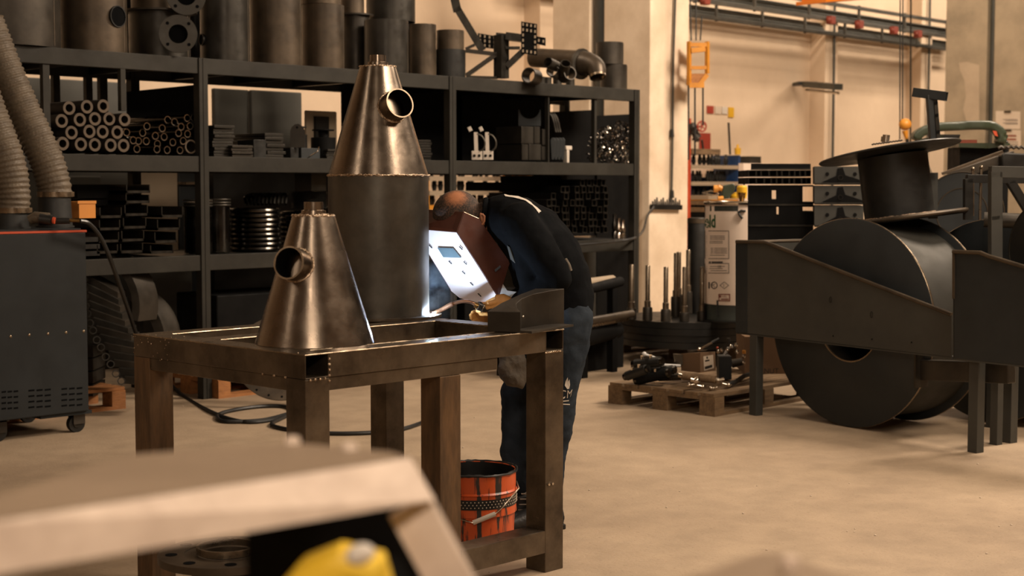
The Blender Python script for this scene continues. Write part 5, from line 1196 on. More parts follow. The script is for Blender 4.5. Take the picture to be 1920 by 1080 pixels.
for i, (px, yy) in enumerate(((10, cy + .1), (155, cy + .08), (150, cy + .62))):
    x = aty(px, 790, cy).x; mb = MB(); c = V((x, yy, .052)); mb.cyl(c - V((.0, .018, 0)), c + V((0, .018, 0)), .052, None, 28); w = build('caster', mb, 'dark_steel', t)
    mb = MB(); mb.cyl(c - V((0, .024, 0)), c + V((0, .024, 0)), .026, None, 20); build('wheel_hub', mb, 'black_edge', w)
    mb = MB(); mb.box(x - .03, x + .045, yy - .032, yy - .026, .05, .125); mb.box(x - .03, x + .045, yy + .026, yy + .032, .05, .125); mb.box(x - .03, x + .06, yy - .032, yy + .032, .112, .13); build('caster_fork', mb, 'mill_steel', t, smooth=0)
def hose(name, label, pts, r, Dc):
    t = thing(name, label, 'hose', pts[0])
    P_ = bez(pts, 24); L = sum((P_[i + 1] - P_[i]).length for i in range(len(P_) - 1))
    # resample with fine pleats
    n = int(L / .0075); out = []; seg = [0]
    for i in range(len(P_) - 1): seg.append(seg[-1] + (P_[i + 1] - P_[i]).length)
    j = 0
    for k in range(n):
        s = L * k / (n - 1)
        while j < len(seg) - 2 and seg[j + 1] < s: j += 1
        out.append(P_[j].lerp(P_[j + 1], min(1, (s - seg[j]) / max(1e-6, seg[j + 1] - seg[j]))))
    rad = [r * (1 + (.036 if (k // 2) % 2 else -.036) + .012 * math.sin(k * .7)) for k in range(n)]
    mb = MB(); mb.tube(out, rad, 36, cap=False)
    for i, v in enumerate(mb.v): mb.v[i] = v + V((noise.noise(v * 9), noise.noise(v * 9 + V((5, 5, 5))), 0)) * .003
    build('pleated_wall', mb, 'hose_grey', t, smooth=50)
    return t
Dh = 9.05
for (cxp, r0, r1, yb, ytp, D, pts, lb, r) in ((103, 29, 32, 422, 362, 9.05, [(103, 366), (101, 345), (86, 298), (52, 225), (14, 140), (-25, 40)], 'pleated grey exhaust hose, right one on the extractor', .098),
        (22, 30, 31, 418, 392, 8.8, [(24, 396), (24, 360), (14, 300), (-18, 215), (-60, 100)], 'pleated grey exhaust hose, left one on the extractor', .096)):
    c = atd(cxp, yb, D); zb = zt + .01
    mb = MB(); k = D / FPX; z1 = zat(ytp, D); mb.lathe([(r1 * k * 1.1, zb), (r1 * k * 1.1, zb + .01), (r1 * k, zb + .012), (r0 * k, z1), (r0 * k - .004, z1), (r1 * k - .004, zb)], (c.x, c.y, 0), (0, 0, 1), 40, closed=True)
    build('hose_collar', mb, 'collar_dark', t)
    h = hose('exhaust_hose', lb, [atd(a, b, D) for a, b in pts], r, D)
    mb = MB(); q = atd(pts[0][0], pts[0][1], D); mb.pipe(q + V((0, 0, -.01)), q + V((0, 0, .02)), r * 1.06, r * 1.0, 40); mb.bar(q + RT * r * 1.04 + V((0, 0, -.008)), q + RT * r * 1.04 + V((0, 0, .02)), .02, .02); build('hose_clamp', mb, 'edge_bright', h)
g = thing('gouging_torch', 'grey torch with an orange ring lying on top of the extractor', 'torch', atd(90, 425, 8.7))
D = 8.72
mb = MB(); mb.tube([atd(56, 413, D), atd(66, 408, D), atd(92, 410, D)], [.028, .035, .034], 16); build('body', mb, 'hose_grey', g)
mb = MB(); mb.cyl(atd(76, 411, D - .01), atd(98, 413, D - .01), .036, .03, 18); build('sleeve', mb, 'black_rubber', g)
mb = MB(); mb.cyl(atd(99, 413, D - .03), atd(103, 413.5, D - .03), .019, None, 18); build('ring', mb, 'red_orange', g)
mb = MB(); mb.cyl(atd(103, 414, D), atd(131, 414, D), .02, .018, 16); build('grip', mb, 'black_rubber', g)
mb = MB(); mb.tube([atd(131, 413, D), atd(136, 413, D), atd(141, 413.5, D), atd(150, 414, D)], [.010, .012, .009, .010], 12); build('coupling', mb, 'brass', g)
floor_pts = [atz(a, b, .012) for a, b in ((338, 738), (400, 774), (460, 791), (520, 785), (548, 772), (530, 762), (470, 764), (412, 776), (420, 790), (490, 788), (540, 776), (560, 770), (530, 783), (510, 797), (560, 808), (640, 813), (735, 808), (790, 793), (832, 774))]
cp = bez([atd(150, 414, D), atd(168, 420, D + .05), atd(190, 448, D + .15), atd(212, 500, D + .3), atd(240, 580, D + .7), atd(262, 640, 9.8), atd(300, 695, 10.5)] + floor_pts, 6)
mb = MB(); mb.tube(cp, .013, 8); single('cable', mb, 'black_rubber', 'long black cable running from the extractor torch and looping across the floor', 'cable')

# curved shoes stacked against the shelf, beside the extractor
def shoe_plate(pts, D, dz, lb, mat='mill_steel', deep=.25):
    P0 = [atd(a, b, D) for a, b in pts]; mb = MB(); mb.prism(P0, FW * deep)
    return single('curved_plate', mb, mat, lb, 'plate', 'curved plates beside the extractor', smooth=0, bevel=.003)
def arc_plate(cx_, cy_, r0, r1, a0, a1, D, deep, lb, mat):
    pts = [(cx_ + r1 * math.cos(a0 + (a1 - a0) * k / 10), cy_ - r1 * math.sin(a0 + (a1 - a0) * k / 10)) for k in range(11)] + [(cx_ + r0 * math.cos(a1 + (a0 - a1) * k / 10), cy_ - r0 * math.sin(a1 + (a0 - a1) * k / 10)) for k in range(11)]
    mb = MB(); mb.prism([atd(a, b, D) for a, b in pts], (FW * .6 + RT * .3) * deep); return single('curved_plate', mb, mat, lb, 'plate', 'curved plates beside the extractor', smooth=40)
arc_plate(150, 575, 98, 112, -.25, 1.25, 9.9, .28, 'large dark arched plate at the top of the fan beside the extractor', 'mill_steel')
arc_plate(205, 640, 86, 104, -.1, 1.15, 10.1, .25, 'smaller arched plate leaning right of the fan', 'mill_steel')
for k in range(13):
    u = k / 12; x = 176 + 16 * math.cos(u * 2.6 + 2.4) + 52 * u ** 1.6; y = 515 + 190 * u
    w = 58 + 10 * math.sin(u * 3); tl = (1 - u) * 30 + 3
    D = 9.75 - .02 * k; a, b = (x, y), (x + w, y + tl)
    mb = MB(); h = 15 + 4 * (k % 2); mb.prism([atd(a[0], a[1], D), atd(b[0], b[1], D), atd(b[0], b[1] + h, D), atd(a[0], a[1] + h, D)], FW * .2)
    o = single('curved_plate', mb, 'mill_steel_grey' if k % 2 else 'mill_steel', 'steel shoe in the fanned pile beside the extractor, %s from the top' % ORD[k], 'plate', 'fanned steel shoes', smooth=0, bevel=.004)
    for s in (0,):
        mb = MB(); mb.pipe(atd(a[0] - 5, a[1] + h / 2 + 2, D - .01), atd(a[0] - 5, a[1] + h / 2 + 2, D + .12), .026, .019, 8); build('loop_end', mb, 'black_edge', o, smooth=30)
for k in range(4):
    D = 10.0; a = atd(168, 727 - 24 * k, D); b = atd(186, 727 - 24 * k, D); mb = MB(); mb.bar(a - RT * .08, b, .3, .075, up=UPZ); single('steel_block', mb, 'mill_steel_grey', 'grey block stacked on the orange pallet behind the extractor, %s from the bottom' % ORD[k], 'block', 'blocks behind the extractor', smooth=0)

# ------------------------------------------------------------------ pallets
def pallet(label, corner, lx, ly, rz, mat, nb=6):
    """corner = left near corner on the floor; length lx along local x, ly along local y"""
    t = thing('wooden_pallet', label, 'pallet', (corner[0], corner[1], 0), rz)
    for k in range(nb):
        w = ly / nb; mb = MB(); mb.box(0, lx, k * w + w * .06, k * w + w * .90, .122, .144); build('deck_board', mb, mat, t, local=True, smooth=0, bevel=.002)
    for x in (.0, lx / 2 - .05, lx - .1):
        mb = MB(); mb.box(x, x + .1, 0, ly, .1, .122); build('stringer', mb, mat, t, local=True, smooth=0)
        for y in (0, ly / 2 - .06, ly - .12):
            mb = MB(); mb.box(x, x + .1, y, y + .12, .022, .1); build('block', mb, mat, t, local=True, smooth=0)
    for y in (0, ly / 2 - .06, ly - .12):
        mb = MB(); mb.box(0, lx, y, y + .12, 0, .022); build('bottom_board', mb, mat, t, local=True, smooth=0)
    return t
cF = atz(1340, 782, 0); pallet('front wooden pallet loaded with hydraulic fittings and a small carton', (cF.x, cF.y), 1.2, .88, 0, 'wood', 7)
cR = atz(1150, 660, 0); pallet('rear wooden pallet carrying the dark plate stack with upright rods', (cR.x, cR.y - 1.35), 1.2, 1.35, 0, 'wood', 7)
o1 = atz(410, 748, 0); o2 = atz(640, 722, 0); o3 = atz(888, 692, 0); pallet('orange tinted pallet pushed under the shelving beside the post', (o1.x + .0, o1.y), min(1.2, o2.x - o1.x - .04), .8, 0, 'wood_orange', 5)
o2 = atz(640, 722, 0); pallet('orange tinted pallet under the middle of the shelving', (o2.x, o2.y), min(1.2, o3.x - o2.x - .04), .8, 0, 'wood_orange', 5)
o3 = atz(888, 692, 0); pallet('orange tinted pallet under the shelving behind the table leg', (o3.x, o3.y), .9, .8, 0, 'wood_orange', 5)
o4 = atz(185, 772, 0); pallet('orange tinted pallet behind the fume extractor', (o4.x - .9, o4.y + .0), 1.1, .8, 0, 'wood_orange', 5)
for i, (x, y, w, d_, h, lb) in enumerate(((o1.x + .1, o1.y + .15, .95, .5, .55, 'dark crate on the orange pallet beside the shelf post'), (o2.x + .1, o2.y + .12, 1.0, .55, .5, 'dark crate on the orange pallet under the middle shelf'), (o3.x + .05, o3.y + .15, .8, .5, .45, 'dark crate on the orange pallet behind the table leg'))):
    mb = MB(); mb.box(x, x + w, y, y + d_, .146, .146 + h); single('dark_crate', mb, 'black_steel', lb, 'crate', smooth=0, bevel=.01)
# pale drilled ring leaning in front of the shelf
D = 10.0; c = atd(526, 672, D) + V((0, 0, 0)); ax = (-FW + UPZ * .55 + RT * .2).normalized(); t = thing('drilled_ring', 'pale steel ring with bolt holes leaning low in front of the shelving', 'ring', (c.x, c.y, 0))
R = .30; A, B = MB().frame(ax); mb = MB(); mb.lathe([(R, 0), (R, .012), (R * .6, .012), (R * .6, 0)], c, ax, 56, closed=True); build('ring_plate', mb, 'mill_steel_brown', t)
for k in range(20):
    q = 2 * PI * k / 20
    for rr_ in (.92, .68):
        p = c + (A * math.cos(q) + B * math.sin(q)) * R * rr_ + ax * .0125; mb = MB(); mb.cyl(p, p + ax * .001, .008, None, 10); build('bolt_hole', mb, 'void_black', t)
# tubes lying below the shelf right of the welder
for i, (a, b, r, m, lb) in enumerate((((1060, 536), (1148, 524), .035, 'tan_panel', 'pale tube end sticking out beside the welder\'s back'), ((1060, 552), (1163, 528), .04, 'black_steel', 'black tube under the pale tube beside the welder\'s back'),
        ((1080, 606), (1185, 588), .03, 'mill_steel_brown', 'brown long tube lying low behind the welder, upper one'), ((1080, 614), (1175, 597), .022, 'edge_bright', 'bright long tube lying low behind the welder, lower one'), ((1070, 640), (1155, 618), .07, 'black_steel', 'thick black beam low behind the welder'))):
    Da, Db = 11.2, 11.9; mb = MB(); mb.cyl(atd(*a, Da), atd(*b, Db), r, None, 14); single('steel_tube', mb, m, lb, 'tube')
tt = thing('trestle', 'black steel trestle holding the tubes behind the welder', 'trestle', atd(1110, 640, 11.55))
for u in (.3, .85):
    q = atd(1060, 552, 11.2).lerp(atd(1163, 528, 11.9), u); mb = MB(); mb.box(q.x - .03, q.x + .03, q.y - .03, q.y + .03, 0, q.z - .042); build('leg', mb, 'black_steel', tt, smooth=0)
mb = MB(); p = atd(1060, 655, 11.6); mb.box(p.x - .4, p.x + .7, p.y, p.y + .35, 0, .28); single('dark_crate', mb, 'black_steel', 'low dark crate on the floor behind the welder\'s legs', 'crate', smooth=0)

# plate stack, rods and the wire drum on the rear pallet
c = atd(1292, 600, 12.62); z0 = .146
t = thing('plate_stack', 'thick stack of dark round plates on the rear pallet', 'plates', (c.x, c.y, z0))
ztp = zat(600, 12.3); n = 4
for k in range(n):
    za = z0 + (ztp - z0) * k / n; zb_ = z0 + (ztp - z0) * (k + 1) / n; r = .58 - .006 * (k % 2)
    mb = MB(); mb.cyl((c.x, c.y, za), (c.x, c.y, zb_ - .003), r, None, 56); build('round_plate', mb, 'dark_steel', t)
rods = [(1184, 496, 578, 601, 12.35), (1214, 497, 576, 604, 12.25), (1248, 500, 580, 606, 12.15), (1267, 474, 556, 586, 12.6), (1272, 472, 552, 582, 12.75), (1283, 500, 586, 606, 12.15), (1290, 468, 546, 574, 12.95), (1316, 500, 583, 606, 12.2)]
for i, (px, y0, yc, yb, D) in enumerate(rods):
    b = atd(px, yb, D); k = D / FPX; zb_ = ztp + .001; tt = thing('threaded_rod', 'upright steel rod with a thick collar on the plate stack, %s from the left' % ORD[i], 'rod', (b.x, b.y, zb_), group='upright rods on the plate stack')
    mb = MB(); mb.lathe([(.0001, 0), (9.3 * k, 0), (9.3 * k, zat(yc, D) - zb_ - .01), (8.3 * k, zat(yc, D) - zb_), (.0001, zat(yc, D) - zb_)], (b.x, b.y, zb_), (0, 0, 1), 20); build('collar', mb, 'mill_steel', tt)
    mb = MB(); H = zat(y0, D) - zb_; h0 = zat(yc, D) - zb_; pr = [(.0001, h0 - .01), (6.2 * k, h0 - .01), (6.2 * k, h0 + .05), (4.6 * k, h0 + .055), (4.6 * k, H - .006), (3.8 * k, H), (.0001, H)]; mb.lathe(pr, (b.x, b.y, zb_), (0, 0, 1), 14); build('rod', mb, 'thread_steel', tt)
# dark standing cylinder
D = 13.0; c = atd(1307, 575, D); k = D / FPX; t = thing('gas_cylinder', 'tall dark cylinder standing between the pale column and the white drum', 'cylinder', (c.x, c.y, ztp))
mb = MB(); mb.lathe([(.0001, 0), (19 * k, 0), (19 * k, zat(412, D) - ztp), (17.5 * k, zat(408, D) - ztp), (.0001, zat(408, D) - ztp)], (c.x, c.y, ztp), (0, 0, 1), 28); build('shell', mb, 'dark_steel', t)
mb = MB(); mb.pipe((c.x, c.y, zat(418, D)), (c.x, c.y, zat(410, D)), 19.6 * k, 17 * k, 28); build('top_ring', mb, 'mill_steel_brown', t)
# white wire drum
D = 12.25; c = atd(1382, 600, D); r = .265; zd = ztp + .015
t = thing('wire_drum', 'white cardboard welding wire drum with green lettering by the column', 'drum', (c.x, c.y, zd))
mb = MB(); mb.cyl((c.x, c.y, ztp + .001), (c.x, c.y, zd), .30, None, 40); single('round_plate', mb, 'dark_steel', 'dark round plate under the white wire drum', 'plate')
zt_ = zat(384, D); zw = zat(574, D - .26)
mb = MB(); mb.lathe([(r, zw), (r, zt_)], (c.x, c.y, 0), (0, 0, 1), 64); build('wall', mb, 'white_card', t)
mb = MB(); mb.lathe([(.0001, zd + .001), (r + .004, zd + .001), (r + .004, zd + .012), (r + .001, zd + .02), (r + .001, zw)], (c.x, c.y, 0), (0, 0, 1), 64); build('base_band', mb, 'band_grey', t)
mb = MB(); mb.lathe([(r, zt_), (r + .012, zt_ + .005), (r + .014, zt_ + .02), (r + .004, zt_ + .03), (r - .02, zt_ + .03), (r - .03, zt_ + .015), (.0001, zt_ + .015)], (c.x, c.y, 0), (0, 0, 1), 64); build('lid_ring', mb, 'chrome', t)
mb = MB(); mb.pipe((c.x, c.y, zw), (c.x, c.y, zw + .004), r + .0015, r, 64); build('line', mb, 'black_rubber', t)
def oncyl(px, py, e=.0015):
    ry = ray(px, py); o = V((EYE.x - c.x, EYE.y - c.y)); d = V((ry.x, ry.y)); R = r + e
    A = d.dot(d); B = 2 * o.dot(d); Cc = o.dot(o) - R * R; q = B * B - 4 * A * Cc
    s = (-B - math.sqrt(max(0, q))) / (2 * A); return EYE + ry * s
def quad(mb, x0, y0, x1, y1, n=6):
    for i in range(n):
        a = x0 + (x1 - x0) * i / n; b = x0 + (x1 - x0) * (i + 1) / n
        mb.add([oncyl(a, y1), oncyl(b, y1), oncyl(b, y0), oncyl(a, y0)], [(0, 1, 2, 3)])
mb = MB(); quad(mb, 1321, 386, 1384, 396); build('print_block', mb, 'band_grey', t, smooth=0)
# lettering runs round the drum; only its end shows
mb = MB(); _v, _f = text_verts('eld', 33, .9); mb.add([oncyl(1321.2 + v.x * .52, 426 - v.y * 1.0, .0025) for v in _v], _f)
build('lettering', mb, 'print_green', t, smooth=0)
mb = MB()
def outline(mb, x0, y0, x1, y1, w=.6):
    quad(mb, x0, y0 - w, x1, y0 + w); quad(mb, x0, y1 - w, x1, y1 + w); quad(mb, x0, y0, x0 + 2 * w, y1, 1); quad(mb, x1 - 2 * w, y0, x1, y1, 1)
outline(mb, 1321, 433, 1367, 485); outline(mb, 1321, 494, 1367, 512)
for y in (442, 445, 448, 452, 455, 465, 468, 471, 474, 478, 499, 503, 507): quad(mb, 1324, y, 1363 - (y % 3) * 4, y + 1, 4)
quad(mb, 1321, 490, 1355, 493.5, 4)
for k in range(16):
    q = 2 * PI * k / 16; q2 = 2 * PI * (k + 1) / 16
    mb.add([oncyl(1339 + 6.5 * math.cos(q), 535 + 7 * math.sin(q)), oncyl(1339 + 6.5 * math.cos(q2), 535 + 7 * math.sin(q2)), oncyl(1339 + 4.8 * math.cos(q2), 535 + 5.3 * math.sin(q2)), oncyl(1339 + 4.8 * math.cos(q), 535 + 5.3 * math.sin(q))], [(0, 1, 2, 3)])
text_on(mb, 'PC', 9, lambda x, y: oncyl(1334.5 + x * .62, 538.5 - y)); text_on(mb, 'S', 7, lambda x, y: oncyl(1356 + x * .7, 538 - y))
text_on(mb, 'CE', 6, lambda x, y: oncyl(1345 + x, 502 - y)); quad(mb, 1328, 529, 1331, 541, 1)
dm = [(1349, 535), (1358, 528), (1367, 535), (1358, 542)]
for i in range(4):
    a = dm[i]; b = dm[(i + 1) % 4]; ci = lambda p: (1358 + (p[0] - 1358) * .82, 535 + (p[1] - 535) * .82)
    mb.add([oncyl(*a), oncyl(*b), oncyl(*ci(b)), oncyl(*ci(a))], [(0, 1, 2, 3)])
build('print', mb, 'print_grey', t, smooth=0)
mb = MB(); outline(mb, 1347, 552, 1369, 564, .9); text_on(mb, 'VAL', 6, lambda x, y: oncyl(1353 + x, 558 - y)); quad(mb, 1352, 560, 1366, 562, 3); quad(mb, 1349, 554, 1352, 558, 1); build('stamp', mb, 'print_red', t, smooth=0)
mb = MB(); a = oncyl(1345, 563, .004); b = oncyl(1346, 592, .004); mb.bar(a, b, .014, .006, up=FW); build('clip', mb, 'black_rubber', t)
mb = MB(); mb.tube([oncyl(1392, 410, .01), oncyl(1386, 402, .012), oncyl(1384, 398, .012), oncyl(1390, 395, .01), oncyl(1398, 396, .01)], .01, 6); build('hook', mb, 'dark_steel', t)
# things on the drum lid
zl = zt_ + .02
def lidp(px, py, dd=0): return atd(px, py, D + dd)
t2 = thing('yellow_cone_cap', 'yellow plastic hood standing on the white wire drum lid', 'hood', lidp(1392, 372))
mb = MB(); mb.lathe([(.0001, -.012), (.036, .004), (.042, .03), (.042, .09), (.03, .105), (.0001, .105)], lidp(1391, 372, -.1), (0, 0, 1), 24); build('hood', mb, 'yellow', t2)
mb = MB(); mb.lathe([(.0001, -.09), (.012, -.085), (.03, -.02), (.034, .004), (.0001, .004)], lidp(1391, 362, -.12), (0, 0, 1), 18); build('tip', mb, 'brass', t2)
mb = MB(); mb.lathe([(.0001, 0), (.07, 0), (.065, .02), (.03, .05), (.0001, .055)], lidp(1384, 372, .05), (0, 0, 1), 24); single('yellow_dome', mb, 'yellow', 'low yellow dome cap on the drum lid behind the hood', 'cap')
mb = MB(); mb.prism([lidp(1352, 373), lidp(1356, 348), lidp(1376, 344), lidp(1380, 352), lidp(1368, 372)], FW * .12); single('grey_hood', mb, 'green_paint', 'grey green tilted housing on the white drum lid', 'housing', smooth=0, bevel=.008)
mb = MB(); mb.tube([lidp(1316, 362), lidp(1333, 358), lidp(1350, 363), lidp(1334, 366), lidp(1317, 362)], .008, 6); single('cutter_blades', mb, 'chrome', 'pair of bright cutter blades beside the drum lid', 'tool')
mb = MB(); mb.cyl(lidp(1338, 354), lidp(1346, 354), .03, None, 16); mb.cyl(lidp(1346, 352), lidp(1354, 354), .028, .02, 16); mb.cyl(lidp(1346, 372), lidp(1356, 372), .02, None, 12); single('knob_coupling', mb, 'amber_paint', 'small yellow knob and coupling left on the drum lid', 'knob')  # yellow knob with a coupling beside it
mb = MB(); mb.tube([lidp(1350, 350), lidp(1350, 376)], .01, 8); mb.tube([lidp(1386, 338), lidp(1392, 340), lidp(1396, 347)], .008, 6); single('black_pin', mb, 'black_rubber', 'black upright pin and hook on the drum lid', 'pin')

# ------------------------------------------------------------------ fittings on the front pallet
ZP = .146
def pf_(px, py, D=9.9): return atd(px, py, D)
t = thing('carton', 'small brown carton with a white label on the front pallet', 'box', pf_(1307, 698, 9.95))
a, b, cc = pf_(1277, 663, 10.02), pf_(1313, 661, 9.9), pf_(1341, 659, 10.05); a2, b2, c2_ = pf_(1277, 695, 10.02), pf_(1313, 699, 9.9), pf_(1342, 695, 10.05)
back = a + (cc - b); 
mb = MB(); mb.add([a, b, cc, back, a2, b2, c2_, a2 + (c2_ - b2)], [(0, 1, 2, 3), (7, 6, 5, 4), (0, 4, 5, 1), (1, 5, 6, 2), (2, 6, 7, 3), (3, 7, 4, 0)]); build('body', mb, 'cardboard', t, smooth=0)
def onq(p00, p10, p11, p01, u, v): return p00.lerp(p10, u).lerp(p01.lerp(p11, u), v) - FW * .002
mb = MB(); Q = lambda u, v: onq(b, cc, c2_, b2, u, v); mb.add([Q(.2, .2), Q(.85, .16), Q(.88, .85), Q(.25, .92)], [(0, 1, 2, 3)]); lab_ = build('label_sticker', mb, 'paper', t, smooth=0)
mb = MB(); Q2 = lambda u, v: Q(u, v) - FW * .001; mb.add([Q2(.28, .72), Q2(.78, .66), Q2(.78, .8), Q2(.3, .86)], [(0, 1, 2, 3)]); mb.add([Q2(.3, .4), Q2(.6, .38), Q2(.6, .46), Q2(.3, .48)], [(0, 1, 2, 3)]); mb.add([Q2(.4, .22), Q2(.5, .22), Q2(.5, .34), Q2(.4, .34)], [(0, 1, 2, 3)]); build('print', mb, 'black_rubber', lab_, smooth=0)
fit = [((1176, 705), (1212, 692), 9, 'dark_steel', 'lying dark hydraulic cylinder at the far left of the fittings pile'), ((1196, 712), (1250, 700), 10, 'black_steel', 'lying black hydraulic cylinder at the bottom of the fittings pile'),
       ((1192, 683), (1238, 678), 10, 'dark_steel', 'dark hydraulic valve block on top of the fittings pile'), ((1205, 698), (1262, 693), 9, 'dark_steel', 'dark cylinder in the middle of the fittings pile'), ((1236, 708), (1275, 706), 7, 'mill_steel', 'grey threaded cylinder in front of the carton left corner')]
for i, (a, b, rp, m, lb) in enumerate(fit):
    D = 9.9 + .03 * i; tt = thing('hydraulic_cylinder', lb, 'hydraulic part', pf_(a[0], a[1] + rp, D), group='hydraulic fittings on the pallet')
    r_ = rp * D / FPX; p0, p1 = pf_(*a, D), pf_(*b, D - .1); mb = MB(); mb.cyl(p0, p1, r_, None, 20); build('barrel', mb, m, tt)
    d = (p1 - p0).normalized(); mb = MB(); mb.cyl(p0 - d * .025, p0, r_ * .75, r_ * .9, 16); build('end_cap', mb, 'shiny_tube', tt); mb = MB(); mb.cyl(p1, p1 + d * .02, r_ * .8, None, 16); build('end_cap', mb, 'shiny_tube', tt)
    for q in (.25, .6):
        w = p0.lerp(p1, q); mb = MB(); mb.cyl(w + UPZ * r_ * .9 - FW * r_ * .5, w + UPZ * (r_ + .018) - FW * r_ * .6, .009, .011, 10); build('port', mb, 'chrome', tt)
mb = MB(); D = 9.9; mb.sph(pf_(1208, 664, D), .016); mb.tube([pf_(1208, 664, D), pf_(1232, 672, D), pf_(1240, 683, D)], .0085, 10); mb.tube([pf_(1236, 684, D), pf_(1276, 686, D)], .009, 10); single('bent_lever', mb, 'leather_white', 'white bent lever with a ball end on the fittings pile', 'lever')
mb = MB(); D = 10.0; mb.tube([pf_(1311, 655, D), pf_(1317, 652, D), pf_(1336, 642, D)], .007, 8); mb.sph(pf_(1311, 655, D), .013); single('lever_rod', mb, 'chrome', 'bright lever rod with a black grip behind the carton', 'lever')
mb = MB(); mb.cyl(pf_(1335, 643, D), pf_(1349, 635, D), .013, .009, 10); build('grip', mb, 'black_rubber', [q for q in COL.objects if q.name == 'lever_rod'][0])
t = thing('pump_unit', 'dark hydraulic pump block with chrome valves at the right of the front pallet', 'pump', pf_(1365, 715, 10.1))
D = 10.1
mb = MB(); mb.prism([pf_(1348, 668, D), pf_(1372, 668, D), pf_(1372, 712, D), pf_(1348, 712, D)], FW * .12); build('block', mb, 'plate_blue', t, smooth=0, bevel=.006)
mb = MB(); mb.cyl(pf_(1372, 682, D + .05), pf_(1392, 678, D + .05), .03, .026, 18); build('motor', mb, 'mill_steel', t)
for i, (x, y, s) in enumerate(((1347, 660, 5), (1353, 657, 5), (1364, 656, 6), (1370, 650, 4), (1380, 647, 4), (1382, 660, 5), (1394, 668, 4), (1394, 680, 4))):
    mb = MB(); mb.lathe([(.0001, -.014), (.006, -.014), (.012, -.004), (.012, .006), (.007, .014), (.0001, .014)], pf_(x, y, D), (UPZ + RT * .3 * (i % 3 - 1)).normalized(), 10); build('valve_cap', mb, 'chrome', t)
mb = MB(); mb.tube([pf_(1358, 665, D), pf_(1366, 652, D), pf_(1374, 649, D)], .010, 8); build('white_elbow', mb, 'leather_white', t)
mb = MB(); mb.cyl(pf_(1395, 663, D), pf_(1395, 657, D), .012, None, 12); build('yellow_plug', mb, 'amber_paint', t)
mb = MB(); mb.cyl(pf_(1366, 652, D), pf_(1366, 634, D), .006, .012, 10); build('knob', mb, 'black_rubber', t)
mb = MB(); mb.sph(pf_(1345, 652, D), .008); build('red_button', mb, 'red_orange', t)
t = thing('tan_cylinder', 'tan painted hydraulic cylinder lying in front of the carton', 'hydraulic part', pf_(1312, 716, 9.75))
mb = MB(); mb.cyl(pf_(1281, 705, 9.8), pf_(1342, 712, 9.7), .026, None, 20); build('barrel', mb, 'wood', t)
mb = MB(); mb.cyl(pf_(1274, 703, 9.82), pf_(1281, 705, 9.8), .018, .02, 14); build('end_cap', mb, 'chrome', t); mb = MB(); mb.cyl(pf_(1342, 712, 9.7), pf_(1352, 714, 9.68), .018, .012, 14); build('end_cap', mb, 'chrome', t)
for i, (x, y, lb) in enumerate(((1306, 714, 'shiny round valve body at the front of the fittings'), (1292, 722, 'small chrome elbow at the front edge of the pallet, left one'), (1318, 725, 'small chrome elbow at the front edge of the pallet, middle one'), (1333, 728, 'small chrome elbow at the front edge of the pallet, right one'), (1366, 722, 'chrome hose end at the right of the pallet'), (1346, 713, 'chrome coupling beside the tan cylinder'))):
    D = 9.62 if i != 4 else 9.7; s = .026 if i == 0 else .014; q = pf_(x, y, D); mb = MB()
    mb.sph(q, s, seg=14, rings=10); mb.cyl(q, q + RT * .04 * (1 if i % 2 else -1) + UPZ * .008, s * .6, s * .75, 12); mb.cyl(q, q + RT * .02 + FW * .03, s * .7, s * .5, 12)
    single('pipe_fitting', mb, 'chrome', lb, 'fitting', 'chrome fittings on the pallet')
mb = MB(); mb.tube(bez([pf_(1366, 722, 9.72), pf_(1382, 714, 9.9), pf_(1398, 704, 10.1), pf_(1420, 700, 10.3)], 5), .016, 10); single('rubber_hose', mb, 'black_rubber', 'black rubber hose at the right side of the front pallet', 'hose')
mb = MB(); D = 10.0; mb.prism([pf_(1263, 664, D), pf_(1280, 665, D), pf_(1280, 685, D), pf_(1266, 680, D)], FW * .04); single('shackle_plate', mb, 'shiny_tube', 'shiny clevis plate behind the left corner of the carton', 'clevis', smooth=0)
t = thing('carton', 'large brown carton standing behind the trough frame leg', 'box', atd(1450, 700, 10.5))
a = atd(1398, 632, 10.9); mb = MB(); q0 = atd(1396, 708, 10.5); q1 = atd(1476, 708, 10.5); mb.prism([V((q0.x, q0.y, ZP)), V((q1.x, q1.y, ZP)), V((q1.x, q1.y, zat(632, 10.5))), V((q0.x, q0.y, zat(632, 10.5)))], FW * .4); build('body', mb, 'cardboard', t, smooth=0)
mb = MB(); text_on(mb, 'NUT', .05, lambda x, y: atd(1432, 700, 10.48) + RT * x + UPZ * y); build('print', mb, 'black_rubber', t, smooth=0)

# ================================================================== RIGHT SIDE: black beams
DS = 11.0
SDIR = atd(1451, 350, DS) - EYE; SDIR.normalize()
def slab(name, x0, x1, y0, y1, lb, grp, mat='black_steel', gaps=(), deep=.5, D=DS):
    """beam end seen frontally; gaps are real openings through it"""
    t = thing(name, lb, 'beam', atd((x0 + x1) / 2, y1, D), group=grp); mb = MB(); xs = sorted({x0, x1} | {g[0] for g in gaps} | {g[1] for g in gaps})
    for a, b in zip(xs, xs[1:]):
        g = [q for q in gaps if q[0] <= a and q[1] >= b]
        parts = [(y0, y1)] if not g else [(y0, g[0][2]), (g[0][3], y1)]
        for u, v in parts: mb.prism([atd(a, u, D), atd(b, u, D), atd(b, v, D), atd(a, v, D)], SDIR * deep)
    build('web', mb, mat, t, smooth=0)
    mb = MB(); mb.bar(atd(x0, y1, D - .004), atd(x1, y1, D - .004), .01, .012, up=UPZ); build('flange_edge', mb, 'black_edge', t, smooth=0)
    return t
slab('steel_beam', 1402, 1525, 386, 423, 'black beam with a slit opening, second in the left stack right of the drum', 'black beams in the left stack', gaps=((1456, 1460, 388, 404), (1505, 1525, 388, 397)))
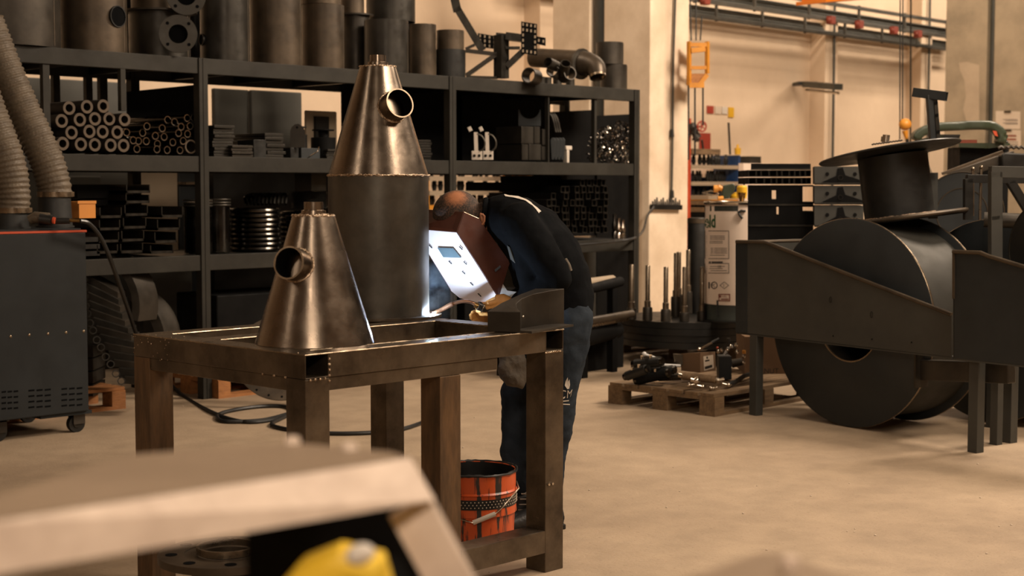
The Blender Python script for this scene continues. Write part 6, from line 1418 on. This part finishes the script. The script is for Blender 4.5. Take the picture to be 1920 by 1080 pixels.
slab('steel_beam', 1402, 1525, 347, 384, 'black beam with an oval see through hole, top of the left stack', 'black beams in the left stack', gaps=((1447, 1455, 357, 374), (1505, 1525, 350, 379)))
slab('steel_beam', 1402, 1525, 425, 452, 'black beam at the bottom of the left stack right of the drum', 'black beams in the left stack')
slab('steel_plate', 1408, 1520, 307, 317, 'black plate lying on the square tubes of the left stack', None)
for r_, (y0, y1) in enumerate(((319, 331), (333, 345))):
    xs = [1403, 1418, 1427, 1442, 1457, 1466, 1480, 1490, 1500, 1510, 1521] if r_ == 0 else [1403, 1418, 1433, 1446, 1456, 1467, 1480, 1489, 1503, 1512, 1521]
    for i, (a, b) in enumerate(zip(xs, xs[1:])):
        w = (b - a - 1) * DS / FPX; h = (y1 - y0) * DS / FPX; q = atd((a + b) / 2, (y0 + y1) / 2, DS - .02); tt = thing('square_tube', 'small black tube end on the left beam stack, %s row, %s from the left' % (['upper', 'lower'][r_], ORD[i]), 'square tube', q, group='small tubes on the beam stack')
        mb = MB(); mb.bar(q, q + FW * .5, w, h, hollow=.003); build('tube', mb, 'black_steel', tt, smooth=0)
        mb = MB(); mb.bar(q - FW * .002, q, w, h, hollow=.0032); build('cut_end', mb, 'black_edge', tt, smooth=0)
for i, (y0, y1) in enumerate(((312, 345), (348, 382), (386, 424))):
    D = DS - .15; t = slab('channel_beam', 1527, 1619, y0, y1, 'dark drilled channel end in the right stack, %s from the top' % ORD[i], 'drilled channel ends', 'plate_dark', D=D)
    for x in (1551, 1603):
        q = atd(x, (y0 + y1) / 2 - 2, D - .003); mb = MB(); mb.cyl(q, q - FW * .002, .014, None, 14); build('hole', mb, 'black_steel', t)
    q = [atd(a, b, D - .002) for a, b in ((1540, y1 - 3), (1568, (y0 + y1) / 2 + 1), (1570, y0 + 4), (1580, y0 + 2), (1585, (y0 + y1) / 2), (1618, y1 - 6), (1618, y1 - 3))]; mb = MB(); mb.prism(q, -FW * .002); build('notch', mb, 'black_steel', t, smooth=0)
    q = atd(1576, y1 - 12, D - .006); mb = MB(); mb.pipe(q, q - FW * .002, .018, .014, 16); build('ring_mark', mb, 'black_edge', t)
mb = MB(); a = atd(1404, 600, DS + .02); b = atd(1617, 600, DS + .02); zz = zat(453, DS) - .006; mb.prism([V((a.x, a.y, 0)), V((b.x, b.y, 0)), V((b.x, b.y, zz)), V((a.x, a.y, zz))], FW * .45); single('dark_cabinet', mb, 'black_steel', 'dark base cabinet carrying the two black beam stacks', 'cabinet', smooth=0)

# ------------------------------------------------------------------ trough frames (aligned with the aisle)
GA = atz(1417, 778, 0); GB = atz(1830, 848, 0); GD = (GB - GA).normalized(); GN = V((-GD.y, GD.x, 0)); 
if GN.dot(FW) > 0: GN = -GN            # towards the camera
def onG(px, py, off=0):
    r = ray(px, py); o = GA + GN * (off + .03); return EYE + r * ((o - EYE).dot(GN) / r.dot(GN))
t = thing('trough_frame', 'long dark steel trough with a sloped side standing on square legs', 'steel frame', (GA + GB) / 2)
mb = MB(); mb.prism([onG(*p) for p in ((1381, 455), (1434, 455), (1784, 591), (1784, 671), (1381, 625))], -GN * .008); build('side_plate', mb, 'plate_dark', t, smooth=0, bevel=.002)
mb = MB(); mb.tube([onG(1381, 453), onG(1433, 454), onG(1448, 459), onG(1784, 590)], .012, 10); build('top_rim', mb, 'mill_steel_brown', t)
mb = MB(); mb.prism([onG(*p, .004) for p in ((1379, 458), (1400, 458), (1400, 624), (1379, 624))], -GN * .012); build('end_strip', mb, 'plate_blue', t, smooth=0)
mb = MB(); mb.bar(onG(1381, 624, .0) - GN * .03, onG(1784, 671, 0) - GN * .03, .06, .012); build('bottom_flange', mb, 'plate_dark', t, smooth=0)
e0 = onG(1381, 455); e1 = onG(1381, 625); mb = MB(); mb.prism([e0, e0 - GN * .85, e1 - GN * .85, e1], GD * .008); build('end_plate', mb, 'plate_dark', t, smooth=0)
mb = MB(); mb.tube([e0 + GD * .0 - GN * .0, e0 - GN * .85], .012, 8); build('end_rim', mb, 'mill_steel_brown', t)
for px, py in ((1557, 562), (1634, 590)):
    q = onG(px, py, .002); mb = MB(); mb.tube([q + UPZ * .018 * math.cos(a) + GD * .008 * math.sin(a) for a in [2 * PI * k / 16 for k in range(16)]], .0012, 4, closed=True); build('punch_mark', mb, 'black_steel', t)
for px, py in ((1562, 630), (1635, 636), (1709, 642)):
    q = onG(px, py, .002); mb = MB(); mb.cyl(q, q + GN * .001, .005, None, 10); build('pin_hole', mb, 'black_steel', t)
mb = MB(); rr0 = onG(1381, 625) - GN * .85; rr1 = onG(1784, 671) - GN * .85; mb.prism([rr0 + UPZ * .4, rr1 + UPZ * .2, rr1, rr0], -GN * .008); build('rear_side_plate', mb, 'plate_dark', t, smooth=0)
def gleg(px, off, zt_, tt, nm='leg', w=.062, mat='plate_dark', yb=None):
    r = ray(px, 800); o = GA + GN * off; p = EYE + r * ((o - EYE).dot(GN) / r.dot(GN)); mb = MB(); mb.bar(V((p.x, p.y, 0)), V((p.x, p.y, zt_)), w, w, up=GD, hollow=.004); return build(nm, mb, mat, tt, smooth=0, bevel=.003)
zleg = zat(628, dep(GA))
gleg(1417, 0, zleg, t); gleg(1560, -.75, zleg, t); gleg(1862, -.80, zleg - .02, t)
mb = MB(); q = onG(1740, 690, .05)
t = thing('trough_frame', 'second dark steel trough frame cut off by the right photo edge, on square legs', 'steel frame', GB + GD * .4)
mb = MB(); mb.prism([onG(*p, .05) for p in ((1787, 474), (1838, 476), (1850, 481), (2050, 540), (2050, 700), (1787, 673))], -GN * .008); build('side_plate', mb, 'plate_blue', t, smooth=0, bevel=.002)
mb = MB(); mb.tube([onG(1787, 472, .05), onG(1838, 474, .05), onG(1852, 480, .05), onG(2050, 539, .05)], .012, 10); build('top_rim', mb, 'mill_steel_brown', t)
mb = MB(); mb.bar(onG(1788, 475, .056), onG(1788, 560, .056), .012, .01, up=GN); build('worn_edge', mb, 'mill_steel_brown', t, smooth=0)
mb = MB(); mb.bar(onG(1787, 673, .05) - GN * .03, onG(2050, 700, .05) - GN * .03, .06, .012); build('bottom_flange', mb, 'plate_dark', t, smooth=0)
e0 = onG(1787, 474, .05); e1 = onG(1787, 673, .05); mb = MB(); mb.prism([e0, e0 - GN * .06, e1 - GN * .06, e1], GD * .008); build('end_plate', mb, 'plate_dark', t, smooth=0)
zl2 = zat(672, dep(GB)); gleg(1830, 0.0, zl2, t); gleg(1868, -.30, zl2, t, w=.05); gleg(1893, -.42, zl2, t)
mb = MB(); mb.bar(onG(1730, 693, -.12), onG(1897, 699, -.12), .07, .115, up=UPZ); build('cross_beam', mb, 'mill_steel', t, smooth=0, bevel=.006)
mb = MB(); mb.bar(onG(1727, 664, -.10), onG(1727, 726, -.10), .012, .11, up=GN); build('cross_beam_plate', mb, 'mill_steel', t, smooth=0)

# spools (reels)
def reel(name, lb, cen, ax, R, rb, L, grp=None, mats=('plate_blue', 'reel_dark'), hole=.3, seg=80, wrap=0):
    cen = V(cen); ax = V(ax).normalized(); t = thing(name, lb, 'reel', (cen.x, cen.y, max(0, cen.z - R)), group=grp)
    for h0, nm in ((0, 'near_flange'), (L, 'far_flange')):
        mb = MB(); mb.lathe([(R * hole, h0), (R - .006, h0), (R, h0 + .004), (R, h0 + .016), (R - .006, h0 + .02), (R * hole, h0 + .02)], cen, ax, seg, closed=True); build(nm, mb, mats[0], t)
        mb = MB(); mb.lathe([(R + .0005, h0 + .003), (R + .003, h0 + .006), (R + .003, h0 + .015), (R + .0005, h0 + .017)], cen, ax, seg); build('rim_edge', mb, 'edge_bright', t)
    mb = MB(); mb.lathe([(rb, .02), (rb, L)], cen, ax, seg); build('barrel', mb, mats[1], t)
    if hole: mb = MB(); mb.lathe([(R * hole, 0), (R * hole, L)], cen, ax, 48); build('bore', mb, 'black_edge', t); mb = MB(); mb.cyl(cen + ax * (L * .8), cen + ax * (L * .8 + .005), R * hole - .001, None, 40); build('bore_shade', mb, 'void_black', t); mb = MB(); mb.lathe([(R * hole + .004, -.002), (R * hole - .004, -.002), (R * hole - .004, .01)], cen, ax, 48); build('bore_rim', mb, 'edge_bright', t)  # black disc added in the bore stands in for its inner shade
    return t
AX = -GN
R1 = .628
c1 = atd(1617, 606, 9.12); c1.z = R1 + .004
if True:
    o = (c1 - GA).dot(GN); c1 = c1 - GN * (o + .09)     # sits just inside the trough plate
reel('cable_reel', 'large dark reel disc standing on the floor inside the trough frame', c1, AX, R1, R1 - .045, .50, hole=.37)
c3 = c1 + GD * .10 - GN * .82 + UPZ * .0; c3.z = R1 + .004
reel('cable_reel', 'second large dark reel behind the one in the trough', c3 + GD * .3, AX, R1 - .01, R1 - .08, .45, hole=.3)
# upright reel lying flat on the big reels
b0 = atd(1687, 408, 9.35); top = atd(1674, 288, 9.35); axv = (top - b0); Lr = axv.length; axv.normalize(); axv = (axv + FW * .05).normalized()
t = thing('cable_reel', 'reel set upright on the big reels with a wide dished flange on top', 'reel', b0)
mb = MB(); mb.cyl(b0, b0 + axv * (Lr - .01), .212, .212, 64, cap=False); build('barrel', mb, 'dark_steel', t)
mb = MB(); mb.lathe([(.0001, 0), (.395, 0), (.405, .006), (.405, .018), (.395, .024), (.0001, .024)], b0 - axv * .02, axv, 72); build('lower_flange', mb, 'dark_steel', t)
mb = MB(); mb.tube([b0 + axv * .0 + (MB().frame(axv)[0] * math.cos(q) + MB().frame(axv)[1] * math.sin(q)) * .405 for q in [2 * PI * k / 72 for k in range(72)]], .013, 8, closed=True); build('rolled_rim', mb, 'mill_steel_brown', t)
axt = (axv - RT * .02 + FW * .06).normalized(); top = top - RT * .02
mb = MB(); mb.lathe([(.0001, -.01), (.20, -.01), (.428, .0), (.432, .006), (.428, .012), (.0001, .012)], top, axt, 80); build('upper_flange', mb, 'dark_steel', t)
mb = MB(); bumpy_ring(mb, b0 + axv * .01, .215, .006, 90, 3, ax=axv); build('weld_seam', mb, 'weld_bead', t)
tc = top + axt * .014
mb = MB(); mb.cyl(atd(1660, 268, 9.3), atd(1662, 253, 9.3), .022, .022, 18); mb.cyl(atd(1655, 266, 9.32), atd(1656, 256, 9.32), .012, .012, 10); single('short_tube', mb, 'chrome', 'short bright tube standing on the dished flange', 'tube')
mb = MB()
for k in range(22): mb.sph(atd(1636 + k * 2.6, 271 - k * .35 - .8 * (k % 2), 9.25), .009, (1, .6, .6), 8, 6)
single('chain', mb, 'mill_steel_brown', 'row of chain links lying along the top of the dished flange', 'chain')
t = thing('tee_post', 'steel T shaped post of square tube standing on the dished flange', 'post', atd(1752, 266, 9.3))
D = 9.25
mb = MB(); mb.bar(atd(1713, 173, D + .05), atd(1775, 181, D - .05), .055, .055, hollow=.004); build('cross_bar', mb, 'plate_blue', t, smooth=0, bevel=.002)
mb = MB(); mb.bar(atd(1746, 178, D), atd(1753, 268, D), .06, .05, up=FW); build('upright', mb, 'plate_blue', t, smooth=0, bevel=.002)
mb = MB(); mb.bar(atd(1754, 182, D - .03), atd(1760, 266, D - .03), .02, .006, up=FW); build('face_strip', mb, 'mill_steel_grey', t, smooth=0)
for y in (193, 216, 247):
    q = atd(1754 + (y - 180) * .075, y, D - .035); mb = MB(); mb.cyl(q, q - FW * .003, .010, None, 12); build('hole', mb, 'black_steel', t)

# green bandsaw behind
t = thing('bandsaw', 'green metal bandsaw with a bow shaped arm in front of the mottled column', 'machine', atd(1800, 320, 12.2)); D = 12.2
arm = bez([atd(1716, 262, D), atd(1722, 251, D), atd(1748, 240, D), atd(1800, 236, D), atd(1848, 235, D), atd(1866, 241, D), atd(1877, 254, D), atd(1874, 268, D)], 6)
mb = MB(); 
for a, b in zip(arm, arm[1:]): mb.bar(a - (b - a) * .3, b + (b - a) * .3, .12, .072, up=UPZ)
vox(build('bow_arm', mb, 'green_paint', t, smooth=0), .012, 2)
mb = MB(); mb.prism([atd(1712, 268, D), atd(1722, 262, D), atd(1766, 252, D), atd(1770, 258, D), atd(1728, 268, D)], FW * .1); build('lower_arm', mb, 'green_paint', t, smooth=0)
mb = MB(); mb.prism([atd(1765, 252, D), atd(1802, 252, D), atd(1798, 262, D), atd(1770, 262, D)], FW * .12); build('motor', mb, 'black_rubber', t, smooth=0, bevel=.01)
mb = MB(); mb.prism([atd(1795, 262, D), atd(1832, 262, D), atd(1832, 268, D), atd(1795, 268, D)], FW * .02); build('name_plate', mb, 'print_red', t, smooth=0)
mb = MB(); mb.prism([atd(1798, 268, D), atd(1893, 268, D), atd(1895, 273, D), atd(1856, 278, D), atd(1798, 276, D)], FW * .3); build('table', mb, 'green_paint', t, smooth=0)
a = atd(1800, 276, D + .1); b = atd(1892, 276, D + .1); mb = MB(); mb.prism([V((a.x, a.y, .0)), V((b.x, b.y, .0)), b, a], FW * .35); build('base', mb, 'black_steel', t, smooth=0)
mb = MB()
for k in range(9): mb.sph(atd(1868 + k * 2.2, 252 + k * 1.8, D + .02), .022, (1, 1, .7), 8, 6)
build('chip_brush', mb, 'black_rubber', t)
mb = MB(); mb.prism([atd(1861, 245, D - .07), atd(1868, 246, D - .07), atd(1871, 256, D - .07), atd(1865, 254, D - .07)], -FW * .004); build('warning_label', mb, 'red_orange', t, smooth=0)
# papers pinned to the mottled column
for i, (x0, y0, x1, y1, lb) in enumerate(((1867, 208, 1913, 242, 'upper white notice pinned on the mottled column'), (1868, 243, 1914, 277, 'lower white notice with red lines on the mottled column'))):
    pts = [atx(x0, y0, XC2 - .006 - .002 * i), atx(x1, y0 + 1, XC2 - .006 - .002 * i), atx(x1, y1, XC2 - .006 - .002 * i), atx(x0, y1, XC2 - .006 - .002 * i)]
    mb = MB(); mb.prism(pts, V((.003, 0, 0))); o = single('paper_notice', mb, 'paper', lb, 'notice', 'notices on the mottled column', smooth=0)
    def pq(u, v, e=.003): return pts[0].lerp(pts[1], u).lerp(pts[3].lerp(pts[2], u), v) - V((e, 0, 0))
    mb = MB()
    for k, v in enumerate((.45, .52, .64, .70)) if i == 0 else enumerate((.66, .78, .86)): mb.add([pq(.3 + .1 * (k % 2), v), pq(.9, v), pq(.9, v + .03), pq(.3 + .1 * (k % 2), v + .03)], [(0, 1, 2, 3)])
    build('print', mb, 'print_grey', o, smooth=0)
    if i: 
        mb = MB()
        for v in (.28, .48): mb.add([pq(.25, v), pq(.82, v), pq(.82, v + .1), pq(.25, v + .1)], [(0, 1, 2, 3)])
        build('red_print', mb, 'print_red', o, smooth=0)
    mb = MB(); q = pq(.5, .03, .01); mb.box(q.x - .01, q.x, q.y - .05, q.y + .05, q.z - .015, q.z + .015); build('clip', mb, 'mill_steel_brown', o, smooth=0)

# frames and rods behind the trough
mb = MB(); D = 9.9
t = thing('spoked_wheel', 'round dark guard disc standing behind the upright reel', 'wheel', atd(1802, 420, D)); c = atd(1803, 400, 10.3); ax = (-FW - RT * .1).normalized()
mb = MB(); mb.lathe([(.0001, 0), (.275, 0), (.28, .006), (.275, .012), (.0001, .012)], c, ax, 56); build('disc', mb, 'plate_blue', t)
mb = MB(); mb.bar(V((c.x, c.y, 0)) + FW * .03, V((c.x, c.y, c.z - .1)) + FW * .03, .06, .04); build('stand', mb, 'black_steel', t)
for rr_ in (.28, .17):
    A, B = MB().frame(ax); mb = MB(); mb.tube([c + ax * .013 + (A * math.cos(q) + B * math.sin(q)) * rr_ for q in [2 * PI * k / 48 for k in range(48)]], .004, 5, closed=True); build('rim', mb, 'mill_steel_brown', t)
def stick(name, lb, cat, segs, m, D, w=.05, h=.05, grp=None):
    tt = thing(name, lb, cat, atd(segs[0][0][0], segs[0][0][1], D), group=grp)
    for a, b in segs: mb = MB(); mb.bar(atd(*a, D), atd(*b, D), w, h, up=UPZ if abs(a[1] - b[1]) < abs(a[0] - b[0]) else FW); build('bar', mb, m, tt, smooth=0, bevel=.002)
    return tt
stick('upright_frame', 'dark square tube frame rising at the right edge from the second trough', 'steel frame', (((1866, 490), (1866, 322)), ((1856, 322), (2000, 325)), ((1866, 404), (1867, 412))), 'plate_dark', 8.25, .062, .062)
stick('upright_frame', 'dark post with a light edge behind the upright reel', 'steel frame', (((1749, 410), (1749, 328)), ((1736, 331), (1757, 331))), 'plate_dark', 9.6)
stick('upright_frame', 'dark frame with a horizontal bar between the disc and the right edge', 'steel frame', (((1815, 412), (1815, 335)), ((1812, 335), (1960, 337)), ((1894, 340), (1926, 392))), 'dark_steel', 9.2)
stick('angle_strut', 'pale tilted angle strut beside the upright reel', 'strut', (((1733, 301), (1745, 328)),), 'tan_panel', 10.4, .03, .03)
stick('long_rail', 'long light rail sloping up to the right edge behind the frames', 'rail', (((1766, 326), (1880, 284)),), 'mill_steel_brown', 10.8, .02, .02)
stick('roller_beam', 'dark round edged beam sloping below the long light rail', 'beam', (((1780, 332), (1900, 292)),), 'mill_steel', 11.0, .08, .07)
for i, (px, y0, y1, D) in enumerate(((1824, 317, 405, 9.4), (1840, 314, 412, 9.3))):
    mb = MB(); mb.tube([atd(px, y0, D), atd(px - (3 if i else 0), y1, D)], .009, 8); mb.sph(atd(px, y0, D), .013, seg=10, rings=8); single('pin_rod', mb, 'thread_steel', 'thin upright pin rod with a round head near the right edge, %s one' % ['left', 'right'][i], 'rod', 'pin rods')
mb = MB(); D = 10.9; mb.prism([atd(1878, 290, D), atd(1884, 286, D), atd(1925, 288, D), atd(1925, 330, D), atd(1880, 330, D)], FW * .2); single('machine_block', mb, 'dark_steel', 'dark machine block at the right edge below the pinned notices', 'machine part', smooth=0, bevel=.01)
mb = MB(); mb.tube([atd(1872, 278, 10.7) + V((0, 0, .012 * (k % 2))) + RT * .018 * k for k in range(14)], .012, 6); single('drive_chain', mb, 'mill_steel', 'dark drive chain along the top of the machine block at the right edge', 'chain')
c = atd(1985, 470, 8.0); t = thing('guard_disc', 'dark round disc cut off by the right photo edge above the second trough', 'disc', (c.x, c.y, c.z - .28)); ax = (AX * -1 + UPZ * 0).normalized()
mb = MB(); mb.lathe([(.0001, 0), (.29, 0), (.295, .01), (.29, .02), (.0001, .02)], c, ax, 56); build('disc', mb, 'dark_steel', t)
A, B = MB().frame(ax); mb = MB(); mb.tube([c + ax * .02 + (A * math.cos(q) + B * math.sin(q)) * .293 for q in [2 * PI * k / 48 for k in range(48)]], .004, 5, closed=True); build('rim', mb, 'black_edge', t)
mb = MB(); mb.cyl(atd(1845, 412, 9.0), atd(1960, 416, 8.9), .045, None, 20); single('round_shaft', mb, 'mill_steel', 'thick brown shaft lying across behind the right edge frame', 'shaft')

# ================================================================== BLURRED FOREGROUND
ZF = 1.188
t = thing('foreground_bench', 'out of focus bench with a pale folded edge in the near left foreground', 'bench', atz(500, 900, ZF))
A0 = atz(-60, 984, ZF); A1 = atz(768, 858, ZF)
Bt = [A0, A1, atz(735, 848, ZF), atz(545, 830, ZF), atz(250, 852, ZF), atz(-60, 948, ZF)]
mb = MB(); mb.prism(Bt, (0, 0, -.004)); build('top_plate', mb, 'front_top', t, smooth=0)
dA = dep(A1); B1_ = atd(815, 938, dA - .012); B0_ = atd(-60, 1086, dep(A0) - .012)
mb = MB(); mb.prism([A0, A1, B1_, B0_], FW * .005); build('folded_edge', mb, 'front_steel', t, smooth=0)
mb = MB(); mb.bar(atd(768, 945, dA + .01), atd(868, 1130, dA + .0), .042, .03, up=FW); build('brace', mb, 'front_steel', t, smooth=0)
mb = MB(); q = [atd(462, 985, 1.42), atd(742, 938, 1.5), atd(850, 1150, 1.5), atd(462, 1150, 1.42)]; mb.prism(q, FW * .06); build('dark_side', mb, 'black_steel', t, smooth=0)
for px, py in ((548, 824), (655, 836)):
    mb = MB(); q = atz(px, py + 6, ZF); mb.cyl(q, q + V((0, 0, .006)), .009, .007, 12); build('bolt', mb, 'front_steel', t)
t2 = thing('yellow_glove', 'out of focus yellow glove tip with a pale end tucked under the foreground bench', 'glove', atd(640, 1080, 1.36))
mb = MB(); mb.tube([atd(575, 1130, 1.38), atd(610, 1085, 1.37), atd(655, 1058, 1.36), atd(690, 1060, 1.36), atd(705, 1120, 1.37)], [.03, .028, .022, .02, .02], 16); build('glove_body', mb, 'cloth_yellow', t2)
mb = MB(); mb.sph(atd(676, 1040, 1.35), .013, (1.2, .8, .8)); build('glove_tip', mb, 'white_plastic', t2)
t = thing('foreground_plate', 'out of focus brown plate corner with a pale bolt at the bottom edge', 'plate', atd(1430, 1080, 1.4))
mb = MB(); mb.prism([atz(1240, 1100, 1.13), atz(1425, 1038, 1.13), atz(1460, 1036, 1.13), atz(1640, 1100, 1.13)], (0, 0, -.004)); build('plate_corner', mb, 'front_top', t, smooth=0)
mb = MB(); q = atz(1482, 1066, 1.131); mb.cyl(q, q + V((0, 0, .010)), .008, .007, 14); build('bolt', mb, 'front_steel', t)
# grit on the floor
rnd = random.Random(21); mb = MB()
for k in range(70):
    q = atz(rnd.uniform(300, 1900), rnd.uniform(730, 1075), .0); s = rnd.uniform(.002, .006); mb.sph(q + V((0, 0, s * .4)), s, (1, 1, .5), 6, 4)
o = single('floor_grit', mb, 'paper', 'scattered pale grit and weld crumbs on the concrete floor', 'grit', smooth=0); o['kind'] = 'stuff'
